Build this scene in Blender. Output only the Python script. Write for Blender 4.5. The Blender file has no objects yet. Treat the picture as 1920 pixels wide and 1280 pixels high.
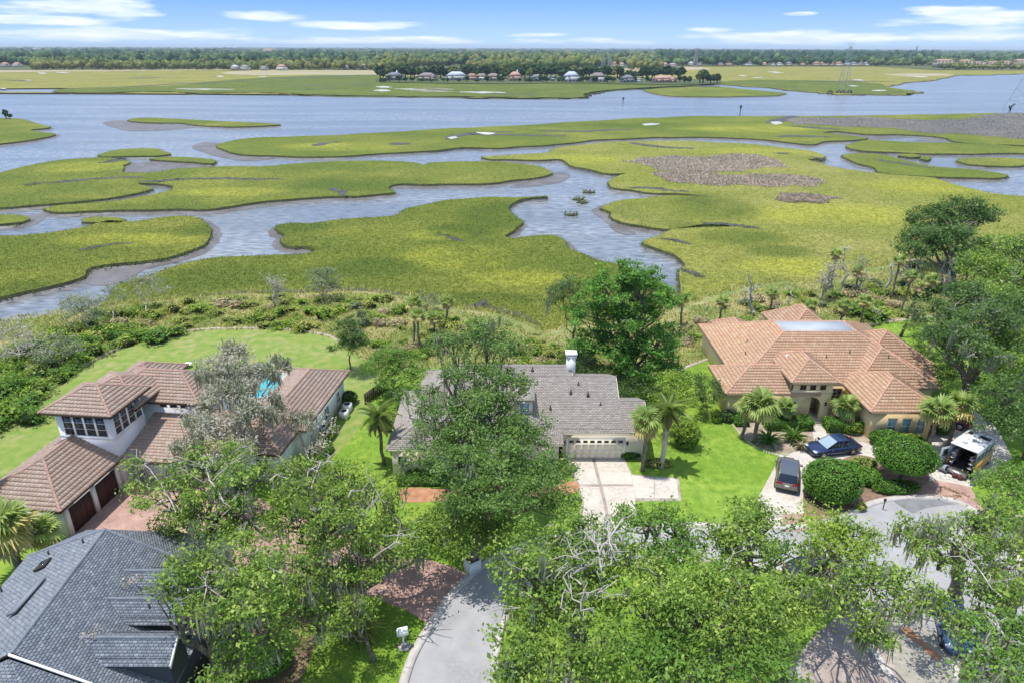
import bpy, math, random
import numpy as np
from mathutils import Vector, Matrix
from mathutils.geometry import tessellate_polygon

SC = bpy.context.scene
COL = SC.collection
RNG = np.random.default_rng(7)
random.seed(7)

# ------------------------------------------------------------------ camera
CAM_H = 35.0
PITCH = math.atan(551.0 / 1280.0)
ROLL = math.radians(0.2)
cd = bpy.data.cameras.new('camera')
cam = bpy.data.objects.new('camera', cd)
COL.objects.link(cam)
cd.sensor_width = 36.0
cd.lens = 24.0
cd.clip_end = 60000
cd.clip_start = 0.5
cam.location = (0, 0, CAM_H)
cam.matrix_world = Matrix.Translation((0, 0, CAM_H)) @ Matrix.Rotation(math.pi / 2 - PITCH, 4, 'X') @ Matrix.Rotation(ROLL, 4, 'Z')
SC.camera = cam

# ------------------------------------------------------------------ sun, sky, exposure
SUN_EL = math.radians(77)
SUN_DIR = Vector((-0.985 * math.cos(SUN_EL), 0.17 * math.cos(SUN_EL), math.sin(SUN_EL))).normalized()
sl = bpy.data.lights.new('sun', 'SUN')
sl.energy = 3.3
sl.angle = math.radians(0.5)
sl.color = (1.0, 0.955, 0.89)
so = bpy.data.objects.new('sun', sl)
COL.objects.link(so)
so.rotation_euler = SUN_DIR.to_track_quat('Z', 'Y').to_euler()
so.location = (0, 0, 100)

W = bpy.data.worlds.new('World')
SC.world = W
W.use_nodes = True
nt = W.node_tree
nt.nodes.clear()


def nd(t, ty, **kw):
    n = t.nodes.new(ty)
    for k, v in kw.items():
        if k.startswith('i_'):
            n.inputs[k[2:].replace('_', ' ')].default_value = v
        else:
            setattr(n, k, v)
    return n


def lk(t, a, b):
    t.links.new(a, b)


def mth(t, op, a, b=None, c=None, clamp=False):
    n = t.nodes.new('ShaderNodeMath')
    n.operation = op
    n.use_clamp = clamp
    for i, v in enumerate((a, b, c)):
        if v is None:
            continue
        if isinstance(v, (int, float)):
            n.inputs[i].default_value = v
        else:
            t.links.new(v, n.inputs[i])
    return n.outputs[0]


def mixc(t, fac, a, b, mode='MIX'):
    n = t.nodes.new('ShaderNodeMix')
    n.data_type = 'RGBA'
    n.blend_type = mode
    n.clamp_factor = True
    for i, v in ((0, fac), (6, a), (7, b)):
        if isinstance(v, (int, float)):
            n.inputs[i].default_value = v
        elif isinstance(v, tuple):
            n.inputs[i].default_value = (v[0], v[1], v[2], 1)
        else:
            t.links.new(v, n.inputs[i])
    return n.outputs[2]


def build_world():
    t = nt
    out = nd(t, 'ShaderNodeOutputWorld')
    bg = nd(t, 'ShaderNodeBackground')
    bg.inputs['Strength'].default_value = 0.15
    lk(t, bg.outputs[0], out.inputs[0])
    sky = nd(t, 'ShaderNodeTexSky')
    sky.sky_type = 'NISHITA'
    sky.sun_disc = False
    sky.sun_elevation = SUN_EL
    sky.sun_rotation = math.atan2(SUN_DIR.x, SUN_DIR.y)
    sky.air_density = 1.0
    sky.dust_density = 0.4
    sky.ozone_density = 2.0
    tc = nd(t, 'ShaderNodeTexCoord')
    sp = nd(t, 'ShaderNodeSeparateXYZ')
    lk(t, tc.outputs['Generated'], sp.inputs[0])
    x, y, z = sp.outputs
    az = mth(t, 'ARCTAN2', x, y)
    el = mth(t, 'ARCSINE', z)
    azd = mth(t, 'MULTIPLY', az, 57.2958)
    eld = mth(t, 'MULTIPLY', el, 57.2958)
    # the low sky of the photograph: pale at the rim, clear blue a few degrees up
    g = mth(t, 'DIVIDE', eld, 4.2, clamp=True)
    g = mth(t, 'POWER', g, 0.75)
    low = mixc(t, g, (2.8, 3.9, 4.9), (0.72, 1.9, 4.5))
    up = mth(t, 'DIVIDE', mth(t, 'SUBTRACT', eld, 4.0), 26.0, clamp=True)
    skyc = mixc(t, up, low, sky.outputs[0])
    # clouds: warped streaks in (azimuth, elevation)
    cv = nd(t, 'ShaderNodeCombineXYZ')
    lk(t, mth(t, 'MULTIPLY', azd, 0.16), cv.inputs[0])
    lk(t, mth(t, 'MULTIPLY', eld, 1.15), cv.inputs[1])
    n1 = nd(t, 'ShaderNodeTexNoise')
    n1.inputs['Scale'].default_value = 1.0
    n1.inputs['Detail'].default_value = 7
    n1.inputs['Roughness'].default_value = 0.55
    lk(t, cv.outputs[0], n1.inputs['Vector'])
    # placed cloud banks: (azimuth, elevation, half width, half height, weight)
    fields = None
    for (a, e, ha, he, w) in CLOUDS:
        da = mth(t, 'DIVIDE', mth(t, 'SUBTRACT', azd, a), ha)
        de = mth(t, 'DIVIDE', mth(t, 'SUBTRACT', eld, e), he)
        r = mth(t, 'SQRT', mth(t, 'ADD', mth(t, 'MULTIPLY', da, da), mth(t, 'MULTIPLY', de, de)))
        f = mth(t, 'MULTIPLY', mth(t, 'SUBTRACT', 1.35, r, clamp=True), w)
        fields = f if fields is None else mth(t, 'MAXIMUM', fields, f)
    nn = mth(t, 'SUBTRACT', n1.outputs[0], 0.5)
    d1 = mth(t, 'ADD', fields, mth(t, 'MULTIPLY', nn, 2.6))
    c1 = mth(t, 'DIVIDE', mth(t, 'SUBTRACT', d1, 0.50), 0.42, clamp=True)
    # unseen flat cloud layer above the view, cover raised to brighten ambient light
    zc = mth(t, 'MAXIMUM', z, 0.03)
    pv = nd(t, 'ShaderNodeCombineXYZ')
    lk(t, mth(t, 'DIVIDE', x, zc), pv.inputs[0])
    lk(t, mth(t, 'DIVIDE', y, zc), pv.inputs[1])
    n2 = nd(t, 'ShaderNodeTexNoise')
    n2.inputs['Scale'].default_value = 0.8
    n2.inputs['Detail'].default_value = 6
    lk(t, pv.outputs[0], n2.inputs['Vector'])
    c2 = mth(t, 'DIVIDE', mth(t, 'SUBTRACT', n2.outputs[0], 0.45), 0.2, clamp=True)
    hi = mth(t, 'DIVIDE', mth(t, 'SUBTRACT', eld, 3.6), 3.0, clamp=True)
    c = mth(t, 'MAXIMUM', c1, mth(t, 'MULTIPLY', mth(t, 'MULTIPLY', c2, hi), 0.85))
    c = mth(t, 'MULTIPLY', c, mth(t, 'GREATER_THAN', z, 0.0))
    # shade inside the clouds
    sh = nd(t, 'ShaderNodeTexNoise')
    sh.inputs['Scale'].default_value = 2.2
    sh.inputs['Detail'].default_value = 4
    lk(t, cv.outputs[0], sh.inputs['Vector'])
    shf = mth(t, 'DIVIDE', mth(t, 'SUBTRACT', sh.outputs[0], 0.4), 0.28, clamp=True)
    cc = mixc(t, shf, (3.7, 4.3, 4.9), (5.1, 5.25, 5.4))
    res = mixc(t, mth(t, 'MULTIPLY', c, 0.93), skyc, cc)
    lk(t, res, bg.inputs['Color'])


def _ae(px, py):
    u = (px - 960) / 1280.0
    v = -(py - 640) / 1280.0
    dy = math.cos(PITCH) + v * math.sin(PITCH)
    dz = -math.sin(PITCH) + v * math.cos(PITCH)
    return math.degrees(math.atan2(u, dy)), math.degrees(math.atan2(dz, math.hypot(u, dy)))


CLOUDS = []
for (px, py, wx, wy, w) in [(110, 18, 230, 17, 1.0), (60, 40, 260, 11, .9), (190, 66, 330, 13, .95), (485, 31, 95, 10, 1.0),
                            (700, 50, 150, 10, 1.0), (640, 76, 420, 8, .85), (1060, 78, 260, 7, .8), (1500, 70, 360, 15, .95),
                            (1800, 28, 200, 17, 1.0), (1500, 24, 60, 5, .7), (1790, 60, 210, 13, .9), (1000, 66, 90, 5, .8), (1350, 55, 80, 5, .7), (-250, 40, 300, 30, .8), (2200, 45, 260, 30, .8)]:
    a, e = _ae(px, py)
    a2, _ = _ae(px + wx, py)
    CLOUDS.append((a, max(e, 0.25), abs(a2 - a), wy / 22.5, w))
build_world()

SC.view_settings.view_transform = 'Standard'
SC.view_settings.look = 'None'
SC.view_settings.exposure = 0.62
SC.view_settings.gamma = 1.0
SC.view_settings.use_curve_mapping = False
SC.render.engine = 'CYCLES'
SC.cycles.max_bounces = 5
SC.cycles.diffuse_bounces = 3
SC.cycles.glossy_bounces = 3
SC.cycles.transmission_bounces = 3
SC.cycles.transparent_max_bounces = 4
SC.cycles.caustics_reflective = False
SC.cycles.caustics_refractive = False
SC.cycles.use_denoising = True


# ------------------------------------------------------------------ helpers
def P(px, py, z=0.0):
    """point of the world at height z seen at picture position (px, py) of the 1920x1280 frame"""
    u = (px - 960) / 1280.0
    v = -(py - 640) / 1280.0
    u, v = u * math.cos(ROLL) - v * math.sin(ROLL), u * math.sin(ROLL) + v * math.cos(ROLL)
    dx = u
    dy = math.cos(PITCH) + v * math.sin(PITCH)
    dz = -math.sin(PITCH) + v * math.cos(PITCH)
    s = (z - CAM_H) / dz
    return np.array([s * dx, s * dy, z])


def depth(p):
    return p[1] * math.cos(PITCH) + (CAM_H - p[2]) * math.sin(PITCH)


def tag(o, label=None, cat=None, group=None, kind=None):
    if label:
        o['label'] = label
    if cat:
        o['category'] = cat
    if group:
        o['group'] = group
    if kind:
        o['kind'] = kind
    return o


def empty(name, loc, rz=0.0, **kw):
    o = bpy.data.objects.new(name, None)
    COL.objects.link(o)
    o.location = tuple(float(v) for v in loc)
    o.rotation_euler = (0, 0, rz)
    o.empty_display_size = 0.3
    return tag(o, **kw)


class MB:
    """collects geometry, then links it as one mesh object"""

    def __init__(s):
        s.V = []
        s.G = {}
        s.n = 0

    def add(s, V, F, mi=0):
        V = np.asarray(V, dtype=np.float64).reshape(-1, 3)
        if isinstance(F, np.ndarray):
            s.G.setdefault((F.shape[1], mi), []).append(F + s.n)
        else:
            d = {}
            for f in F:
                d.setdefault(len(f), []).append(f)
            for k, fs in d.items():
                s.G.setdefault((k, mi), []).append(np.array(fs, dtype=np.int64) + s.n)
        s.V.append(V)
        s.n += len(V)
        return s

    def box(s, x0, x1, y0, y1, z0, z1, mi=0):
        V = [(x0, y0, z0), (x1, y0, z0), (x1, y1, z0), (x0, y1, z0), (x0, y0, z1), (x1, y0, z1), (x1, y1, z1), (x0, y1, z1)]
        return s.add(V, [(3, 2, 1, 0), (4, 5, 6, 7), (0, 1, 5, 4), (1, 2, 6, 5), (2, 3, 7, 6), (3, 0, 4, 7)], mi)

    def obox(s, c, ax, ay, az, mi=0):
        c, ax, ay, az = (np.array(v, float) for v in (c, ax, ay, az))
        V = [c + i * ax + j * ay + k * az for k in (-1, 1) for (i, j) in ((-1, -1), (1, -1), (1, 1), (-1, 1))]
        return s.add(V, [(3, 2, 1, 0), (4, 5, 6, 7), (0, 1, 5, 4), (1, 2, 6, 5), (2, 3, 7, 6), (3, 0, 4, 7)], mi)

    def tube(s, pts, rad, n=6, mi=0, cap=True):
        pts = np.asarray(pts, float)
        m = len(pts)
        rad = np.full(m, rad, float) if np.isscalar(rad) else np.asarray(rad, float)
        T = np.gradient(pts, axis=0)
        T /= np.linalg.norm(T, axis=1)[:, None] + 1e-9
        ref = np.array([0, 0, 1.0]) if abs(T[0][2]) < .9 else np.array([1.0, 0, 0])
        A = np.cross(T, ref)
        A /= np.linalg.norm(A, axis=1)[:, None] + 1e-9
        B = np.cross(T, A)
        an = np.linspace(0, 2 * math.pi, n, endpoint=False)
        V = pts[:, None, :] + rad[:, None, None] * (np.cos(an)[None, :, None] * A[:, None, :] + np.sin(an)[None, :, None] * B[:, None, :])
        V = V.reshape(-1, 3)
        i = np.arange(m - 1)[:, None] * n
        j = np.arange(n)[None, :]
        k = (j + 1) % n
        F = np.stack([i + j, i + k, i + n + k, i + n + j], -1).reshape(-1, 4)
        s.add(V, F, mi)
        if cap:
            s.G.setdefault((n, mi), []).append(np.array([list(range(n))[::-1], [(m - 1) * n + q for q in range(n)]]) + s.n - m * n)
        return s

    def lathe(s, prof, c=(0, 0, 0), n=12, mi=0):
        prof = np.asarray(prof, float)
        an = np.linspace(0, 2 * math.pi, n, endpoint=False)
        V = np.stack([prof[:, None, 0] * np.cos(an), prof[:, None, 0] * np.sin(an), np.repeat(prof[:, 1:2], n, 1)], -1).reshape(-1, 3) + np.array(c)
        i = np.arange(len(prof) - 1)[:, None] * n
        j = np.arange(n)[None, :]
        k = (j + 1) % n
        F = np.stack([i + j, i + k, i + n + k, i + n + j], -1).reshape(-1, 4)
        return s.add(V, F, mi)

    def poly(s, pts, z=None, mi=0):
        """flat polygon, any outline"""
        pts = [tuple(p) if z is None else (p[0], p[1], z) for p in pts]
        tris = tessellate_polygon([[Vector(p) for p in pts]])
        out = []
        for t in tris:
            a, b, c = (Vector(pts[q]) for q in t)
            if (b - a).cross(c - a).z < 0:
                t = (t[0], t[2], t[1])
            out.append(t)
        return s.add(pts, out, mi)

    def mesh(s, name, mats, smooth=False):
        me = bpy.data.meshes.new(name)
        if s.n == 0:
            return me
        V = np.concatenate(s.V)
        me.vertices.add(len(V))
        me.vertices.foreach_set('co', V.astype(np.float32).ravel())
        L, S, T, MI = [], [], [], []
        st = 0
        for (k, mi), arrs in s.G.items():
            a = np.concatenate(arrs)
            L.append(a.ravel())
            S.append(st + np.arange(len(a)) * k)
            T.append(np.full(len(a), k))
            MI.append(np.full(len(a), mi))
            st += a.size
        L = np.concatenate(L)
        S = np.concatenate(S)
        me.loops.add(len(L))
        me.loops.foreach_set('vertex_index', L.astype(np.int32))
        me.polygons.add(len(S))
        me.polygons.foreach_set('loop_start', S.astype(np.int32))
        me.polygons.foreach_set('material_index', np.concatenate(MI).astype(np.int32))
        if smooth:
            me.polygons.foreach_set('use_smooth', np.ones(len(S), dtype=bool))
        for m in (mats if isinstance(mats, (list, tuple)) else [mats]):
            me.materials.append(m)
        me.update(calc_edges=True)
        return me

    def build(s, name, mats, parent=None, loc=None, rz=None, smooth=False, **kw):
        o = bpy.data.objects.new(name, s.mesh(name, mats, smooth))
        COL.objects.link(o)
        if parent is not None:
            o.parent = parent
        if loc is not None:
            o.location = tuple(float(v) for v in loc)
        if rz is not None:
            o.rotation_euler = (0, 0, rz)
        return tag(o, **kw)


def place(name, me, parent=None, loc=(0, 0, 0), rot=(0, 0, 0), sc=1.0, **kw):
    o = bpy.data.objects.new(name, me)
    COL.objects.link(o)
    if parent is not None:
        o.parent = parent
    o.location = tuple(float(v) for v in loc)
    o.rotation_euler = rot
    o.scale = (sc, sc, sc) if np.isscalar(sc) else sc
    return tag(o, **kw)


def copy_tree(o, parent=None):
    c = o.copy()
    COL.objects.link(c)
    c.parent = parent
    for ch in list(o.children):
        copy_tree(ch, c)
    return c


# ------------------------------------------------------------------ materials
def mat(name, base, rough=0.8, spec=0.3, var=None, var2=None, bump=None, island=None, transl=0.0, metal=0.0, coat=0.0, noisemod=None):
    """base colour, optional second colour mixed by noise (colour, scale, detail, contrast[, stretch]),
    island = (dark, light) multiplier spread per loose piece, bump = (scale, strength, distance)"""
    m = bpy.data.materials.new(name)
    m.use_nodes = True
    t = m.node_tree
    b = t.nodes['Principled BSDF']
    outn = t.nodes['Material Output']
    b.inputs['Roughness'].default_value = rough
    b.inputs['Specular IOR Level'].default_value = spec
    b.inputs['Metallic'].default_value = metal
    b.inputs['Coat Weight'].default_value = coat
    b.inputs['Base Color'].default_value = (*base, 1)
    geo = nd(t, 'ShaderNodeNewGeometry')
    col = None
    for v in (var, var2):
        if not v:
            continue
        n = nd(t, 'ShaderNodeTexNoise')
        n.inputs['Scale'].default_value = v[1]
        n.inputs['Detail'].default_value = v[2]
        if len(v) > 4:
            mp = nd(t, 'ShaderNodeMapping')
            mp.inputs['Scale'].default_value = v[4]
            if len(v) > 5:
                mp.inputs['Rotation'].default_value = (0, 0, v[5])
            lk(t, geo.outputs['Position'], mp.inputs[0])
            lk(t, mp.outputs[0], n.inputs['Vector'])
        else:
            lk(t, geo.outputs['Position'], n.inputs['Vector'])
        f = mth(t, 'ADD', mth(t, 'MULTIPLY', mth(t, 'SUBTRACT', n.outputs[0], 0.5), v[3]), 0.5, clamp=True)
        col = mixc(t, f, col if col is not None else base, v[0])
    if island:
        if len(island) > 2:
            f0 = geo.outputs['Random Per Island']
            cr = nd(t, 'ShaderNodeValToRGB')
            cols = island
            while len(cr.color_ramp.elements) < len(cols):
                cr.color_ramp.elements.new(0.5)
            for i, c in enumerate(cols):
                cr.color_ramp.elements[i].position = i / (len(cols) - 1)
                cr.color_ramp.elements[i].color = (*c, 1)
            lk(t, f0, cr.inputs[0])
            if col is None:
                col = cr.outputs[0]
            else:
                col = mixc(t, 0.55, col, cr.outputs[0])
        else:
            f0 = mth(t, 'ADD', mth(t, 'MULTIPLY', geo.outputs['Random Per Island'], island[1] - island[0]), island[0])
            vv = nd(t, 'ShaderNodeCombineXYZ')
            for q in range(3):
                lk(t, f0, vv.inputs[q])
            col = mixc(t, 1.0, col if col is not None else base, vv.outputs[0], 'MULTIPLY')
    if col is not None:
        lk(t, col, b.inputs['Base Color'])
    if bump:
        n = nd(t, 'ShaderNodeTexNoise')
        n.inputs['Scale'].default_value = bump[0]
        n.inputs['Detail'].default_value = 4
        lk(t, geo.outputs['Position'], n.inputs['Vector'])
        bp = nd(t, 'ShaderNodeBump')
        bp.inputs['Strength'].default_value = bump[1]
        bp.inputs['Distance'].default_value = bump[2]
        lk(t, n.outputs[0], bp.inputs['Height'])
        lk(t, bp.outputs[0], b.inputs['Normal'])
    if transl > 0:
        tr = nd(t, 'ShaderNodeBsdfTranslucent')
        if col is not None:
            lk(t, mixc(t, 1.0, col, (1.25, 1.3, 0.6), 'MULTIPLY'), tr.inputs[0])
        else:
            tr.inputs[0].default_value = (*base, 1)
        mx = nd(t, 'ShaderNodeMixShader')
        mx.inputs[0].default_value = transl
        lk(t, b.outputs[0], mx.inputs[1])
        lk(t, tr.outputs[0], mx.inputs[2])
        lk(t, mx.outputs[0], outn.inputs[0])
    return m


def smooth_closed(pts, step, jitter=0.0, rng=RNG):
    """resampled Catmull-Rom outline through the points, with irregular edge"""
    pts = np.asarray(pts, float)[:, :2]
    n = len(pts)
    out = []
    for i in range(n):
        p0, p1, p2, p3 = pts[i - 1], pts[i], pts[(i + 1) % n], pts[(i + 2) % n]
        L = np.linalg.norm(p2 - p1)
        dist = max(np.linalg.norm((p1 + p2) / 2), 20)
        st = step * dist / 100.0
        k = int(min(max(L / st, 1), 60))
        # centripetal-like: damp tangents for uneven spacing
        l0 = np.linalg.norm(p1 - p0) + 1e-6
        l2 = np.linalg.norm(p3 - p2) + 1e-6
        m1 = 0.5 * ((p2 - p1) / L + (p1 - p0) / l0) * L if L > 1e-6 else 0
        m2 = 0.5 * ((p3 - p2) / l2 + (p2 - p1) / L) * L if L > 1e-6 else 0
        t = np.arange(k) / k
        h = lambda a, b, c, d: a * t ** 3 + b * t ** 2 + c * t + d
        seg = np.outer(h(2, -3, 0, 1), p1) + np.outer(h(1, -2, 1, 0), m1) + np.outer(h(-2, 3, 0, 0), p2) + np.outer(h(1, -1, 0, 0), m2)
        out.append(seg)
    q = np.concatenate(out)
    if jitter > 0:
        d = np.linalg.norm(q, axis=1)
        nz = rng.normal(0, 1, q.shape)
        for _ in range(2):
            nz = (np.roll(nz, 1, 0) + nz + np.roll(nz, -1, 0)) / 3
        q = q + nz * jitter * np.minimum(d / 100.0, 6)[:, None]
    return q


def offset_outline(q, d):
    t = np.roll(q, -1, 0) - np.roll(q, 1, 0)
    t /= np.linalg.norm(t, axis=1)[:, None] + 1e-9
    area = 0.5 * np.sum(q[:, 0] * np.roll(q[:, 1], -1) - np.roll(q[:, 0], -1) * q[:, 1])
    s = 1 if area > 0 else -1
    nrm = np.stack([t[:, 1], -t[:, 0]], 1) * s
    for _ in range(3):
        nrm = (np.roll(nrm, 1, 0) + nrm + np.roll(nrm, -1, 0)) / 3
    return q + nrm * (d if np.isscalar(d) else np.asarray(d)[:, None])


def inside(poly, pts):
    x, y = pts[:, 0], pts[:, 1]
    c = np.zeros(len(pts), bool)
    n = len(poly)
    for i in range(n):
        x0, y0 = poly[i]
        x1, y1 = poly[i - 1]
        if y0 == y1:
            continue
        m = ((y0 > y) != (y1 > y)) & (x < (x1 - x0) * (y - y0) / (y1 - y0) + x0)
        c ^= m
    return c
# ================================================================== the marsh, the river, the far shore
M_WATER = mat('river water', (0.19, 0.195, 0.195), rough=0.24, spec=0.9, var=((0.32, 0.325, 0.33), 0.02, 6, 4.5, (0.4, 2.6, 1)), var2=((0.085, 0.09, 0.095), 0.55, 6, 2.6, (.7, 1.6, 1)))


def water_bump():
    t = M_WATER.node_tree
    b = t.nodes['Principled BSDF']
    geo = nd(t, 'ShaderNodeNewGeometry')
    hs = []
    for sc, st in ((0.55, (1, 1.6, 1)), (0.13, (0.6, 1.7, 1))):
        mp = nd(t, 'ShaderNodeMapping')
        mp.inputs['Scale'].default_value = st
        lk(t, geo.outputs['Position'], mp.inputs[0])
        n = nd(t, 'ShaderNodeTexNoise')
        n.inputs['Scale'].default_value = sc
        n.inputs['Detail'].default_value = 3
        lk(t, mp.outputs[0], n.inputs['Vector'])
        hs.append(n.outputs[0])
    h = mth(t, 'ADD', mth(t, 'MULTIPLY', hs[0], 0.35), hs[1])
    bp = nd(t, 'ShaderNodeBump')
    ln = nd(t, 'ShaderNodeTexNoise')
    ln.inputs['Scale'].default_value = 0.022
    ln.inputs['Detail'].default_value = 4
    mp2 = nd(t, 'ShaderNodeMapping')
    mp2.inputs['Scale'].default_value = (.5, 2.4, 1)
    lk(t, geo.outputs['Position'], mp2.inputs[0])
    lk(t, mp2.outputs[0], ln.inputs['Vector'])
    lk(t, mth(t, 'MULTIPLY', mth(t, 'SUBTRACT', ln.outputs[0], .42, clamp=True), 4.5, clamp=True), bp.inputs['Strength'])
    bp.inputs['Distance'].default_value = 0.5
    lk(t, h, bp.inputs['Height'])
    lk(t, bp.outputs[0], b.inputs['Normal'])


water_bump()
M_MUD = mat('wet mud', (0.10, 0.085, 0.075), rough=0.5, spec=0.4, var=((0.16, 0.15, 0.15), 0.25, 6, 3.0), bump=(1.2, 0.5, 0.25))
M_MUDF = mat('dry mud', (0.30, 0.26, 0.21), rough=0.7, var=((0.18, 0.16, 0.14), 0.05, 6, 3.0))
M_PAN = mat('bare salt pan', (0.50, 0.48, 0.43), rough=0.5, var=((0.33, 0.32, 0.27), 0.06, 5, 3.0))


DARKZ = [(930, 400, 75, 28), (860, 432, 70, 14), (1225, 395, 95, 20), (1330, 385, 90, 26), (1385, 445, 85, 15), (430, 520, 150, 26), (690, 500, 110, 18), (660, 345, 130, 16), (300, 388, 120, 8), (370, 430, 40, 12), (560, 425, 60, 12),
         (90, 378, 120, 8), (720, 250, 120, 6), (1150, 235, 200, 6), (900, 560, 120, 14), (1460, 470, 70, 12), (60, 540, 80, 16), (1130, 480, 40, 14), (1250, 420, 60, 9)]
YELLOWZ = [(170, 312, 90, 10), (860, 480, 110, 24), (640, 275, 110, 8), (1560, 400, 190, 22), (240, 450, 130, 14), (1090, 300, 110, 10), (1420, 285, 120, 8), (1750, 350, 140, 14), (1500, 500, 120, 18), (980, 520, 110, 16), (820, 440, 60, 10), (1400, 240, 150, 8), (430, 360, 100, 8)]


def marsh_zones(t, geo, zones):
    """drifts where another stand of grass grows"""
    sp = nd(t, 'ShaderNodeSeparateXYZ')
    lk(t, geo.outputs['Position'], sp.inputs[0])
    nz = nd(t, 'ShaderNodeTexNoise')
    nz.inputs['Scale'].default_value = .045
    nz.inputs['Detail'].default_value = 5
    lk(t, geo.outputs['Position'], nz.inputs['Vector'])
    f = None
    for px, py, wx, wy in zones:
        c = P(px, py, MZ)
        rx = wx * depth(c) / 1280.0
        ry = abs(P(px, py - wy, MZ)[1] - P(px, py + wy, MZ)[1]) / 2
        dx = mth(t, 'MULTIPLY', mth(t, 'SUBTRACT', sp.outputs[0], float(c[0])), float(1 / rx))
        dy = mth(t, 'MULTIPLY', mth(t, 'SUBTRACT', sp.outputs[1], float(c[1])), float(1 / ry))
        r = mth(t, 'ADD', mth(t, 'MULTIPLY', dx, dx), mth(t, 'MULTIPLY', dy, dy))
        g = mth(t, 'SUBTRACT', 1.35, r, clamp=True)
        f = g if f is None else mth(t, 'MAXIMUM', f, g)
    return mth(t, 'MULTIPLY', f, mth(t, 'ADD', mth(t, 'MULTIPLY', mth(t, 'SUBTRACT', nz.outputs[0], .5), 3.0), .75, clamp=True))


def marsh_mat(name, a, b, c, fine=1.0, zones=False, blades=False):
    """cordgrass: broad drifts of two greens, thin dark grain"""
    m = bpy.data.materials.new(name)
    m.use_nodes = True
    t = m.node_tree
    bs = t.nodes['Principled BSDF']
    bs.inputs['Roughness'].default_value = 0.9
    bs.inputs['Specular IOR Level'].default_value = 0.1
    geo = nd(t, 'ShaderNodeNewGeometry')

    def noise(sc, det, k, st=None):
        n = nd(t, 'ShaderNodeTexNoise')
        n.inputs['Scale'].default_value = sc
        n.inputs['Detail'].default_value = det
        if st:
            mp = nd(t, 'ShaderNodeMapping')
            mp.inputs['Scale'].default_value = st
            lk(t, geo.outputs['Position'], mp.inputs[0])
            lk(t, mp.outputs[0], n.inputs['Vector'])
        else:
            lk(t, geo.outputs['Position'], n.inputs['Vector'])
        return mth(t, 'ADD', mth(t, 'MULTIPLY', mth(t, 'SUBTRACT', n.outputs[0], 0.5), k), 0.5, clamp=True)
    col = mixc(t, noise(0.018, 5, 4.0), a, b)
    col = mixc(t, mth(t, 'MULTIPLY', noise(0.05, 6, 5.0), 0.6), col, c)
    if zones:
        col = mixc(t, mth(t, 'MULTIPLY', marsh_zones(t, geo, YELLOWZ), .85), col, (0.34, 0.345, 0.05))
        col = mixc(t, mth(t, 'MULTIPLY', marsh_zones(t, geo, DARKZ), .9), col, (0.085, 0.125, 0.02))
    if blades:
        v = mth(t, 'ADD', mth(t, 'MULTIPLY', geo.outputs['Random Per Island'], .5), .85)
        cv = nd(t, 'ShaderNodeCombineXYZ')
        for q in range(3):
            lk(t, v, cv.inputs[q])
        col = mixc(t, 1, col, cv.outputs[0], 'MULTIPLY')
        lk(t, col, bs.inputs['Base Color'])
        tr = nd(t, 'ShaderNodeBsdfTranslucent')
        lk(t, col, tr.inputs[0])
        mx = nd(t, 'ShaderNodeMixShader')
        mx.inputs[0].default_value = .45
        lk(t, bs.outputs[0], mx.inputs[1])
        lk(t, tr.outputs[0], mx.inputs[2])
        lk(t, mx.outputs[0], t.nodes['Material Output'].inputs[0])
        return m
    g = noise(1.3 * fine, 6, 4.2)
    col = mixc(t, mth(t, 'MULTIPLY', g, 0.6), col, (a[0] * .42, a[1] * .45, a[2] * .5))
    lk(t, col, bs.inputs['Base Color'])
    bp = nd(t, 'ShaderNodeBump')
    bp.inputs['Strength'].default_value = 0.7
    bp.inputs['Distance'].default_value = 0.5
    n = nd(t, 'ShaderNodeTexNoise')
    n.inputs['Scale'].default_value = 1.1
    n.inputs['Detail'].default_value = 4
    lk(t, geo.outputs['Position'], n.inputs['Vector'])
    lk(t, n.outputs[0], bp.inputs['Height'])
    lk(t, bp.outputs[0], bs.inputs['Normal'])
    return m


MG = ((0.142, 0.18, 0.026), (0.225, 0.232, 0.045), (0.10, 0.142, 0.024))
MY = ((0.235, 0.25, 0.045), (0.305, 0.29, 0.09), (0.18, 0.21, 0.035))
WZ = -2.0
MZ = -1.15
M_MARSH = marsh_mat('cordgrass', *MG, zones=True)
L_CORD = marsh_mat('cordgrass blades', *MG, zones=True, blades=True)
L_CORDY = marsh_mat('yellow cordgrass blades', *MY, zones=True, blades=True)
M_MARSHY = marsh_mat('yellow cordgrass', *MY, zones=True)
M_MARSHF = marsh_mat('far marsh', (0.27, 0.26, 0.045), (0.19, 0.21, 0.035), (0.32, 0.27, 0.12), 0.3)
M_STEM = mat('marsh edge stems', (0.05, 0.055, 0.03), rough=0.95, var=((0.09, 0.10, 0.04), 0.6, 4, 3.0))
M_DEADG = marsh_mat('grey needle rush', (0.17, 0.165, 0.15), (0.24, 0.22, 0.17), (0.13, 0.125, 0.12))
M_DEAD = marsh_mat('needle rush', (0.28, 0.24, 0.19), (0.34, 0.29, 0.22), (0.21, 0.19, 0.155))

b = MB()
b.poly([(-30000, -300), (30000, -300), (30000, 34000), (-30000, 34000)], WZ)
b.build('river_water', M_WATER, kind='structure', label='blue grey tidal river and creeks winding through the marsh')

OUT = {}


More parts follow.
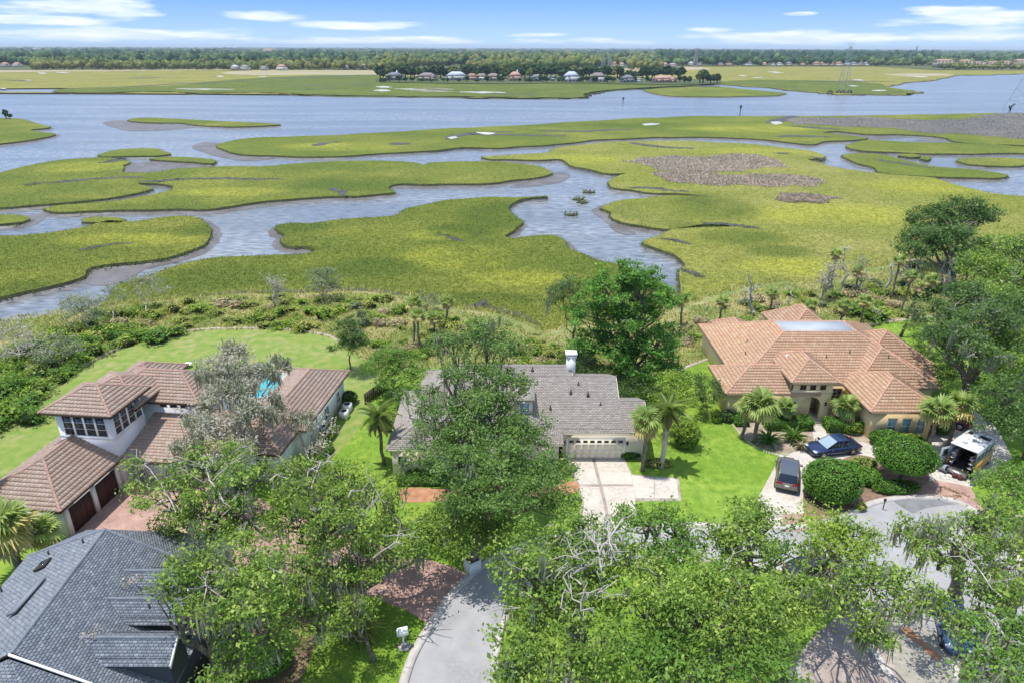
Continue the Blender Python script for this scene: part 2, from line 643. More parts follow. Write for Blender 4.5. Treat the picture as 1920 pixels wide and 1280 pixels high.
def marsh(key, pts, material, mudw=2.2, z=MZ, jit=0.6, label='green cordgrass marsh between the creeks'):
    w = np.array([P(x, y, z)[:2] for x, y in pts])
    q = smooth_closed(w, 1.1, jit)
    OUT[key] = q
    n = len(q)
    b = MB()
    b.poly([(a, c) for a, c in q], z, 0)
    d = np.linalg.norm(q, axis=1)
    q1 = offset_outline(q, 0.25)
    wv = mudw * (0.7 + 0.5 * np.sin(np.arange(n) * 0.07) + RNG.uniform(-.2, .2, n))
    wv = np.maximum(wv, .3)
    q2 = offset_outline(q, wv)
    ring = lambda qq, zz: np.column_stack([qq, np.full(n, zz)])
    V = np.concatenate([ring(q, z), ring(q1, z - 0.55), ring(q2, WZ - 0.06)])
    area = 0.5 * np.sum(q[:, 0] * np.roll(q[:, 1], -1) - np.roll(q[:, 0], -1) * q[:, 1])
    i = np.arange(n)
    j = (i + 1) % n
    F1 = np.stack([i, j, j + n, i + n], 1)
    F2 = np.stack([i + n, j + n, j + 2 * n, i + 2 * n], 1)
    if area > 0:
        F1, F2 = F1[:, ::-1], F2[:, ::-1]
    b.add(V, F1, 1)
    b.n -= 0
    b2 = MB()
    b2.add(V, F2, 0)
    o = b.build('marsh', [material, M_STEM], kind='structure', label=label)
    b2.build('mud_bank', M_MUD, parent=o)
    return o


def flat(name, pts, z, material, step=1.1, jit=0.3, **kw):
    w = np.array([P(x, y, z)[:2] for x, y in pts])
    q = smooth_closed(w, step, jit) if step else w
    b = MB()
    b.poly([(a, c) for a, c in q], z)
    return b.build(name, material, kind='structure', **kw)


marsh('M1', [(-60, 438), (0, 442), (100, 436), (170, 425), (215, 412), (250, 415), (300, 408), (345, 404), (382, 418), (395, 440), (385, 456), (330, 478), (250, 492),
             (180, 500), (160, 518), (100, 535), (50, 545), (0, 555), (-60, 566), (-250, 600), (-250, 440)], M_MARSH)
marsh('M2', [(312, 505), (367, 490), (417, 482), (467, 480), (520, 478), (560, 476), (596, 466), (575, 462), (545, 462), (531, 452), (534, 437), (519, 421), (547, 417), (583, 419), (640, 413), (690, 410),
             (740, 403), (767, 390), (827, 378), (907, 370), (973, 370), (1030, 367), (990, 373), (962, 383), (958, 392), (977, 406), (984, 414), (966, 430), (948, 443),
             (965, 447), (992, 443), (1040, 440), (1058, 447), (1073, 466), (1100, 477), (1123, 488), (1160, 495), (1225, 525), (1268, 555), (1290, 640), (950, 700), (600, 640), (230, 640), (195, 585), (205, 555), (235, 530), (285, 515)], M_MARSH)
marsh('M3', [(-60, 332), (0, 323), (33, 315), (120, 299), (177, 295), (236, 298), (247, 303), (223, 313), (233, 322), (290, 322), (333, 316), (400, 313), (455, 311), (510, 310), (567, 305),
             (640, 303), (740, 302), (783, 306), (790, 310), (807, 305), (880, 303), (973, 307), (1010, 313), (1037, 325), (1010, 333), (973, 337), (940, 343), (857, 345), (735, 346), (727, 353),
             (737, 360), (700, 366), (640, 367), (567, 372), (467, 381), (400, 390), (333, 391), (233, 393), (167, 394), (117, 396), (70, 391), (100, 386), (167, 379), (233, 374), (290, 364), (315, 356),
             (321, 348), (300, 344), (262, 344), (275, 350), (282, 355), (262, 361), (167, 375), (83, 384), (0, 389), (-60, 391), (-200, 395), (-200, 350)], M_MARSH)
marsh('M3c', [(290, 297), (330, 294), (367, 294), (403, 301), (400, 307), (365, 304), (330, 303)], M_MARSH, .8)
marsh('M5', [(177, 291), (200, 285), (227, 280), (293, 277), (318, 284), (326, 289), (300, 293), (240, 294), (187, 294)], M_MARSH, .8)
marsh('M6', [(-60, 402), (0, 402), (38, 405), (48, 411), (30, 417), (0, 420), (-60, 424)], M_MARSH, 1)
marsh('M6b', [(153, 411), (165, 407), (198, 408), (235, 412), (225, 417), (180, 416), (157, 415)], M_MARSH, .8)
marsh('M7', [(236, 226), (262, 222), (330, 223), (420, 227), (500, 231), (522, 234), (450, 237), (380, 236), (330, 231), (260, 229)], M_MARSH, 2)
marsh('M8', [(-60, 219), (0, 221), (45, 226), (75, 232), (100, 237), (93, 241), (60, 244), (85, 250), (106, 254), (60, 261), (0, 269), (-60, 275)], M_MARSH, 2)
marsh('M9', [(410, 276), (416, 268), (440, 262), (500, 258), (640, 253), (740, 247), (823, 242), (940, 237), (1007, 233), (1140, 225), (1273, 219), (1447, 218), (1580, 217), (1747, 215), (1913, 212), (2080, 210),
             (2080, 276), (1920, 273), (1820, 270), (1773, 259), (1690, 252), (1620, 251), (1565, 246), (1545, 249), (1590, 254), (1630, 259), (1600, 263), (1550, 265), (1518, 272), (1480, 268), (1430, 262), (1300, 257),
             (1207, 258), (1107, 263), (1040, 270), (940, 278), (873, 277), (807, 283), (740, 286), (640, 292), (540, 294), (467, 291), (430, 286)], M_MARSH)
marsh('M10', [(903, 295), (957, 290), (1007, 287), (1057, 278), (1123, 268), (1173, 265), (1280, 265), (1397, 270), (1470, 277), (1528, 286), (1547, 297), (1513, 299), (1533, 306), (1590, 318), (1647, 326), (1747, 334), (1797, 350), (1863, 363), (1920, 367), (2100, 378), (2300, 700),
              (1300, 700), (1278, 540), (1277, 510), (1279, 490), (1262, 477), (1233, 467), (1209, 454), (1222, 446), (1257, 433), (1280, 427), (1320, 419), (1400, 424), (1330, 425), (1240, 428), (1173, 418), (1150, 410),
              (1143, 398), (1118, 389), (1160, 377), (1207, 370), (1280, 367), (1350, 371), (1280, 364), (1207, 362), (1173, 355), (1139, 349), (1150, 335), (1172, 324), (1140, 325), (1107, 317), (1059, 306), (1050, 298), (1007, 300), (957, 299), (927, 299)], M_MARSHY)
marsh('M11', [(1590, 269), (1625, 263), (1713, 266), (1847, 270), (1920, 276), (2080, 280), (2080, 290), (1920, 287), (1780, 288), (1680, 285), (1613, 281), (1597, 276)], M_MARSH, 1)
marsh('M12', [(1595, 288), (1640, 289), (1703, 302), (1747, 311), (1847, 319), (1884, 327), (1873, 334), (1780, 332), (1740, 330), (1647, 323), (1640, 315), (1603, 306)], M_MARSH, 1)
marsh('M13', [(1798, 303), (1820, 296), (1907, 297), (1922, 303), (1897, 311), (1813, 308)], M_MARSH, 1)
marsh('M14', [(1678, 291), (1700, 288), (1715, 291), (1700, 294)], M_MARSH, .7)
marsh('M15', [(1722, 297), (1740, 293), (1750, 296), (1738, 300)], M_MARSH, .7)
for k, (x, y) in enumerate([(1101, 360), (1080, 373), (1097, 380), (1070, 402)]):
    marsh('oy%d' % k, [(x - 12, y), (x, y - 2), (x + 12, y), (x, y + 2)], M_STEM, .5, z=-1.75, label='dark oyster bed breaking the creek surface')

# mud flats just proud of the water
for pts in ([(190, 232), (215, 226), (240, 225), (300, 231), (378, 237), (330, 244), (245, 246), (215, 240)], [(365, 272), (385, 267), (412, 268), (430, 285), (470, 293), (520, 297), (470, 302), (420, 296), (385, 286)],
            [(225, 322), (245, 306), (290, 303), (330, 306), (400, 308), (392, 314), (330, 322), (290, 326)], [(40, 405), (75, 400), (80, 410), (55, 425), (30, 428), (20, 420)],
            [(1020, 330), (1050, 322), (1070, 330), (1040, 345), (960, 352), (980, 342)], [(1110, 395), (1150, 396), (1160, 420), (1190, 440), (1170, 440), (1130, 410)],
            [(165, 515), (200, 500), (290, 492), (370, 462), (390, 470), (330, 492), (270, 506), (250, 520), (200, 535), (170, 535)], [(528, 430), (548, 455), (600, 462), (560, 474), (530, 462)],
            [(560, 478), (575, 466), (600, 464), (598, 470)], [(1525, 250), (1560, 244), (1640, 250), (1700, 258), (1620, 262), (1560, 255)], [(1750, 262), (1850, 272), (1780, 276), (1700, 268)]):
    flat('mudflat', pts, WZ + 0.05, M_MUD, label='dark wet mud flat at the creek edge')

# little dark ditches winding through the grass
M_DITCH = mat('ditch mud', (0.04, 0.038, 0.034), rough=.6, var=((0.09, 0.085, 0.08), .8, 5, 4.0))
DITCH = []
for wd, pts in ((.9, [(43, 347), (67, 346), (110, 342), (150, 338), (210, 334), (267, 333)]), (.8, [(262, 341), (300, 340), (330, 337), (400, 334), (470, 336), (530, 336)]), (1.2, [(590, 274), (615, 268), (640, 267)]), (1.4, [(735, 270), (770, 270)]),
                (1.3, [(840, 262), (855, 255), (890, 250), (960, 247)]), (1.0, [(895, 252), (980, 254), (1060, 255)]), (.9, [(1320, 419), (1360, 421), (1400, 424), (1425, 429)]), (1.6, [(1450, 232), (1470, 224), (1490, 218)]), (1.2, [(1480, 236), (1530, 240), (1570, 243)]),
                (1.0, [(1460, 257), (1500, 255), (1560, 257)]), (1.1, [(1455, 287), (1490, 290), (1530, 299), (1545, 298)]), (1.0, [(560, 547), (640, 543), (700, 546), (780, 560), (830, 575)]), (1.3, [(850, 592), (880, 580), (912, 563)]), (.8, [(905, 572), (960, 588), (1010, 605)]),
                (1.0, [(330, 563), (400, 553), (470, 546), (560, 545)]), (.8, [(1278, 505), (1300, 512), (1320, 520)]), (.7, [(1290, 458), (1270, 450), (1240, 447)]), (.8, [(1180, 352), (1230, 353), (1290, 360)]), (.7, [(620, 352), (640, 360), (650, 368)]), (1.0, [(230, 297), (215, 303), (190, 305)]),
                (.7, [(820, 440), (845, 445), (870, 452)]), (.6, [(1640, 300), (1700, 308), (1750, 316)]), (.9, [(1180, 268), (1240, 276), (1300, 279)]), (1.0, [(1010, 246), (1100, 247), (1180, 243)]), (.6, [(150, 470), (190, 460), (250, 455)]), (1.0, [(1750, 235), (1830, 240), (1900, 243)])):
    w = np.array([P(x, y, MZ)[:2] for x, y in pts])
    r = []
    for i in range(len(w) - 1):
        k = 8
        for t in range(k):
            r.append(w[i] + (w[i + 1] - w[i]) * t / k)
    r.append(w[-1])
    r = np.array(r)
    for _ in range(4):
        r[1:-1] = (r[:-2] + r[1:-1] + r[2:]) / 3
    r[1:-1] += RNG.normal(0, .35, r[1:-1].shape) * min(np.linalg.norm(w[0]) / 120, 3)
    T = np.gradient(r, axis=0)
    T /= np.linalg.norm(T, axis=1)[:, None] + 1e-9
    N_ = np.stack([-T[:, 1], T[:, 0]], 1) * (wd * np.linalg.norm(w[0]) / 130 * (.35 + .65 * np.sin(np.linspace(.5, 2.9, len(r)))) * RNG.uniform(.7, 1.2, len(r)))[:, None]
    loop = np.vstack([r + N_, (r - N_)[::-1]])
    b = MB()
    b.poly([tuple(p) for p in loop], MZ + .04)
    b.build('tidal_ditch', M_DITCH, kind='structure', label='thin dark tidal ditch winding through the marsh grass')
    DITCH.append(loop)

# dead brown rush patches standing on the marsh
for i, pts in enumerate([[(1172, 301), (1250, 294), (1350, 291), (1440, 296), (1472, 306), (1460, 314), (1400, 317), (1330, 322), (1240, 318), (1200, 308)],
                         [(1225, 325), (1290, 320), (1360, 328), (1440, 327), (1500, 330), (1540, 341), (1500, 350), (1400, 348), (1300, 345), (1250, 338)],
                         [(1460, 367), (1478, 363), (1500, 362), (1525, 363), (1550, 366), (1566, 370), (1573, 376), (1560, 380), (1530, 382), (1500, 381), (1480, 379), (1466, 374)],
                         [(1500, 222), (1560, 220), (1650, 222), (1760, 226), (1850, 214), (1990, 213), (1990, 262), (1850, 256), (1760, 250), (1660, 240), (1560, 236), (1480, 232)]]):
    q = smooth_closed(np.array([P(x, y, MZ)[:2] for x, y in pts]), .6, 1.3)
    OUT['dead%d' % i] = q
    b = MB()
    b.poly([(a, c) for a, c in q], MZ + 0.06)
    b.build('rush_patch', M_DEAD if i < 3 else M_DEADG, kind='structure', label='grey brown patch of dead rushes in the yellow marsh')

# ---- far shore
FAR = [(-900, 172), (0, 172), (93, 173), (133, 175), (313, 173), (367, 176), (483, 174), (567, 178), (640, 180), (840, 182), (1040, 184), (1103, 183), (1100, 177), (1140, 171), (1190, 167),
       (1250, 165), (1330, 158), (1347, 158), (1447, 165), (1513, 172), (1580, 177), (1680, 178), (1713, 175), (1716, 171), (1663, 163), (1690, 156), (1740, 152), (1763, 147), (1797, 141), (1847, 141), (1920, 138), (2700, 136)]
q = [P(x, y, MZ)[:2] for x, y in FAR]
arr = np.array(q)
dense = []
for i in range(len(arr) - 1):
    k = 10
    for tt in range(k):
        dense.append(arr[i] + (arr[i + 1] - arr[i]) * tt / k + RNG.normal(0, 3, 2) * (1 if tt else 0))
dense.append(arr[-1])
dense = np.array(dense)
b = MB()
poly = [tuple(p) for p in dense] + [(9000, 3500), (-9000, 3500)]
b.poly(poly, MZ)
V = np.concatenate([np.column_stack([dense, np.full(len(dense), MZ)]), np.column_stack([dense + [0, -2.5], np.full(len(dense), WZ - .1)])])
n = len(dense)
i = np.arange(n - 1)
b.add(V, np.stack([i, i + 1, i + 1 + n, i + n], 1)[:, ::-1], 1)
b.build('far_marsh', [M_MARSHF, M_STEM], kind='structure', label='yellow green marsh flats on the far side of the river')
marsh('F2', [(1205, 171), (1225, 168), (1300, 163), (1347, 163), (1400, 168), (1460, 173), (1473, 176), (1447, 180), (1280, 181), (1255, 180), (1225, 175)], M_MARSH, 2)
# bands of colour that lie on the far marsh: greener land by the water, tan flats, pans and ponds
M_FG = marsh_mat('green far marsh', (0.115, 0.155, 0.028), (0.17, 0.19, 0.035), (0.09, 0.13, 0.025), 0.3)
M_TAN = mat('dry far flats', (0.36, 0.29, 0.20), rough=.95, var=((0.28, 0.26, 0.12), 0.01, 6, 4.0))
M_DK = mat('dark tidal ditch', (0.045, 0.055, 0.04), rough=.6)
for pts, m, z in (([(95, 172), (130, 166), (300, 162), (430, 150), (560, 143), (700, 139), (730, 151), (900, 155), (1100, 154), (1240, 157), (1330, 157), (1190, 166), (1130, 170), (1097, 176), (1098, 182), (1040, 183), (840, 181), (640, 179), (567, 177), (483, 173), (367, 175), (313, 172), (133, 174)], M_FG, .08),
                  ([(1350, 157), (1420, 150), (1560, 152), (1640, 156), (1665, 164), (1712, 171), (1708, 174), (1680, 177), (1580, 176), (1513, 171), (1447, 164)], M_FG, .08),
                  ([(420, 136), (520, 131), (720, 131), (716, 140), (600, 141), (470, 141)], M_TAN, .10), ([(-200, 131), (200, 130), (430, 128), (440, 131), (200, 134), (-200, 136)], M_TAN, .10),
                  ([(1160, 128), (1300, 126), (1330, 130), (1250, 133), (1170, 132)], M_TAN, .1), ([(1660, 139), (1760, 138), (1790, 141), (1700, 144)], M_TAN, .1)):
    w = smooth_closed(np.array([P(x, y, MZ + z)[:2] for x, y in pts]), 1.5, 0.5)
    b = MB()
    b.poly([(a, c) for a, c in w], MZ + z)
    b.build('marsh_band', m, kind='structure', label='broad band of marsh of one colour on the far flats')
for (x0, y0, x1, y1, h, m) in [(705, 163, 735, 164, 1.3, 0), (700, 170, 732, 170, 1.6, 0), (740, 167, 800, 168, .9, 0), (862, 173, 948, 174, 1.5, 0), (770, 170, 850, 172, 1.3, 2), (790, 165, 850, 168, .9, 2), (330, 167, 440, 168, .9, 0), (1590, 161, 1610, 162, 1.0, 0), (1635, 170, 1662, 170, 1.2, 0),
                             (1385, 142, 1400, 143, .9, 0), (1440, 135, 1470, 137, 1.0, 0), (1600, 150, 1620, 151, .9, 0), (70, 137, 88, 138, 1.2, 0), (45, 151, 60, 151, .8, 0), (105, 136, 130, 137, .8, 0), (405, 143, 420, 144, 1.2, 0), (485, 144, 500, 144, .7, 0), (0, 166, 12, 167, 1.0, 0), (1410, 146, 1430, 146, .7, 0), (1700, 143, 1740, 145, 1.0, 0),
                             (200, 165, 480, 150, .55, 1), (480, 150, 700, 141, .5, 1), (520, 162, 640, 160, .5, 1), (560, 168, 640, 166, .5, 1), (0, 150, 60, 152, .5, 1), (240, 147, 300, 146, .5, 1), (1290, 162, 1350, 163, .6, 1), (640, 160, 700, 158, .4, 1), (1480, 153, 1680, 153, .5, 1), (900, 176, 1010, 178, .6, 1)]:
    n = 9
    top, bot = [], []
    for k in range(n):
        f = k / (n - 1)
        hh = h * (0.25 + 0.9 * math.sin(math.pi * min(max(f, .05), .95))) * RNG.uniform(.6, 1.2)
        x = x0 + (x1 - x0) * f
        y = y0 + (y1 - y0) * f + RNG.uniform(-.25, .25)
        top.append(P(x, y - hh, MZ + .16)[:2])
        bot.append(P(x, y + hh, MZ + .16)[:2])
    b = MB()
    b.poly([tuple(p) for p in bot + top[::-1]], MZ + .16)
    b.build(['salt_pan', 'tidal_ditch', 'mud_pan'][m], [M_PAN, M_DK, M_MUDF][m], kind='structure',
            label=['pale bare pan in the far marsh', 'dark thin ditch across the far marsh', 'brown mud pan in the far marsh'][m])
# white pans and dark scrapes on the near side
for pts in ([(1205, 233), (1222, 231), (1240, 232), (1230, 235), (1212, 236)], [(1446, 229), (1462, 228), (1470, 232), (1455, 234)], [(840, 258), (855, 255), (862, 258), (848, 261)], [(890, 248), (930, 250), (915, 253)]):
    flat('salt_pan', pts, MZ + .05, M_PAN, label='small pale pan in the marsh')

M_LAND = mat('mainland ground', (0.06, 0.085, 0.03), rough=1, var=((0.10, 0.11, 0.04), 0.004, 5, 4.0))
b = MB()
pts = [P(-900, 131, 0)[:2], P(0, 130.5, 0)[:2], P(400, 129, 0)[:2], P(720, 131, 0)[:2], P(1100, 129, 0)[:2], P(1280, 124, 0)[:2], P(1640, 124, 0)[:2], P(1760, 131, 0)[:2], P(1920, 131, 0)[:2], P(2700, 131, 0)[:2]]
b.poly([tuple(p) for p in pts] + [(30000, 33000), (-30000, 33000)], -0.6)
b.build('mainland', M_LAND, kind='structure', label='low wooded mainland reaching to the horizon')
# the peninsula with its row of houses
b = MB()
q = smooth_closed(np.array([P(x, y, 0)[:2] for x, y in [(705, 150), (730, 153), (900, 156), (1100, 155), (1240, 158), (1345, 156), (1340, 150), (1240, 146), (1100, 142), (900, 141), (760, 143)]]), 1.5, .3)
b.poly([tuple(p) for p in q], -.5)
b.build('peninsula_ground', M_LAND, kind='structure', label='low ground under the row of far waterfront houses')


def ico(sub=1):
    import bmesh
    bm = bmesh.new()
    bmesh.ops.create_icosphere(bm, subdivisions=sub, radius=1)
    V = np.array([v.co[:] for v in bm.verts])
    F = np.array([[v.index for v in f.verts] for f in bm.faces])
    bm.free()
    return V, F


IV1, IF1 = ico(1)
IV2, IF2 = ico(2)


def blobs(centres, radii, V0, F0, jitter, rng=RNG):
    n = len(centres)
    k = len(V0)
    V = V0[None] * radii[:, None, :] * (1 + rng.uniform(-jitter, jitter, (n, k, 1))) + centres[:, None, :]
    F = F0[None] + (np.arange(n) * k)[:, None, None]
    return V.reshape(-1, 3), F.reshape(-1, 3)


M_FAR1 = mat('far forest', (0.10, 0.15, 0.055), rough=1, spec=0, var=((0.03, 0.065, 0.03), 0.0025, 5, 6.0), island=(.55, 1.45))
M_FAR2 = mat('far dark pines', (0.035, 0.075, 0.045), rough=1, spec=0, island=(.75, 1.25))
M_FAR3 = mat('far yellow green trees', (0.17, 0.17, 0.05), rough=1, spec=0, var=((0.10, 0.14, 0.04), 0.006, 4, 6.0), island=(.6, 1.3))


def rng_u(n):
    return RNG.uniform(0, 1, n)


def woods(name, n, pyr, pxr, rr, material, hh=(9, 16), label='', mask=None):
    py = RNG.uniform(pyr[0], pyr[1], n)
    px = RNG.uniform(pxr[0], pxr[1], n)
    if mask is not None:
        k = mask(px, py)
        px, py = px[k], py[k]
    C = np.array([P(a, c, 0) for a, c in zip(px, py)])
    n = len(C)
    D = C[:, 1]
    r = RNG.uniform(rr[0], rr[1], n) * np.maximum(D, 1200) / 1280.0 * 0.5
    r = np.maximum(r, 4)
    h = RNG.uniform(hh[0], hh[1], n)
    h *= np.where(rng_u(n) < .12, 1.45, 1.0)
    C[:, 2] = h * .55
    R = np.column_stack([r, r, h * .5])
    V, F = blobs(C, R, IV1, IF1, .28)
    b = MB()
    b.add(V, F)
    return b.build(name, material, kind='stuff', label=label)


woods('forest', 9000, (90.4, 124), (-120, 2040), (7, 14), M_FAR1, label='wide belt of mixed forest along the horizon')
woods('pine_forest', 3600, (96, 117), (1230, 1760), (6, 12), M_FAR2, (13, 20), label='dark blue green pine forest behind the far houses', mask=lambda x, y: (y > 97 + (x - 1230) * .003) & (y < 118 - np.maximum(x - 1500, 0) * .012))
woods('pine_forest', 1800, (100, 120), (-80, 640), (6, 12), M_FAR2, (12, 18), label='dark green woods behind the left far shore', mask=lambda x, y: np.sin(x * .013) + np.sin(x * .031 + y * .2) > .1)
woods('light_woods', 2600, (112, 131), (60, 720), (6, 11), M_FAR3, (6, 12), label='yellow green trees at the edge of the far marsh')
woods('light_woods', 2600, (106, 130), (720, 1240), (6, 12), M_FAR3, (9, 15), label='pale olive trees behind the peninsula', mask=lambda x, y: np.sin(x * .02 + y * .3) > -.5)
woods('light_woods', 900, (116, 131), (1500, 2010), (5, 9), M_FAR3, (5, 10), label='brownish green trees along the right far shore', mask=lambda x, y: (x > 1760) | (y < 124))
# ================================================================== upland, lawns, street, drives
SHORE = [(-500, 700), (-200, 640), (0, 607), (60, 596), (130, 588), (200, 576), (290, 568), (360, 560), (430, 553), (520, 553), (620, 548), (700, 552), (770, 562), (850, 585), (900, 590), (960, 603), (1010, 630),
         (1060, 625), (1180, 600), (1270, 585), (1350, 560), (1400, 545), (1480, 530), (1560, 532), (1650, 508), (1700, 495), (1760, 478), (1850, 462), (1920, 450), (2300, 425)]
M_SCRUB = mat('scrub ground', (0.24, 0.26, 0.07), rough=1, var=((0.38, 0.32, 0.17), 0.35, 6, 4.0), var2=((0.15, 0.20, 0.05), 0.12, 4, 5.0), bump=(1.5, .8, .4))
M_LAWN = mat('lawn', (0.175, 0.29, 0.035), rough=.95, spec=.1, var=((0.27, 0.36, 0.06), 0.22, 5, 4.0), var2=((0.13, 0.235, 0.03), 1.3, 6, 3.5), bump=(9, .5, .08))
M_LAWN2 = mat('dry lawn', (0.225, 0.27, 0.065), rough=.95, spec=.1, var=((0.30, 0.29, 0.12), 0.25, 5, 4.0), var2=((0.15, 0.24, 0.045), 0.9, 6, 3.5), bump=(9, .5, .08))
M_ASPH = mat('pale asphalt', (0.37, 0.365, 0.37), rough=.9, var=((0.26, 0.26, 0.265), 0.45, 7, 5.0), var2=((0.33, 0.33, 0.33), 4, 5, 2.5), bump=(30, .4, .02))
M_ASPH2 = mat('dark patched asphalt', (0.21, 0.215, 0.225), rough=.9, var=((0.17, 0.17, 0.175), 1, 6, 4.0))
M_CONC = mat('concrete', (0.52, 0.465, 0.40), rough=.85, var=((0.38, 0.335, 0.28), 0.6, 7, 4.5), var2=((0.56, 0.52, 0.46), 3, 5, 2.5), island=(.93, 1.04))
M_KERB = mat('kerb concrete', (0.55, 0.51, 0.47), rough=.85, var=((0.42, 0.39, 0.36), 1.2, 6, 3.5), island=(.92, 1.05))
M_MULCH = mat('mulch bed', (0.17, 0.11, 0.075), rough=1, var=((0.26, 0.18, 0.12), 1.6, 6, 4.0), bump=(9, .8, .1))
M_SHELL = mat('pale shell bed', (0.40, 0.33, 0.26), rough=1, var=((0.27, 0.21, 0.15), 1.0, 6, 4.0), bump=(8, .6, .08))
M_STRAW = mat('pine straw bed', (0.46, 0.25, 0.14), rough=1, var=((0.33, 0.16, 0.09), 1.4, 6, 3.0))
M_WALLC = mat('seawall cap', (0.46, 0.42, 0.33), rough=.85, var=((0.33, 0.30, 0.22), 0.9, 5, 4.0))


def paver_mat(name, a, b2, mortar, w=0.22, h=0.11, rot=0.0):
    m = bpy.data.materials.new(name)
    m.use_nodes = True
    t = m.node_tree
    bs = t.nodes['Principled BSDF']
    bs.inputs['Roughness'].default_value = .85
    geo = nd(t, 'ShaderNodeNewGeometry')
    mp = nd(t, 'ShaderNodeMapping')
    mp.inputs['Rotation'].default_value = (0, 0, rot)
    lk(t, geo.outputs['Position'], mp.inputs[0])
    br = nd(t, 'ShaderNodeTexBrick')
    br.inputs['Color1'].default_value = (*a, 1)
    br.inputs['Color2'].default_value = (*b2, 1)
    br.inputs['Mortar'].default_value = (*mortar, 1)
    br.inputs['Scale'].default_value = 1
    br.inputs['Brick Width'].default_value = w
    br.inputs['Row Height'].default_value = h
    br.inputs['Mortar Size'].default_value = .008
    lk(t, mp.outputs[0], br.inputs['Vector'])
    n = nd(t, 'ShaderNodeTexNoise')
    n.inputs['Scale'].default_value = .7
    n.inputs['Detail'].default_value = 7
    lk(t, geo.outputs['Position'], n.inputs['Vector'])
    f = mth(t, 'ADD', mth(t, 'MULTIPLY', mth(t, 'SUBTRACT', n.outputs[0], .5), 1.1), .87)
    cv = nd(t, 'ShaderNodeCombineXYZ')
    for q in range(3):
        lk(t, f, cv.inputs[q])
    lk(t, mixc(t, 1, br.outputs[0], cv.outputs[0], 'MULTIPLY'), bs.inputs['Base Color'])
    return m


M_PAVE = paver_mat('red brick pavers', (0.50, 0.315, 0.255), (0.41, 0.245, 0.20), (0.34, 0.235, 0.195), .2, .1, .7)
M_PAVE2 = paver_mat('grey pink pavers', (0.42, 0.35, 0.31), (0.36, 0.29, 0.26), (0.26, 0.22, 0.20), .45, .3, .35)


def px_outline(pts, step=0.5, jit=0.0, z=0.0):
    w = np.array([P(x, y, z)[:2] for x, y in pts])
    return smooth_closed(w, step, jit) if step else w


def sheet(name, pts, z, material, step=0.5, jit=0.05, **kw):
    q = px_outline(pts, step, jit, z)
    b = MB()
    b.poly([(a, c) for a, c in q], z)
    kw.setdefault('kind', 'structure')
    return b.build(name, material, **kw), q


# upland sheet with its slope down to the marsh
w = np.array([P(x, y, 0)[:2] for x, y in SHORE])
w = np.vstack([w, [[160, 60], [160, -40], [-160, -40], [-160, 60]]])
q = smooth_closed(w, 1.0, 0.5)
UPLAND = q
n = len(q)
b = MB()
b.poly([(a, c) for a, c in q], 0)
q1 = offset_outline(q, 5.0)
V = np.concatenate([np.column_stack([q, np.zeros(n)]), np.column_stack([q1, np.full(n, MZ - .3)])])
i = np.arange(n)
j = (i + 1) % n
area = 0.5 * np.sum(q[:, 0] * np.roll(q[:, 1], -1) - np.roll(q[:, 0], -1) * q[:, 1])
F = np.stack([i, j, j + n, i + n], 1)
b.add(V, F[:, ::-1] if area > 0 else F)
b.build('upland_ground', M_SCRUB, kind='structure', label='rough scrubby ground between the gardens and the marsh')

LAWNS = {}
o, LAWNS['bright'] = sheet('lawn', [(640, 700), (700, 715), (800, 690), (960, 700), (1120, 720), (1285, 690), (1363, 660), (1480, 640), (1627, 612), (1730, 597), (1900, 590), (2300, 640), (2500, 900), (2300, 1500), (1500, 1700), (700, 1800), (200, 1700), (-300, 1500), (-200, 1050), (60, 990), (200, 900), (500, 800)],
                           0.004, M_LAWN, 0.8, label='bright green mown lawns around the houses')
o, LAWNS['dry'] = sheet('back_lawn', [(-300, 900), (-60, 850), (0, 806), (55, 762), (106, 724), (146, 695), (193, 670), (255, 642), (292, 631), (365, 621.5), (437, 618.5), (529, 619.5), (583, 625.5), (622, 634), (660, 662), (700, 690), (712, 720), (690, 770), (650, 830), (560, 900), (400, 900), (100, 1000), (-300, 1100)],
                        0.008, M_LAWN2, 0.6, label='wide yellow green lawn sweeping round behind the white house')

# seawalls: real low walls
def wall_strip(name, pts, wdt, h, material, step=0.35, z0=-0.4, label='', close=False, cat='wall', group=None, seg=None):
    w = np.array([P(x, y, 0)[:2] for x, y in pts])
    # open catmull-rom
    res = []
    m = len(w)
    for i in range(m - 1):
        p0, p1, p2, p3 = w[max(i - 1, 0)], w[i], w[i + 1], w[min(i + 2, m - 1)]
        k = max(int(np.linalg.norm(p2 - p1) / step), 1)
        for t in np.arange(k) / k:
            res.append(.5 * ((2 * p1) + (-p0 + p2) * t + (2 * p0 - 5 * p1 + 4 * p2 - p3) * t * t + (-p0 + 3 * p1 - 3 * p2 + p3) * t ** 3))
    res.append(w[-1])
    r = np.array(res)
    T = np.gradient(r, axis=0)
    T /= np.linalg.norm(T, axis=1)[:, None]
    N = np.stack([-T[:, 1], T[:, 0]], 1) * wdt / 2
    return r, N


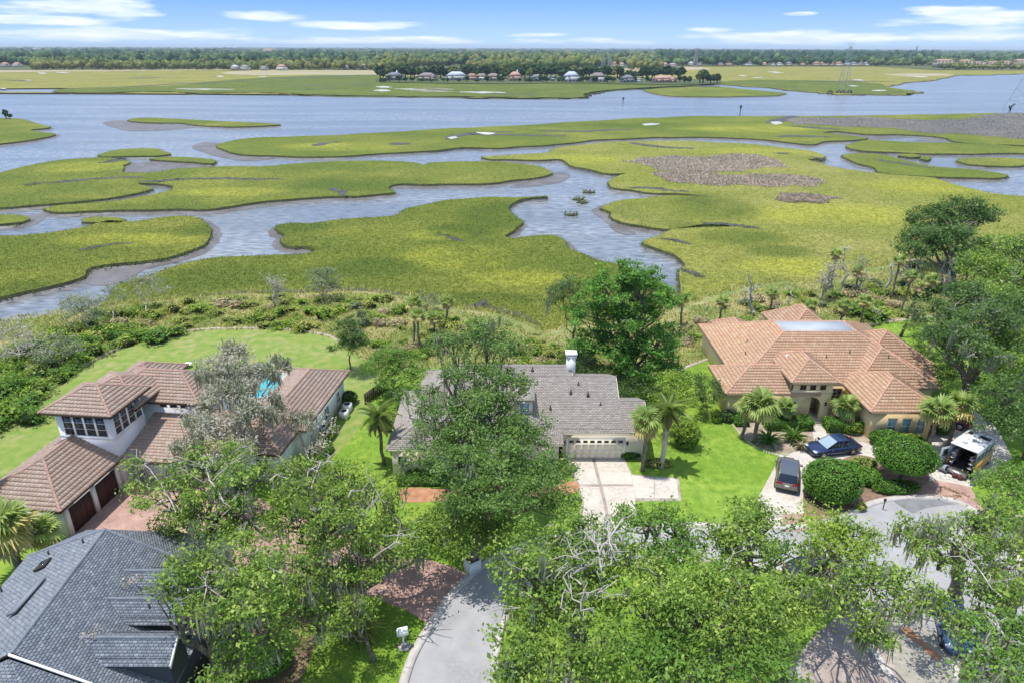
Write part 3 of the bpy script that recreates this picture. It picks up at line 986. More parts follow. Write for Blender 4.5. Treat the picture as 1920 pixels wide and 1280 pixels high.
def strip_mesh(r, N, h, z0, gap=None):
    b = MB()
    if gap is None:
        chunks = [(0, len(r) - 1)]
    else:
        chunks = [(a, min(a + gap, len(r) - 1)) for a in range(0, len(r) - 1, gap)]
    out = []
    for a, e in chunks:
        rr, NN = r[a:e + 1].copy(), N[a:e + 1]
        if gap is not None and len(rr) > 1:
            d = rr[-1] - rr[-2]
            rr[-1] = rr[-1] - d / (np.linalg.norm(d) + 1e-9) * 0.025
        m = len(rr)
        L, R = rr + NN, rr - NN
        V = np.concatenate([np.column_stack([L, np.full(m, z0)]), np.column_stack([L, np.full(m, h)]), np.column_stack([R, np.full(m, h)]), np.column_stack([R, np.full(m, z0)])])
        i = np.arange(m - 1)
        F = np.concatenate([np.stack([i + s * m, i + 1 + s * m, i + 1 + (s + 1) * m, i + (s + 1) * m], 1) for s in range(3)])
        F = F[:, ::-1]
        c = [(0, m, 2 * m, 3 * m), (m - 1, 4 * m - 1, 3 * m - 1, 2 * m - 1)]
        b2 = MB()
        b2.add(V, F)
        b2.add(V, c)
        out.append((b2, rr))
    return out


for pts, lab in (([(-60, 845), (0, 803), (55, 759), (106, 721), (146, 692), (193, 667), (255, 639), (292, 628), (365, 619), (437, 616), (529, 617), (583, 623), (622, 632), (650, 650)], 'long curved cream seawall edging the wide back lawn'),
                 ([(1270, 696), (1300, 684), (1335, 671), (1363, 660)], 'short straight cream seawall left of the orange tiled house'),
                 ([(1627, 612), (1663, 603), (1700, 600), (1740, 595), (1800, 588)], 'cream seawall on the lawn behind the orange tiled house')):
    r, N = wall_strip('seawall', pts, .38, .12, M_WALLC)
    b2, _ = strip_mesh(r, N, .14, -.6)[0]
    b2.build('seawall', M_WALLC, label=lab, cat='seawall')

# street
ROAD = [(740, 1400), (757, 1290), (775, 1230), (800, 1185), (835, 1130), (868, 1094), (905, 1062), (960, 1030), (1050, 1006), (1150, 992), (1290, 985), (1400, 990), (1500, 988), (1560, 976), (1600, 960), (1640, 943), (1700, 933),
        (1760, 934), (1800, 943), (1850, 975), (1900, 1030), (1960, 1150), (2000, 1400), (1500, 1500), (1000, 1500)]
o, road_q = sheet('road', ROAD, 0.012, M_ASPH, .4, 0, label='pale grey asphalt road looping round the cul-de-sac')
o, isl_q = sheet('island_lawn', [(925, 1500), (925, 1300), (935, 1200), (965, 1130), (1030, 1080), (1120, 1060), (1250, 1050), (1380, 1055), (1500, 1075), (1590, 1110), (1590, 1160), (1530, 1190), (1480, 1260), (1460, 1400), (1300, 1500)], .02, M_LAWN, .5, label='grass island under the oaks inside the loop road')
o, _ = sheet('road_patch', [(1668, 934), (1700, 935), (1760, 936), (1795, 944), (1760, 948), (1735, 952), (1712, 962), (1690, 950)], .017, M_ASPH2, None, 0, label='darker asphalt patch at the top of the cul-de-sac')
o, _ = sheet('paver_plaza', [(1505, 1300), (1500, 1230), (1530, 1185), (1580, 1150), (1625, 1165), (1660, 1205), (1720, 1260), (1760, 1340), (1700, 1420), (1510, 1400)], .026, M_PAVE2, None, 0, label='grey pink paver area at the bottom right of the loop')
M_BRUSH = mat('brushed grey green asphalt', (0.30, 0.29, 0.25), rough=.9, var=((0.20, 0.195, 0.175), .7, 6, 3.5, (2.5, .5, 1), .9), var2=((0.38, 0.35, 0.29), 3, 5, 2.5))
o, _ = sheet('side_street', [(1640, 1155), (1700, 1150), (1760, 1190), (1800, 1240), (1860, 1330), (1800, 1400), (1740, 1360), (1690, 1270), (1650, 1200)], .03, M_BRUSH, None, 0, label='brushed grey green road surface at the bottom right')
o, _ = sheet('leaf_drift', [(1690, 1178), (1700, 1174), (1730, 1200), (1765, 1232), (1755, 1236), (1722, 1208)], .036, M_STRAW, .3, .12, label='streak of orange fallen leaves along the side street')
o, _ = sheet('side_apron', [(1775, 1238), (1830, 1232), (1890, 1270), (1900, 1400), (1850, 1380)], .034, M_CONC, None, 0, label='cream concrete apron at the bottom right')
o, _ = sheet('side_street_gutter', [(1594, 1170), (1600, 1168), (1622, 1200), (1660, 1245), (1700, 1290), (1692, 1296), (1650, 1252), (1612, 1210)], .034, M_ASPH2, None, 0, label='dark gutter line beside the paver area')
o, _ = sheet('side_street_kerb', [(1622, 1200), (1636, 1204), (1675, 1262), (1720, 1330), (1705, 1330), (1660, 1264)], .038, M_KERB, None, 0, label='pale worn kerb strip between pavers and side street')


def kerb(pts, label, wdt=.55, h=.13, gap=6):
    r, N = wall_strip('kerb', pts, wdt, h, M_KERB, .5)
    root = empty('kerb', (0, 0, 0), kind='structure', label=label)
    for b2, rr in strip_mesh(r, N, h, -.05, gap):
        b2.build('kerb_stone', M_KERB, parent=root)


kerb([(745, 1340), (757, 1280), (775, 1228), (800, 1183), (835, 1129), (868, 1092), (905, 1061), (960, 1029), (1050, 1005), (1150, 991), (1290, 984), (1400, 989), (1500, 987), (1560, 975), (1600, 959), (1640, 942), (1700, 932), (1760, 933), (1800, 942), (1850, 974), (1900, 1029), (1960, 1149)],
     'pale concrete kerb round the outer edge of the loop road')
kerb([(925, 1300), (935, 1200), (965, 1130), (1030, 1080), (1120, 1060), (1250, 1050), (1380, 1055), (1500, 1075), (1590, 1110)], 'kerb round the oak island', .4, .12)

# brick drive of the white house
o, brick_q = sheet('brick_driveway', [(105, 1003), (132, 990), (228, 915), (236, 905), (330, 898), (430, 905), (520, 950), (640, 1000), (760, 1035), (850, 1062), (885, 1080), (872, 1093), (838, 1130), (806, 1176), (796, 1165), (760, 1142), (715, 1126), (690, 1118), (600, 1085), (480, 1062), (330, 1062), (200, 1040)], .018, M_PAVE, None, 0,
                   label='pink red brick paver driveway sweeping from the garage to the road')
# concrete slabs of the middle house
root = empty('driveway', P(1130, 900, 0), kind='structure', label='cream concrete slab driveway in front of the wide garage')
rl = np.array(root.location)
o, _ = sheet('driveway_base', [(1061, 856), (1171, 856), (1185, 888), (1230, 893), (1273, 895), (1277, 938), (1192, 939), (1192, 950), (1200, 995), (1080, 998), (1092, 940)], .010, M_PAVE2, None, 0, label='grey brick joints and border of the slab driveway')
for pts in ([(1062, 857), (1109, 857), (1122, 908), (1087, 908)], [(1115, 857), (1169, 857), (1183, 889), (1187, 908), (1128, 908)], [(1087, 912), (1123, 912), (1132, 947), (1140, 992), (1090, 995), (1095, 945)],
            [(1130, 911.5), (1188, 911.5), (1191, 934), (1191, 950), (1194, 992), (1146, 992), (1138, 948)], [(1184, 890), (1226, 895), (1226.5, 934), (1192, 934)], [(1227.3, 895.5), (1269, 896.5), (1272, 934), (1228, 934)]):
    b = MB()
    w = [P(x, y, 0) - rl for x, y in pts]
    b.poly([(p[0], p[1]) for p in w], .035)
    m = len(w)
    V = [(p[0], p[1], .035) for p in w] + [(p[0], p[1], 0) for p in w]
    b.add(V, [(i, i + m, (i + 1) % m + m, (i + 1) % m) for i in range(m)])
    b.build('concrete_slab', M_CONC, parent=root)

# drive of the orange tiled house
o, drive_q = sheet('garden_driveway', [(1402, 992), (1423, 930), (1437, 903), (1455, 870), (1477, 851), (1500, 842), (1540, 826), (1620, 828), (1700, 855), (1740, 850), (1752, 800), (1785, 776), (1830, 772), (1862, 792), (1885, 830), (1898, 858), (1820, 914), (1790, 912), (1740, 900), (1660, 890), (1560, 870),
                                       (1520, 880), (1506, 915), (1506, 950), (1512, 992)], .012, M_CONC, None, 0, label='pale concrete drive curving past the parked cars')
o, _ = sheet('brick_band', [(1466, 962), (1510, 962), (1515, 994), (1470, 996)], .022, M_PAVE, None, 0, label='pink brick band where the left drive meets the road')
o, _ = sheet('brick_apron', [(1664, 932), (1700, 922), (1740, 905), (1752, 898), (1820, 912), (1838, 945), (1855, 975), (1802, 942), (1760, 933), (1700, 932)], .022, M_PAVE, None, 0, label='brick apron between the right drive and the road')
o, _ = sheet('planting_bed', [(1512, 905), (1524, 878), (1560, 868), (1610, 852), (1660, 862), (1700, 868), (1738, 885), (1742, 900), (1715, 918), (1670, 930), (1632, 940), (1602, 952), (1560, 972), (1520, 970), (1506, 940)], .026, M_MULCH, .3, 0, label='mulched island bed with clipped bushes')
o, _ = sheet('house_bed', [(1345, 740), (1365, 775), (1380, 800), (1400, 822), (1430, 838), (1470, 850), (1500, 842), (1540, 826), (1620, 832), (1700, 860), (1760, 850), (1775, 800), (1765, 770), (1600, 760), (1450, 755)], .010, M_SHELL, .3, 0, label='pale shell planting bed in front of the orange tiled house')
o, _ = sheet('garden_path', [(1521, 788), (1545, 788), (1549, 812), (1562, 832), (1528, 836), (1524, 812)], .03, M_CONC, None, 0, label='narrow tan path to the arched entry')
r, N = wall_strip('edge', [(1365, 782), (1380, 803), (1400, 826), (1430, 843), (1462, 853), (1478, 852)], .15, .1, M_WALLC)
b2, _ = strip_mesh(r, N, .08, -.05)[0]
b2.build('bed_edging', M_WALLC, kind='structure', label='cream edging between lawn and shell bed')
o, _ = sheet('straw_bed', [(750, 917), (840, 915), (960, 905), (1060, 900), (1085, 905), (1080, 922), (960, 930), (842, 937), (752, 937)], .014, M_STRAW, .3, .05, label='orange pine straw strip below the clipped hedge')
o, _ = sheet('oak_bed', [(720, 1050), (860, 1040), (930, 1030), (905, 1062), (870, 1092), (800, 1070)], .016, M_LAWN, .3, .05, label='shaded grass beside the road at the white planter')
o, _ = sheet('shrub_bed', [(300, 1200), (430, 1150), (540, 1140), (600, 1150), (590, 1210), (560, 1290), (520, 1400), (300, 1400)], .016, M_MULCH, .3, .05, label='brown mulch bed under the foreground oaks')

# pool behind the white house
M_POOL = mat('pool water', (0.03, 0.42, 0.50), rough=.05, spec=.6, bump=(1.5, .3, .05))
M_DECK = mat('pool deck', (0.46, 0.41, 0.36), rough=.8, var=((0.38, 0.33, 0.28), .8, 5, 3))
sheet('pool_deck', [(425, 752), (440, 712), (470, 700), (545, 693), (560, 700), (520, 760)], .016, M_DECK, None, 0, label='pale paving round the swimming pool')
b = MB()
q = px_outline([(455, 746), (466, 716), (480, 706), (530, 702), (526, 712), (505, 746)], None)
b.poly([tuple(p) for p in q], .03)
b.build('swimming_pool', M_POOL, label='turquoise swimming pool beside the white tile roofed house', cat='pool')
# ================================================================== houses near the camera
M_TILE_D = mat('orange clay tile', (0.54, 0.31, 0.20), rough=.8, island=((0.478, 0.286, 0.16), (0.592, 0.395, 0.244), (0.519, 0.32, 0.181), (0.664, 0.492, 0.322)), var=((0.40, 0.235, 0.16), .5, 5, 2.5), var2=((0.36, 0.23, 0.17), .12, 6, 4.0))
M_TILE_A = mat('brown clay tile', (0.38, 0.235, 0.18), rough=.85, island=((0.398, 0.294, 0.227), (0.506, 0.397, 0.308), (0.434, 0.323, 0.25), (0.566, 0.472, 0.39)), var=((0.30, 0.19, 0.15), .5, 5, 2.5), var2=((0.30, 0.205, 0.165), .15, 6, 4.0))
M_SH_B = mat('slate blue shingle', (0.105, 0.125, 0.155), rough=.9, island=((0.178, 0.196, 0.224), (0.337, 0.358, 0.387), (0.225, 0.255, 0.286), (0.446, 0.471, 0.503)), var=((0.15, 0.165, 0.185), .25, 6, 3.5))
M_SH_C = mat('warm grey shingle', (0.26, 0.235, 0.215), rough=.9, island=((0.301, 0.26, 0.23), (0.459, 0.4, 0.356), (0.371, 0.321, 0.283), (0.552, 0.496, 0.446)), var=((0.27, 0.25, 0.22), .25, 6, 3.5))
M_UNDER = mat('roof underlay', (0.035, 0.03, 0.028), rough=.95)
M_CAP_D = mat('orange hip caps', (0.50, 0.29, 0.20), rough=.8, island=(.85, 1.12))
M_CAP_A = mat('brown hip caps', (0.36, 0.23, 0.18), rough=.8, island=(.85, 1.12))
M_CAP_B = mat('slate ridge caps', (0.17, 0.19, 0.22), rough=.9, island=(.85, 1.12))
M_CAP_C = mat('grey ridge caps', (0.27, 0.245, 0.225), rough=.9, island=(.85, 1.12))
M_YEL = mat('ochre stucco', (0.86, 0.68, 0.38), rough=.9, var=((0.80, 0.61, 0.33), .8, 5, 2.5))
M_YEL2 = mat('pale ochre trim', (0.88, 0.74, 0.50), rough=.85)
M_WHT = mat('white stucco', (0.88, 0.88, 0.88), rough=.9, var=((0.82, 0.82, 0.83), .8, 5, 2.5))
M_BEI = mat('beige siding', (0.80, 0.71, 0.57), rough=.85, var=((0.75, 0.66, 0.52), .8, 4, 2.5))
M_CRM = mat('cream paint', (0.84, 0.76, 0.62), rough=.7)
M_WPAINT = mat('white paint', (0.82, 0.82, 0.81), rough=.6)
M_FASC = mat('brown fascia', (0.09, 0.055, 0.04), rough=.7)
M_FASCD = mat('tan fascia', (0.42, 0.30, 0.22), rough=.7)
M_GLASS = mat('dark window glass', (0.02, 0.025, 0.03), rough=.08, spec=.8)
M_BGLASS = mat('blue window glass', (0.10, 0.28, 0.36), rough=.08, spec=.8, var=((0.35, 0.50, 0.60), 1.2, 3, 5.0))
M_BRZ = mat('bronze frame', (0.05, 0.035, 0.028), rough=.6)
M_WOOD = mat('dark stained wood', (0.085, 0.035, 0.022), rough=.6, var=((0.05, 0.022, 0.015), 3, 4, 4, (1, 1, .1)))
M_SIDING_SHADE = mat('siding with painted shade', (0.07, 0.075, 0.085), rough=.9)  # near black: shadow under the dormer eaves put into the wall colour
M_DECKM = mat('grey roof membrane', (0.42, 0.46, 0.50), rough=.5, var=((0.34, 0.37, 0.40), .4, 5, 3))
M_PIPE = mat('dark vent pipe', (0.05, 0.05, 0.05), rough=.6)
M_METAL = mat('galvanised metal', (0.5, 0.5, 0.5), rough=.4, metal=.8)


def clip(poly, axis, lim, keep_less):
    out = []
    n = len(poly)
    for i in range(n):
        a, c = poly[i], poly[(i + 1) % n]
        ia = (a[axis] <= lim + 1e-9) if keep_less else (a[axis] >= lim - 1e-9)
        ic = (c[axis] <= lim + 1e-9) if keep_less else (c[axis] >= lim - 1e-9)
        if ia:
            out.append(a)
        if ia != ic:
            t = (lim - a[axis]) / (c[axis] - a[axis])
            q = (a[0] + (c[0] - a[0]) * t, a[1] + (c[1] - a[1]) * t)
            out.append(q)
    return out


def courses(mb, poly, e, w, lift=.045, gap=.012, rng=RNG, jitter=.008):
    """cover a planar convex roof polygon with overlapping tiles laid in courses"""
    Pn = [np.array(p, float) for p in poly]
    nrm = np.cross(Pn[1] - Pn[0], Pn[2] - Pn[0])
    if len(Pn) > 3 and np.linalg.norm(nrm) < 1e-6:
        nrm = np.cross(Pn[2] - Pn[1], Pn[3] - Pn[1])
    nrm /= np.linalg.norm(nrm)
    if nrm[2] < 0:
        nrm = -nrm
    dn = np.array([nrm[0], nrm[1], 0.0]) * nrm[2]
    dn[2] = -(nrm[0] ** 2 + nrm[1] ** 2)
    dn /= np.linalg.norm(dn)
    u = np.cross(nrm, dn)
    o = Pn[0]
    p2 = [(float((p - o) @ u), float((p - o) @ dn)) for p in Pn]
    smax = max(p[1] for p in p2)
    smin = min(p[1] for p in p2)
    k = 0
    s1 = smax
    V, F = [], []
    while s1 > smin + .02:
        s0 = s1 - e
        band = clip(clip(p2, 1, s1, True), 1, s0, False)
        if len(band) >= 3:
            u0 = min(p[0] for p in band)
            u1 = max(p[0] for p in band)
            st = math.floor(u0 / w) * w - (w / 2 if k % 2 else 0) 
            while st < u1:
                cell = clip(clip(band, 0, st + gap, False), 0, st + w - gap, True)
                st += w
                if len(cell) < 3:
                    continue
                j = rng.uniform(-jitter, jitter)
                n0 = len(V)
                m = len(cell)
                top = []
                for (a, s) in cell:
                    h = 0.012 + (lift + j) * max((s - s0) / e, 0)
                    top.append(o + a * u + s * dn + h * nrm)
                V += top
                F.append(tuple(range(n0, n0 + m)))
                # the front edge of the tile
                for i in range(m):
                    a, c = cell[i], cell[(i + 1) % m]
                    if abs(a[1] - s1) < 1e-6 and abs(c[1] - s1) < 1e-6:
                        b0 = len(V)
                        V += [o + a[0] * u + a[1] * dn, o + c[0] * u + c[1] * dn]
                        F.append((n0 + i, b0, b0 + 1, n0 + (i + 1) % m))
        s1 = s0
        k += 1
    if V:
        # faces may be wound either way; make them face up
        VV = np.array(V)
        FF = []
        for f in F:
            if len(f) >= 3:
                nn = np.cross(VV[f[1]] - VV[f[0]], VV[f[2]] - VV[f[0]])
                FF.append(f if nn @ (nrm + dn * .3) >= 0 else f[::-1])
        mb.add(VV, FF)
    return nrm


def caps(mb, a, c, r=.11, L=.36):
    a, c = np.array(a, float), np.array(c, float)
    d = c - a
    n = max(int(np.linalg.norm(d) / L), 1)
    t = d / np.linalg.norm(d)
    side = np.cross(t, [0, 0, 1.0])
    side /= np.linalg.norm(side) + 1e-9
    up = np.cross(side, t)
    for i in range(n):
        p, q = a + d * (i / n), a + d * ((i + 1.1) / n)
        r0, r1 = r * 1.12, r * .92
        V = []
        for pp, rr in ((p, r0), (q, r1)):
            for ang in (-95, -45, 0, 45, 95):
                g = math.radians(ang)
                V.append(pp + side * math.sin(g) * rr + up * (math.cos(g) * rr * .8 + .02))
        F = [(j, j + 1, j + 6, j + 5) for j in range(4)]
        mb.add(V, F)


class House:
    def __init__(s, name, loc, rz, label, tile, cap, fascia, wall, e=.36, w=.33, lift=.05, capr=.11):
        s.root = empty(name, loc, rz, label=label, cat='house')
        s.t, s.c, s.u, s.f, s.w = MB(), MB(), MB(), MB(), MB()
        s.m = (tile, cap, fascia, wall)
        s.e, s.tw, s.lift, s.capr = e, w, lift, capr

    def plane(s, pts, thin=False):
        nrm = courses(s.t, pts, s.e, s.tw, s.lift)
        pts = [np.array(p, float) for p in pts]
        n = len(pts)
        V = pts + [p - nrm * .12 for p in pts]
        f = tuple(range(n))
        nn = np.cross(pts[1] - pts[0], pts[2] - pts[0])
        if nn @ nrm < 0:
            f = f[::-1]
        s.u.add(V, [f, tuple(i + n for i in f[::-1])] + [(i, i + n, (i + 1) % n + n, (i + 1) % n) for i in range(n)])

    def block(s, x0, x1, y0, y1, ze, pitch, kind='hip', wall=True, oh=.6, zcap=None, wz0=0, caps_on=True, plate=True):
        """kind: hip, or gable with its ridge along x / y ('gx','gy')"""
        W_, D_ = x1 - x0, y1 - y0
        if kind == 'hip':
            along_x = W_ >= D_
            h = min(W_, D_) / 2
            if zcap is not None and (zcap - ze) / pitch < h:
                h = (zcap - ze) / pitch
                zt = zcap
                a, b_, c, d = (x0 + h, y0 + h, zt), (x1 - h, y0 + h, zt), (x1 - h, y1 - h, zt), (x0 + h, y1 - h, zt)
            else:
                zt = ze + h * pitch
                if along_x:
                    ym = (y0 + y1) / 2
                    a = d = (x0 + h, ym, zt)
                    b_ = c = (x1 - h, ym, zt)
                else:
                    xm = (x0 + x1) / 2
                    a = b_ = (xm, y0 + h, zt)
                    c = d = (xm, y1 - h, zt)
            A, B, C, D = (x0, y0, ze), (x1, y0, ze), (x1, y1, ze), (x0, y1, ze)

            def uniq(l):
                o = []
                for p in l:
                    if not o or max(abs(p[i] - o[-1][i]) for i in range(3)) > 1e-4:
                        o.append(p)
                if max(abs(o[0][i] - o[-1][i]) for i in range(3)) < 1e-4:
                    o.pop()
                return o
            for pl in ((A, B, b_, a), (B, C, c, b_), (C, D, d, c), (D, A, a, d)):
                s.plane(uniq(pl))
            if caps_on:
                for p, q in ((A, a), (B, b_), (C, c), (D, d)):
                    caps(s.c, p, q, s.capr)
                for p, q in ((a, b_), (b_, c), (c, d), (d, a)):
                    if max(abs(p[i] - q[i]) for i in range(3)) > .05:
                        caps(s.c, p, q, s.capr)
                        if zcap is None or h < min(W_, D_) / 2 - 1e-6:
                            pass
            if zcap is not None and a != d and a != b_:
                b2 = MB()
                b2.box(a[0] + .05, b_[0] - .05, a[1] + .05, d[1] - .05, zt - .1, zt + .03)
                b2.build('roof_membrane', M_DECKM, parent=s.root)
            top = zt
        elif kind == 'gx':
            ym = (y0 + y1) / 2
            zt = ze + (ym - y0) * pitch
            s.plane([(x0, y0, ze), (x1, y0, ze), (x1, ym, zt), (x0, ym, zt)])
            s.plane([(x0, y1, ze), (x0, ym, zt), (x1, ym, zt), (x1, y1, ze)])
            caps(s.c, (x0, ym, zt), (x1, ym, zt), s.capr)
            for x in (x0 + oh, x1 - oh):
                if wall:
                    s.w.add([(x, y0 + oh, ze - .1), (x, y1 - oh, ze - .1), (x, y1 - oh, ze + oh * pitch - .14), (x, ym, zt - .14), (x, y0 + oh, ze + oh * pitch - .14)], [(0, 1, 2, 3, 4)])
            for x in (x0 - .03, x1 + .03):
                s.f.obox((x, (y0 + ym) / 2, (ze + zt) / 2 - .15), (.03, 0, 0), (0, (ym - y0) / 2, (zt - ze) / 2), (0, 0, .11))
                s.f.obox((x, (y1 + ym) / 2, (ze + zt) / 2 - .15), (.03, 0, 0), (0, (ym - y1) / 2, (zt - ze) / 2), (0, 0, .11))
        elif kind == 'gy':
            xm = (x0 + x1) / 2
            zt = ze + (xm - x0) * pitch
            s.plane([(x0, y0, ze), (xm, y0, zt), (xm, y1, zt), (x0, y1, ze)])
            s.plane([(x1, y0, ze), (x1, y1, ze), (xm, y1, zt), (xm, y0, zt)])
            caps(s.c, (xm, y0, zt), (xm, y1, zt), s.capr)
            for y in (y0 + oh, y1 - oh):
                if wall:
                    s.w.add([(x0 + oh, y, ze - .1), (x1 - oh, y, ze - .1), (x1 - oh, y, ze + oh * pitch - .14), (xm, y, zt - .14), (x0 + oh, y, ze + oh * pitch - .14)], [(0, 1, 2, 3, 4)])
            for y in (y0 - .03, y1 + .03):
                s.f.obox(((x0 + xm) / 2, y, (ze + zt) / 2 - .08), (0, .03, 0), ((xm - x0) / 2, 0, (zt - ze) / 2), (0, 0, .11))
                s.f.obox(((x1 + xm) / 2, y, (ze + zt) / 2 - .08), (0, .03, 0), ((xm - x1) / 2, 0, (zt - ze) / 2), (0, 0, .11))
        if plate:
            if kind == 'hip':
                s.f.box(x0 + .02, x1 - .02, y0 + .02, y1 - .02, ze - .2, ze - .03)
            else:
                for yy in ((y0, y0 + .06), (y1 - .06, y1)) if kind == 'gx' else ():
                    s.f.box(x0, x1, yy[0], yy[1], ze - .22, ze - .04)
                for xx in ((x0, x0 + .06), (x1 - .06, x1)) if kind == 'gy' else ():
                    s.f.box(xx[0], xx[1], y0, y1, ze - .22, ze - .04)
        if wall:
            s.w.box(x0 + oh, x1 - oh, y0 + oh, y1 - oh, wz0, ze - .1)
        return zt

    def window(s, c, wd, ht, face, frame=None, glass=None, bars=(1, 1), depth_=.08, name='window', arch=False):
        """face: direction the window looks ('-y', '+x', '-x')"""
        frame, glass = frame or M_WPAINT, glass or M_GLASS
        b, g = MB(), MB()
        t = .07
        def rect(mb, a0, a1, z0, z1, d0, d1):
            if face == '-y':
                mb.box(c[0] + a0, c[0] + a1, c[1] - d1, c[1] - d0, c[2] + z0, c[2] + z1)
            elif face == '+x':
                mb.box(c[0] + d0, c[0] + d1, c[1] + a0, c[1] + a1, c[2] + z0, c[2] + z1)
            elif face == '-x':
                mb.box(c[0] - d1, c[0] - d0, c[1] + a0, c[1] + a1, c[2] + z0, c[2] + z1)
        rect(b, -wd / 2 - t, wd / 2 + t, ht / 2, ht / 2 + t, 0, depth_)
        rect(b, -wd / 2 - t, wd / 2 + t, -ht / 2 - t, -ht / 2, 0, depth_ + .03)
        rect(b, -wd / 2 - t, -wd / 2, -ht / 2, ht / 2, 0, depth_)
        rect(b, wd / 2, wd / 2 + t, -ht / 2, ht / 2, 0, depth_)
        for i in range(1, bars[0]):
            x = -wd / 2 + wd * i / bars[0]
            rect(b, x - .02, x + .02, -ht / 2, ht / 2, .01, depth_ - .01)
        for i in range(1, bars[1]):
            z = -ht / 2 + ht * i / bars[1]
            rect(b, -wd / 2, wd / 2, z - .02, z + .02, .01, depth_ - .015)
        o = b.build(name, frame, parent=s.root)
        rect(g, -wd / 2, wd / 2, -ht / 2, ht / 2, .004, .03)
        g.build('pane', glass, parent=o)
        return o

    def finish(s):
        s.t.build('roof_tiles', s.m[0], parent=s.root, kind='stuff')
        s.c.build('ridge_caps', s.m[1], parent=s.root, kind='stuff')
        s.u.build('roof', M_UNDER, parent=s.root)
        if s.f.n:
            s.f.build('eaves', s.m[2], parent=s.root)
        s.w.build('wall', s.m[3], parent=s.root)


def lantern(parent, c, face='-y'):
    b = MB()
    b.lathe([(0, .25), (.09, .2), (.11, .05), (.08, -.18), (0, -.22)], (c[0], c[1] - .14, c[2]), 6)
    b.box(c[0] - .03, c[0] + .03, c[1] - .12, c[1], c[2] + .1, c[2] + .16)
    b.build('wall_lantern', M_BRZ, parent=parent)


# ---------------------------------------------------------------- D: orange tiled house, right
D = House('tiled_house', (0, 0, 0), 0, 'sprawling ochre stucco house under an orange clay tile hip roof', M_TILE_D, M_CAP_D, M_FASCD, M_YEL)
D.block(23.3, 44.6, 63.0, 79.4, 3.2, .47, zcap=6.3)
D.block(21.4, 31.0, 60.8, 67.4, 3.2, .5)
D.block(37.0, 46.4, 65.6, 75.5, 3.2, .62)
D.block(35.0, 43.6, 62.1, 73.0, 3.22, .62)
D.block(34.2, 41.3, 57.2, 65.5, 3.18, .55)
D.block(27.7, 32.7, 60.6, 67.5, 4.55, .6, wall=False)
D.block(32.6, 39.6, 75.0, 83.5, 3.2, .7)
D.block(25.2, 29.5, 73.5, 80.6, 3.2, .6)
D.finish()
R_ = D.root
# entry: tall portal with arch and three small openings
b = MB()
x0, x1, y0 = 28.2, 32.2, 61.1
xc, rad, spring = 30.2, 1.15, 1.75
N_ = 14
arc = [(xc + rad * math.cos(a), spring + rad * .85 * math.sin(a)) for a in np.linspace(math.pi, 0, N_)]
out_l = [(x0, 0), (x0, 4.4)]
for yy, flip in ((y0, False), (y0 + .35, True)):
    pts = [(x0, 0), (xc - rad, 0)] + arc + [(xc + rad, 0), (x1, 0), (x1, 4.4), (x0, 4.4)]
    tris = tessellate_polygon([[Vector((p[0], p[1], 0)) for p in pts]])
    b.add([(p[0], yy, p[1]) for p in pts], [t if not flip else t[::-1] for t in tris])
ap = [(xc - rad, 0)] + arc + [(xc + rad, 0)]
V = [(p[0], y0, p[1]) for p in ap] + [(p[0], y0 + .35, p[1]) for p in ap]
m = len(ap)
b.add(V, [(i, i + m, i + 1 + m, i + 1) for i in range(m - 1)])
b.box(x0, x0 + .35, y0 + .35, y0 + 3.4, 0, 4.4)
b.box(x1 - .35, x1, y0 + .35, y0 + 3.4, 0, 4.4)
b.build('entry_portal', M_YEL, parent=R_)
b = MB()
b.box(x0 - .08, x1 + .08, y0 - .1, y0, 3.28, 3.45)
b.box(x0 - .08, x1 + .08, y0 - .06, y0, 4.2, 4.36)
b.build('entry_moulding', M_YEL2, parent=R_)
for dx in (-1.0, 0, 1.0):
    D.window((xc + dx, y0, 3.83), .6, .55, '-y', M_YEL2, M_WOOD, (1, 1), .05)
b = MB()
b.box(xc - 1.0, xc + 1.0, y0 + 2.6, y0 + 2.75, 0, 2.6)
do = b.build('front_door', M_WOOD, parent=R_)
b = MB()
for dx in (-.48, .48):
    b.box(xc + dx - .33, xc + dx + .33, y0 + 2.57, y0 + 2.6, .4, 2.3)
b.build('pane', M_GLASS, parent=do)
b = MB()
b.box(xc - 1.9, xc + 1.9, y0 - .5, y0 + 3.2, 0, .16)
b.box(xc - 1.3, xc + 1.3, y0 - .95, y0 - .5, 0, .08)
b.build('step', M_CONC, parent=R_)
lantern(R_, (x0 + .45, y0, 2.0))
lantern(R_, (x1 - .45, y0, 2.0))
for x in (36.9, 38.3, 39.7):
    D.window((x, 57.8, 1.35), .78, 1.6, '-y', M_YEL2, M_BGLASS, (1, 2), .09)
for x in (24.0, 25.3):
    D.window((x, 61.4, 1.6), .8, 1.3, '-y', M_YEL2, M_GLASS, (2, 2), .09)
D.window((26.9, 63.6, 1.7), .7, 1.2, '-y', M_YEL2, M_GLASS, (2, 2))
D.window((34.0, 63.6, 1.7), .9, 1.4, '-y', M_YEL2, M_GLASS, (2, 2))
b = MB()
b.box(22.0, 30.4, 61.32, 61.4, 2.2, 2.36)
b.build('wall_moulding', M_YEL2, parent=R_)
for (x, y, z) in [(36.2, 66.8, 5.1), (33.5, 66.2, 4.75), (42.6, 63.6, 4.05), (39.5, 65.2, 5.2), (25.5, 68.0, 4.3), (26.4, 70.5, 4.6)]:
    b = MB()
    b.lathe([(.055, -.3), (.055, .35), (0, .36)], (x, y, z), 8)
    b.build('vent_pipe', M_PIPE, parent=R_)
b = MB()
b.obox((29.1, 65.3, 5.2), (.25, 0, 0), (0, .25, .12), (0, 0, .1))
b.build('skylight', M_WPAINT, parent=R_)

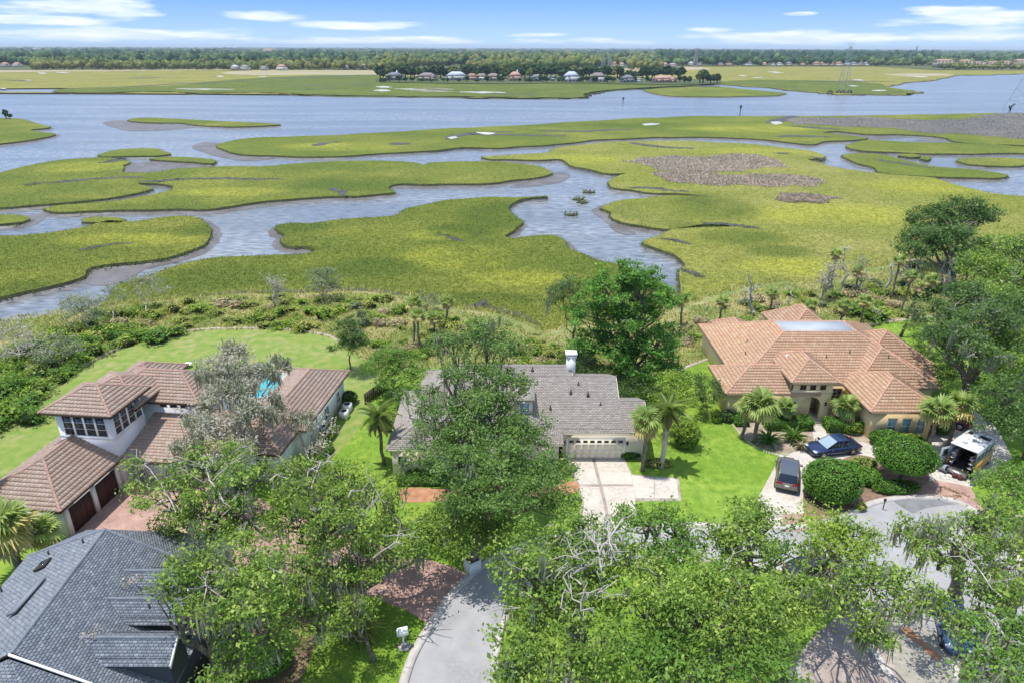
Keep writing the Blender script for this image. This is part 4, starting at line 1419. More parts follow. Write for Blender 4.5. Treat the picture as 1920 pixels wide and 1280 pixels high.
# ---------------------------------------------------------------- A: white house with brown tiles, left
A = House('white_house', (-33, 50, 0), math.radians(-6), 'white stucco house with two storey tower and brown tile hip roofs', M_TILE_A, M_CAP_A, M_FASC, M_WHT, lift=.06)
A.block(-5.7, .65, -1.6, 4.0, 7.4, .5, oh=.75)
A.block(-5.5, 4.6, 4.3, 10.9, 5.6, .48)
A.block(-6.6, .3, 1.8, 8.6, 6.2, .42, wall=False)
A.block(-8.0, -2.4, 8.6, 14.6, 4.4, .5)
A.block(-7.6, .1, -8.2, 2.9, 3.0, .52, oh=.55)
A.block(8.0, 14.1, 4.5, 16.9, 3.4, .5)
A.block(3.5, 11.5, 2.2, 7.8, 3.2, .48)
A.block(7.0, 13.3, .8, 7.0, 3.15, .5)
# low roof against the tower and upper wall
A.plane([(-.2, -1.0, 2.9), (4.4, -1.0, 2.9), (4.4, 4.85, 4.25), (-.2, 4.85, 4.25)])
A.plane([(4.4, -1.0, 2.9), (9.0, 2.0, 2.9), (9.0, 4.85, 3.56), (4.4, 4.85, 4.25)])
A.f.box(-.1, 4.4, -1.05, -.98, 2.7, 2.88)
A.w.box(0, 8.4, .2, 4.8, 0, 2.95)
A.finish()
R_ = A.root
for i in range(4):
    A.window((-3.95 + i * .98, -.85, 5.95), .78, 1.75, '-y', M_WPAINT, M_GLASS, (1, 3), .05)
for i in range(4):
    A.window((-.10, -.15 + i * .93, 5.95), .72, 1.75, '+x', M_WPAINT, M_GLASS, (1, 3), .05)
b = MB()
b.box(-5.0, -.05, -.91, -.85, 4.75, 4.87)
b.box(-.10, -.04, -.91, 3.3, 4.75, 4.87)
b.build('wall_moulding', M_WPAINT, parent=R_)
for x in (.75, 1.75, 2.75):
    A.window((x, 4.9, 4.85 + .28), .62, .5, '-y', M_WPAINT, M_GLASS, (1, 1), .05)
# garage doors in the east wall
for (ya, yb) in ((-7.0, -4.5), (-4.0, -1.5)):
    root = MB()
    root.box(-.45, -.40, ya, yb, 0, 2.25)
    go = root.build('garage_door', M_WOOD, parent=R_)
    for k in range(8):
        y = ya + (yb - ya) * (k + .5) / 8
        b = MB()
        b.box(-.40, -.37, y - (yb - ya) / 16 + .012, y + (yb - ya) / 16 - .012, .03, 2.22)
        b.build('plank', M_WOOD, parent=go)
for y in (-7.3, -4.25, -1.25):
    b = MB()
    b.box(-.5, -.25, y - .2, y + .2, 0, 2.75)
    b.build('pillar', M_WPAINT, parent=R_)
A.window((13.5, 11.0, 1.6), 1.0, 1.2, '+x', M_WPAINT, M_GLASS, (2, 2))
A.window((13.5, 14.3, 1.6), .8, 1.2, '+x', M_WPAINT, M_GLASS, (2, 2))
A.window((11.3, 1.4, 1.6), 1.0, 1.3, '-y', M_WPAINT, M_GLASS, (2, 2))

# ---------------------------------------------------------------- C: middle house, grey shingles
C_ = House('shingled_house', (0, 0, 0), 0, 'beige house with warm grey shingle roof and wide garage door', M_SH_C, M_CAP_C, M_CRM, M_BEI, e=.2, w=.34, lift=.022, capr=.07)
C_.block(4.3, 12.5, 53.5, 60.3, 3.0, .44, 'gx', oh=.4)
C_.block(-.2, 10.1, 53.9, 65.3, 3.2, .44, 'gx', oh=.3)
C_.block(-6.0, 5.9, 53.9, 67.6, 3.17, .44, 'gx', oh=.3)
C_.block(-2.6, 4.6, 51.6, 57.5, 2.95, .4, 'hip', oh=.4)
C_.block(-10.9, -4.4, 50.6, 61.5, 3.0, .5, 'hip', oh=.4)
C_.block(-9.4, -3.0, 58.5, 66.5, 3.0, .5, 'hip', oh=.4)
C_.finish()
R_ = C_.root
# garage door: panels with a row of lights
b = MB()
gx0, gx1, gy = 5.15, 10.3, 53.9
b.box(gx0, gx1, gy - .06, gy - .02, 0, 2.15)
gd = b.build('garage_door', M_CRM, parent=R_)
for r in range(4):
    for c in range(8):
        w_ = (gx1 - gx0) / 8
        x = gx0 + c * w_
        z = .05 + r * .53
        if r == 3:
            b = MB()
            b.box(x + .12, x + w_ - .12, gy - .08, gy - .062, z + .12, z + .38)
            b.build('pane', M_GLASS, parent=gd)
        else:
            b = MB()
            b.box(x + .05, x + w_ - .05, gy - .066, gy - .059, z + .05, z + .48)
            b.build('panel', M_CRM, parent=gd)
b = MB()
b.box(gx0 - .14, gx0, gy - .05, gy - .01, 0, 2.3)
b.box(gx1, gx1 + .14, gy - .05, gy - .01, 0, 2.3)
b.box(gx0 - .14, gx1 + .14, gy - .055, gy - .012, 2.16, 2.32)
b.build('door_trim', M_WPAINT, parent=R_)
lantern(R_, (gx0 - .32, gy, 1.75))
lantern(R_, (gx1 + .32, gy, 1.75))
b = MB()
b.box(5.35, 6.2, 60.3, 61.1, 4.8, 7.35)
ch = b.build('chimney', M_WPAINT, parent=R_)
b = MB()
b.box(5.27, 6.28, 60.22, 61.18, 7.35, 7.45)
b.box(5.2, 6.35, 60.15, 61.25, 7.68, 7.76)
for x, y in ((5.3, 60.25), (6.2, 60.25), (5.3, 61.15), (6.2, 61.15), (5.75, 60.25)):
    b.box(x - .03, x + .06, y - .03, y + .06, 7.47, 7.69)
b.build('chimney_cap', M_WPAINT, parent=ch)
# dormer
b = MB()
b.box(.3, 1.9, 55.0, 57.2, 4.0, 5.5)
dm = b.build('dormer', M_BEI, parent=R_)
b = MB()
b.obox((1.0, 56.2, 5.7), (1.1, 0, 0), (0, 1.5, .05), (0, 0, .05))
b.build('dormer_roof', M_SH_C, parent=dm)
C_.window((1.15, 54.98, 4.75), .8, .9, '-y', M_WPAINT, M_BGLASS, (2, 2), .06)
C_.window((-9.6, 51.0, 1.5), .7, 1.1, '-y', M_WPAINT, M_GLASS, (1, 2), .06)
C_.window((-6.5, 51.0, 1.5), 1.4, 1.4, '-y', M_WPAINT, M_BGLASS, (2, 2), .06)
C_.window((-2.6 + 1.2, 52.0, 1.5), .9, 1.4, '-y', M_WPAINT, M_GLASS, (2, 2), .06)
for (x, y, z) in [(2.0, 60.2, 6.1), (3.6, 55.9, 4.2), (5.6, 57.6, 5.0), (7.2, 57.3, 4.95), (8.3, 56.4, 4.3), (6.4, 58.6, 5.3)]:
    b = MB()
    b.lathe([(.06, -.3), (.06, .3), (.0, .31)], (x, y, z), 8)
    b.box(x - .12, x + .12, y - .12, y + .12, z - .25, z + .02)
    b.build('vent_pipe', M_PIPE, parent=R_)

# ---------------------------------------------------------------- B: slate grey house, bottom left
B_ = House('slate_house', (0, 0, 0), 0, 'large dark blue grey shingled roof with side dormers', M_SH_B, M_CAP_B, M_WPAINT, M_SIDING_SHADE, e=.155, w=.25, lift=.018, capr=.055)
ap = (-24.75, 33.6, 8.0)
sp_ = (-24.2, 24.4, 8.0)
nl, nr = (-31.6, 35.4, 4.4), (-17.9, 33.6, 4.4)
B_.plane([nl, (-30.918, 24.0, 4.4), sp_, ap])
B_.plane([nr, ap, sp_, (-17.326, 24.0, 4.4)])
B_.plane([ap, nr, (-19.5, 38.5, 3.6), (-30.0, 39.0, 3.6)][:3])
B_.plane([ap, (-19.5, 38.5, 3.6), (-30.0, 39.0, 3.6)])
B_.plane([ap, (-30.0, 39.0, 3.6), nl])
caps(B_.c, ap, sp_, .075)
caps(B_.c, nl, ap, .1)
caps(B_.c, nr, ap, .1)
for y, xa, xb in ((31.3, -22.6, -18.6), (29.1, -23.0, -17.7), (26.4, -22.9, -17.3)):
    z = 6.9
    hw = 1.15
    B_.plane([(xa, y, z), (xb, y, z), (xb, y - hw, z - .78), (xa + 1.1, y - hw, z - .78)])
    B_.plane([(xa, y, z), (xa + 1.1, y + hw, z - .78), (xb, y + hw, z - .78), (xb, y, z)])
    caps(B_.c, (xa, y, z), (xb, y, z), .08)
    B_.w.add([(xb - .2, y - .85, 4.2), (xb - .2, y + .85, 4.2), (xb - .2, y + .85, z - .5), (xb - .2, y, z - .1), (xb - .2, y - .85, z - .5)], [(0, 1, 2, 3, 4)])
    B_.w.add([(xa + 1, y - .85, 5.6), (xb - .2, y - .85, 4.2), (xb - .2, y - .85, z - .5), (xa + 1, y - .85, z - .5)], [(0, 1, 2, 3)])
    B_.w.add([(xa + 1, y + .85, 5.6), (xb - .2, y + .85, 4.2), (xb - .2, y + .85, z - .5), (xa + 1, y + .85, z - .5)], [(0, 1, 2, 3)])
    for sgn in (-1, 1):
        MB().obox((xb + .03, y + sgn * hw / 2, z - .41), (.035, 0, 0), (0, sgn * hw / 2, -.39), (0, 0, .1)).build('rake_board', M_WPAINT, parent=B_.root)
# rake of the near gable with white trim, lower roof in front
MB().obox((-20.9, 24.22, 6.25), (3.35, -.05, -1.76), (0, .05, 0), (0, 0, .06)).build('gutter', M_WPAINT, parent=B_.root)
B_.plane([(-24.2, 24.15, 7.85), (-31.2, 17.0, 4.3), (-17.2, 17.0, 4.3)])
B_.plane([(-24.2, 24.15, 7.85), (-17.2, 17.0, 4.3), (-17.4, 24.1, 4.3)])
B_.plane([(-24.2, 24.15, 7.85), (-30.95, 24.1, 4.3), (-31.2, 17.0, 4.3)])
B_.w.box(-30.6, -18.5, 20, 34.6, 0, 4.2)
B_.finish()
R_ = B_.root
b = MB()
b.obox((-28.4, 32.6, 6.17), (.36, 0, .19), (0, .4, 0), (-.03, 0, .05))
sk = b.build('skylight', M_BRZ, parent=R_)
b = MB()
b.obox((-28.42, 32.6, 6.215), (.3, 0, .158), (0, .34, 0), (-.005, 0, .02))
b.build('pane', M_GLASS, parent=sk)
b = MB()
b.obox((-27.0, 29.3, 6.86), (.28, 0, .15), (0, 1.3, 0), (-.03, 0, .06))
b.build('roof_vent', M_SH_B, parent=R_)
for (x, y, z) in [(-25.9, 33.1, 7.4), (-28.9, 33.9, 5.8), (-30.7, 31.8, 4.85), (-19.9, 28.7, 6.6)]:
    b = MB()
    b.lathe([(.06, -.3), (.06, .3), (.0, .31)], (x, y, z), 8)
    b.build('vent_pipe', M_PIPE, parent=R_)
for y in (30.0, 28.0):
    B_.window((-18.2, y + 1.2 if y > 29 else y + 1.2, 5.6), .6, .9, '+x', M_WPAINT, M_BGLASS, (2, 2))
# drifts of fallen leaves on the roof
M_LITTER = mat('fallen leaves', (0.42, 0.33, 0.22), rough=1, island=(.6, 1.3))
# ================================================================== trees and plants
def leaf_mat(name, cols, transl=.24, rough=.5, spec=.25, nz=((0.5, 0.5, 0.5), .3)):
    m = mat(name, cols[0], rough=rough, spec=spec, island=cols, transl=0)
    t = m.node_tree
    b = t.nodes['Principled BSDF']
    src = b.inputs['Base Color'].links[0].from_socket
    # slow drift of tone between parts of a crown
    geo = nd(t, 'ShaderNodeNewGeometry')
    n = nd(t, 'ShaderNodeTexNoise')
    n.inputs['Scale'].default_value = .35
    n.inputs['Detail'].default_value = 3
    lk(t, geo.outputs['Position'], n.inputs['Vector'])
    f = mth(t, 'ADD', mth(t, 'MULTIPLY', mth(t, 'SUBTRACT', n.outputs[0], .5), 1.6), 1.0)
    cv = nd(t, 'ShaderNodeCombineXYZ')
    lk(t, f, cv.inputs[0])
    lk(t, mth(t, 'ADD', mth(t, 'MULTIPLY', f, .7), .3), cv.inputs[1])
    lk(t, f, cv.inputs[2])
    c = mixc(t, 1, src, cv.outputs[0], 'MULTIPLY')
    lk(t, c, b.inputs['Base Color'])
    if transl:
        tr = nd(t, 'ShaderNodeBsdfTranslucent')
        lk(t, mixc(t, 1.0, c, (1.5, 1.6, 0.7), 'MULTIPLY'), tr.inputs[0])
        mx = nd(t, 'ShaderNodeMixShader')
        mx.inputs[0].default_value = transl
        lk(t, b.outputs[0], mx.inputs[1])
        lk(t, tr.outputs[0], mx.inputs[2])
        lk(t, mx.outputs[0], t.nodes['Material Output'].inputs[0])
    return m


L_OAK = leaf_mat('live oak leaves', ((0.043, 0.101, 0.014), (0.181, 0.289, 0.041), (0.097, 0.181, 0.023), (0.343, 0.448, 0.088), (0.137, 0.233, 0.034)))
L_OAKD = leaf_mat('dark oak leaves', ((0.027, 0.071, 0.016), (0.095, 0.18, 0.033), (0.053, 0.11, 0.02), (0.174, 0.26, 0.069)))
L_BRIGHT = leaf_mat('bright leaves', ((0.063, 0.142, 0.016), (0.149, 0.283, 0.038), (0.101, 0.2, 0.026), (0.245, 0.364, 0.077)))
L_OAKT = leaf_mat('tall oak leaves', ((0.058, 0.124, 0.023), (0.13, 0.234, 0.046), (0.085, 0.163, 0.029), (0.234, 0.338, 0.091)))
L_GUM = leaf_mat('glossy broad leaves', ((0.061, 0.156, 0.022), (0.121, 0.273, 0.036), (0.088, 0.208, 0.026), (0.203, 0.377, 0.06)))
L_LIME = leaf_mat('lime leaves', ((0.121, 0.224, 0.019), (0.245, 0.353, 0.035), (0.167, 0.281, 0.027), (0.355, 0.426, 0.081)))
L_GREY = leaf_mat('grey green leaves', ((0.14, 0.175, 0.098), (0.224, 0.266, 0.154), (0.182, 0.217, 0.119), (0.308, 0.343, 0.224)))
L_OLIVE = leaf_mat('olive scrub leaves', ((0.227, 0.28, 0.062), (0.367, 0.402, 0.087), (0.28, 0.332, 0.069), (0.524, 0.506, 0.175)))
L_TAN = leaf_mat('tan dry grass', ((0.345, 0.288, 0.154), (0.46, 0.396, 0.22), (0.276, 0.228, 0.121), (0.391, 0.372, 0.143)), 0)
L_HEDGE = leaf_mat('clipped bush leaves', ((0.055, 0.158, 0.013), (0.12, 0.266, 0.028), (0.084, 0.203, 0.02), (0.183, 0.372, 0.054)))
L_PALM = leaf_mat('palm frond', ((0.144, 0.234, 0.05), (0.245, 0.33, 0.075), (0.187, 0.275, 0.062), (0.345, 0.385, 0.125)), .2)
L_PALMY = leaf_mat('yellowing frond', ((0.42, 0.38, 0.11), (0.50, 0.42, 0.16), (0.33, 0.33, 0.10)), .2)
L_DEADF = leaf_mat('dead frond', ((0.30, 0.20, 0.11), (0.40, 0.29, 0.17), (0.24, 0.16, 0.09)), .1)
M_MOSS = leaf_mat('spanish moss', ((0.325, 0.312, 0.26), (0.468, 0.455, 0.39), (0.39, 0.377, 0.319), (0.247, 0.24, 0.195)), .25, .95, .05)
M_BARK = mat('grey bark', (0.23, 0.20, 0.17), rough=.95, var=((0.13, 0.11, 0.09), 2.2, 5, 4.0), bump=(6, .8, .06))
M_BARKL = mat('pale lichened bark', (0.50, 0.47, 0.42), rough=.95, var=((0.30, 0.27, 0.23), 1.5, 5, 4.0))
M_BARKD = mat('dark bark', (0.10, 0.08, 0.065), rough=.95, var=((0.06, 0.05, 0.04), 2, 5, 4.0))
M_SNAG = mat('bleached dead wood', (0.58, 0.54, 0.48), rough=.9, var=((0.40, 0.36, 0.31), 1.5, 5, 4.0))
M_STRAWCORE = mat('dry straw inside the brush', (0.22, 0.17, 0.10), rough=1, spec=0)
M_CORE = mat('dark bush core', (0.022, 0.035, 0.012), rough=1, spec=0)  # dark solid body that fills the bushes behind their leaves


def leaves(centres, size, rng, up=.55, aspect=.55, out=None):
    """diamond leaves (sprays) at the centres"""
    n = len(centres)
    nrm = rng.normal(0, 1, (n, 3))
    nrm[:, 2] = np.abs(nrm[:, 2]) * .8 + up
    if out is not None:
        nrm += out * .8
    nrm /= np.linalg.norm(nrm, axis=1)[:, None]
    r = rng.normal(0, 1, (n, 3))
    a = np.cross(nrm, r)
    a /= np.linalg.norm(a, axis=1)[:, None] + 1e-9
    b = np.cross(nrm, a)
    L = (size * rng.choice([.55, .8, 1.0, 1.25, 1.6], n, p=[.25, .27, .26, .18, .04]) * rng.uniform(.8, 1.2, n))[:, None]
    w = L * aspect * rng.uniform(.7, 1.2, (n, 1))
    c = centres
    V = np.stack([c - a * L * .5, c + b * w * .5 + a * L * rng.uniform(-.12, .12, (n, 1)), c + a * L * .5 - nrm * L * .12, c - b * w * .5], 1).reshape(-1, 3)
    F = np.arange(n * 4).reshape(n, 4)
    return V, F


def clump_cloud(lobes, dens, rng, zlo=-.45, shell=.55, irregular=.25):
    """clump centres spread through ellipsoid lobes (cx,cy,cz,rx,ry,rz)"""
    res, idx, outs = [], [], []
    for li, (cx, cy, cz, rx, ry, rz) in enumerate(lobes):
        n = max(int(dens * rx * ry), 4)
        d = rng.normal(0, 1, (n * 3, 3))
        d /= np.linalg.norm(d, axis=1)[:, None]
        d = d[d[:, 2] > zlo][:n]
        r = shell + (1 - shell) * rng.uniform(0, 1, len(d)) ** .6
        bump = 1 + irregular * np.sin(d[:, 0] * 5 + li) * np.cos(d[:, 1] * 4 + li * 2) + rng.uniform(-irregular, irregular, len(d)) * .5
        p = np.array([cx, cy, cz]) + d * np.array([rx, ry, rz]) * (r * bump)[:, None]
        res.append(p)
        outs.append(d)
        idx.append(np.full(len(d), li))
    return np.concatenate(res), np.concatenate(idx), np.concatenate(outs)


def foliage(cl, outs, per, sig, size, rng, up=.55):
    n = len(cl)
    k = rng.poisson(per, n).clip(3)
    c = np.repeat(cl, k, 0)
    s = np.repeat(rng.uniform(.7, 1.35, n), k)[:, None]
    o = np.repeat(outs, k, 0)
    p = c + rng.normal(0, 1, c.shape) * np.array([sig, sig, sig * .55]) * s
    return leaves(p, size, rng, up, out=o * .6)


def bent(a, c, rng, n=5, wob=.08, sag=0.0):
    a, c = np.array(a, float), np.array(c, float)
    L = np.linalg.norm(c - a)
    t = np.linspace(0, 1, n)[:, None]
    p = a + (c - a) * t
    off = rng.normal(0, 1, (n, 3)) * L * wob
    off[0] = 0
    off[-1] = 0
    p = p + off
    p[:, 2] += (np.sin(np.linspace(0, math.pi, n)) * L * sag)
    return p


def moss_strands(pts, rng, lmin=.5, lmax=1.8, per=9, spread=.35, wid=.11):
    n = len(pts)
    k = rng.poisson(per, n).clip(2)
    c = np.repeat(pts, k, 0) + rng.normal(0, 1, (k.sum(), 3)) * np.array([spread, spread, .25])
    m = len(c)
    Ls = np.repeat(rng.uniform(lmin, lmax, n), k) * rng.uniform(.35, 1.1, m)
    an = rng.uniform(0, math.pi, m)
    d = np.stack([np.cos(an), np.sin(an), np.zeros(m)], 1)
    w = (wid * rng.uniform(.5, 1.5, m))[:, None]
    j = rng.normal(0, .06, (m, 3))
    z = np.array([0, 0, 1.0])
    mid = c - z * Ls[:, None] * .5 + j
    V = np.stack([c - d * w * .4, c + d * w * .4, mid + d * w * .6, mid - d * w * .55, c - z * Ls[:, None] + j * 2], 1).reshape(-1, 3)
    i = np.arange(m)[:, None] * 5
    return V, np.concatenate([i + np.array([[0, 1, 2, 3]])], 1), (i + np.array([[3, 2, 4]]))


TREE_N = [0]
DENS, PER = 1.45, 2.1


def tree(name, label, base, lobes, leaf=None, bark=None, dens=5.0, per=34, sig=.42, size=.24, trunk_r=.35, fork=.4, moss=0.0, mlen=(.5, 1.8), cat='tree', group=None,
         twigs=0.0, zlo=-.4, shell=.5, up=.55, lean=None, rzf=.62, ntr=1, limb_r=.4, seed=None, irregular=.25, core=False, bare=()):
    """base: picture position of the trunk foot. lobes: (px, py, height, radius in picture px[, rz])"""
    TREE_N[0] += 1
    rng = np.random.default_rng(seed or (100 + TREE_N[0]))
    leaf = leaf or L_OAK
    bark = bark or M_BARK
    size *= .88
    B0 = P(base[0], base[1], base[2] if len(base) > 2 else 0) if len(base) < 4 else np.array(base[:3])
    root = empty(name, B0, rng.uniform(0, .01), label=label, cat=cat, group=group)
    root.rotation_euler = (0, 0, 0)
    L = []
    for lb in lobes:
        c = P(lb[0], lb[1], lb[2])
        r = lb[3] * depth(c) / 1280.0
        rz = lb[4] if len(lb) > 4 else r * rzf
        L.append((c[0] - B0[0], c[1] - B0[1], c[2] - B0[2], r, r * .95, rz))
    cl, idx, outs = clump_cloud(L, dens * DENS, rng, zlo, shell, irregular)
    sig *= .8
    per *= PER
    keep = cl[:, 2] > .4
    cl, idx, outs = cl[keep], idx[keep], outs[keep]
    V, F = foliage(cl, outs, per, sig, size, rng, up)
    if len(F):
        MB().add(V, F).build('crown', leaf, parent=root)
    # trunk and limbs
    cen = np.mean([l[:3] for l in L], 0)
    zt = min(l[2] - l[5] * .3 for l in L)
    tb = MB()
    for ti in range(ntr):
        top = np.array([cen[0] * fork * .6, cen[1] * fork * .6, max(zt * fork + .4, .6)])
        off = np.array([0, 0, 0.0]) if ntr == 1 else np.array([rng.uniform(-.5, .5), rng.uniform(-.4, .4), 0])
        tp = bent(off + [0, 0, -.2], top + off, rng, 5, .03)
        tb.tube(tp, np.linspace(trunk_r * 1.25, trunk_r * .85, 5), 8)
    lm = MB()
    tw = MB()
    for li, l in enumerate(L):
        c = np.array(l[:3])
        lr = trunk_r * .55 * min(1.3, .5 + l[3] / 6)
        p = bent(tp[-1], c - [0, 0, l[5] * .35], rng, 6, .05, .04)
        lm.tube(p, np.linspace(lr * 1.15, lr * .4, 6), 6)
        own = cl[idx == li]
        k = min(len(own), int(6 + l[3] * 3))
        if k:
            for c2 in own[rng.choice(len(own), k, False)]:
                s = p[rng.integers(3, 6)]
                q = bent(s, c2, rng, 4, .09)
                lm.tube(q, np.linspace(lr * limb_r, .025, 4), 4, cap=False)
        kt = int(2.6 * twigs * l[3] * l[3])
        for _ in range(kt):
            d = rng.normal(0, 1, 3)
            d[2] = abs(d[2]) * .7 + .25
            d /= np.linalg.norm(d)
            s = c + d * np.array(l[3:6]) * rng.uniform(.45, .8)
            e = c + d * np.array(l[3:6]) * rng.uniform(1.0, 1.18)
            q = bent(s, e, rng, 4, .14)
            tw.tube(q, np.linspace(.07, .02, 4), 3, cap=False)
            q2 = bent(q[2], q[2] + (e - s) * .6 + rng.normal(0, .35, 3), rng, 3, .1)
            tw.tube(q2, [.03, .02, .012], 3, cap=False)
            q2 = bent(q[1], q[1] + (e - s) * .5 + rng.normal(0, .45, 3), rng, 3, .1)
            tw.tube(q2, [.03, .02, .012], 3, cap=False)
    tb.build('trunk', bark, parent=root)
    lm.build('limbs', bark, parent=root, kind='stuff')
    for path in bare:
        pts = np.array([P(q[0], q[1], q[2] - 1.5) - B0 for q in path[1:]])
        fine = bent(pts[0], pts[-1], rng, 2, 0) if len(pts) < 3 else pts
        dn = np.concatenate([fine[:-1, None] + (fine[1:, None] - fine[:-1, None]) * np.linspace(0, 1, 4)[None, :3, None]]).reshape(-1, 3)
        dn = np.vstack([dn, fine[-1]])
        dn[1:-1] += rng.normal(0, .07, dn[1:-1].shape)
        tw.tube(dn, np.linspace(path[0] * .5, .02, len(dn)), 6, cap=False)
        for _ in range(len(dn)):
            i = int(rng.integers(2, len(dn)))
            d = rng.normal(0, .8, 3)
            d[2] = abs(d[2]) * .5
            q = bent(dn[i], dn[i] + d + (dn[i] - dn[i - 1]), rng, 4, .12)
            tw.tube(q, np.linspace(path[0] * .35, .015, 4), 4, cap=False)
    if tw.n:
        tw.build('twigs', M_BARKL, parent=root, kind='stuff')
    if moss > 0:
        nm = int(len(cl) * moss * .95)
        sub_ = cl[rng.choice(len(cl), max(int(len(cl) * min(.12 + moss * .3, .6)), 3), False)]
        pts = sub_[rng.choice(len(sub_), nm)] + rng.normal(0, .12, (nm, 3))
        V, Fq, Ft = moss_strands(pts, rng, mlen[0], mlen[1], per=13, spread=.2, wid=.075)
        mb = MB()
        mb.add(V, Fq)
        mb.G.setdefault((3, 0), []).append(Ft)
        mb.build('moss', M_MOSS, parent=root, kind='stuff')
    return root


# ---------------------------------------------------------------- foreground oaks (picture px of the 1920 frame, heights in metres)
tree('oak_tree', 'mossy pale branched live oak between brick driveway and white house', (405, 1075), [(330, 925, 8, 75), (400, 870, 9, 62), (470, 905, 9.5, 70), (400, 960, 8, 75), (330, 985, 6, 50), (470, 985, 8, 62), (265, 875, 8, 26)],
     bare=[(.14, (470, 960, 10), (420, 940, 11), (385, 880, 11.2), (350, 860, 11)), (.1, (400, 900, 11), (430, 870, 11.5), (470, 850, 11.5)), (.1, (330, 960, 10), (300, 900, 10.5), (270, 870, 10))], moss=.38, dens=4.2, twigs=.22, trunk_r=.45)
tree('oak_tree', 'live oak with hanging moss behind the brick driveway, right of the white house eaves', (600, 1060), [(560, 905, 9, 62), (640, 890, 8, 50), (620, 950, 9, 70), (700, 930, 6, 60), (540, 975, 8, 58), (760, 980, 4.8, 48), (590, 870, 8, 30), (660, 1000, 6.5, 62)],
     bare=[(.15, (590, 960, 10), (585, 910, 10.6), (600, 870, 11), (630, 845, 11)), (.1, (640, 990, 9), (690, 960, 9.5), (712, 930, 9.6)), (.12, (700, 1045, 8), (740, 1015, 9), (750, 990, 9.2))], moss=.38, dens=4.2, twigs=.2, trunk_r=.4)
tree('oak_tree', 'live oak hanging over the brick driveway with long dark moss curtains', (668, 1150), [(600, 1040, 6.5, 65), (680, 1050, 5.5, 55), (745, 1025, 5, 50), (800, 1000, 4.2, 42), (640, 1090, 5, 40), (540, 1080, 7, 55), (785, 1035, 4.2, 28)],
     moss=.55, mlen=(.8, 2.6), dens=4.2, twigs=.16, trunk_r=.35)
tree('oak_tree', 'large leaning live oak beside the slate roof, thick bare trunk showing at its left', (405, 1330), [(345, 1075, 10, 62), (420, 1050, 10, 60), (480, 1100, 10, 70), (400, 1120, 10, 55), (470, 1170, 8, 75), (555, 1150, 5.2, 50), (525, 1220, 5, 46), (310, 1100, 10, 30), (440, 1250, 7, 60), (500, 1040, 9, 40)],
     bare=[(.3, (398, 1225, 5), (390, 1180, 7.5), (372, 1140, 9), (355, 1100, 10)), (.12, (540, 1080, 10), (500, 1060, 10.8), (470, 1030, 11)), (.1, (430, 1130, 11), (400, 1100, 11.5), (370, 1075, 11.5))], moss=.42, dens=4.6, twigs=.2, trunk_r=.55)
tree('oak_tree', 'low oak branch hanging with moss over the front lawn near the white mailbox post', (700, 1240), [(640, 1140, 5, 34), (690, 1130, 4.5, 26), (660, 1165, 4, 22), (615, 1180, 4, 28)], moss=.9, mlen=(.6, 1.6), dens=6, trunk_r=.13, sig=.3, size=.2)
tree('oak_tree', 'tall dark green oak in front of the middle house roof', (880, 960), [(850, 650, 12.3, 44), (910, 625, 13, 44), (945, 650, 12.2, 44), (860, 705, 11, 38), (935, 700, 11, 42), (835, 775, 8.8, 54), (920, 770, 9, 60), (880, 825, 7.8, 58), (900, 745, 10, 45), (800, 735, 9, 24), (762, 742, 8, 16), (950, 810, 7.5, 44), (960, 725, 9.8, 34), (815, 820, 7, 40)],
     leaf=L_OAKT, moss=.22, irregular=.32, dens=5.8, trunk_r=.4, size=.24, twigs=.08)
tree('oak_tree', 'broad green oak crown directly left of the slab driveway', (905, 1010), [(800, 860, 8, 40), (860, 875, 8.5, 55), (930, 860, 8.5, 60), (990, 850, 8, 50), (1010, 905, 7.5, 55), (950, 930, 8, 58), (1050, 945, 6.5, 42), (880, 930, 7.5, 50), (1000, 800, 8, 32), (1040, 880, 7, 40), (960, 810, 8.5, 35)],
     leaf=L_OAKT, moss=.06, dens=6.0, trunk_r=.4, size=.24, twigs=.06)
tree('oak_tree', 'rounded oak behind the white planter box', (890, 1065), [(850, 975, 4.6, 52), (910, 965, 4.8, 55), (935, 1000, 4.4, 44), (880, 1008, 4.2, 44), (830, 1000, 4, 28)], dens=4.8, moss=.05, trunk_r=.28)
tree('oak_tree', 'big live oak on the road island with a bare white forked branch on top', (1080, 1230), [(1000, 1030, 10, 58), (1075, 1000, 10, 55), (1140, 1040, 10, 60), (1040, 1080, 10, 70), (1120, 1110, 9.5, 62), (970, 1075, 9, 45), (1010, 1140, 9, 58), (955, 1125, 8, 28)],
     moss=.25, dens=5.6, twigs=.32, trunk_r=.5, bare=[(.17, (1135, 1110, 11), (1128, 1075, 12), (1124, 1035, 12.6), (1140, 1010, 13), (1155, 990, 13)), (.12, (1126, 1060, 12), (1095, 1050, 12.5), (1070, 1045, 12.5)), (.1, (1125, 1040, 12.6), (1115, 1015, 12.8), (1100, 1000, 12.8)), (.13, (1115, 1155, 11), (1085, 1135, 12), (1060, 1105, 12)), (.1, (1090, 1095, 12), (1070, 1075, 12), (1060, 1060, 12.2)), (.1, (1050, 1120, 11.5), (1100, 1110, 12), (1130, 1112, 12))])
tree('oak_tree', 'green oak rising at the road edge below the slab driveway', (1240, 1085), [(1210, 990, 9, 50), (1260, 975, 9, 48), (1250, 1035, 8.5, 55), (1180, 965, 8.5, 30), (1300, 1010, 7.5, 36), (1200, 1050, 8, 40)], leaf=L_BRIGHT, moss=.1, dens=4.2, twigs=.1, trunk_r=.35)
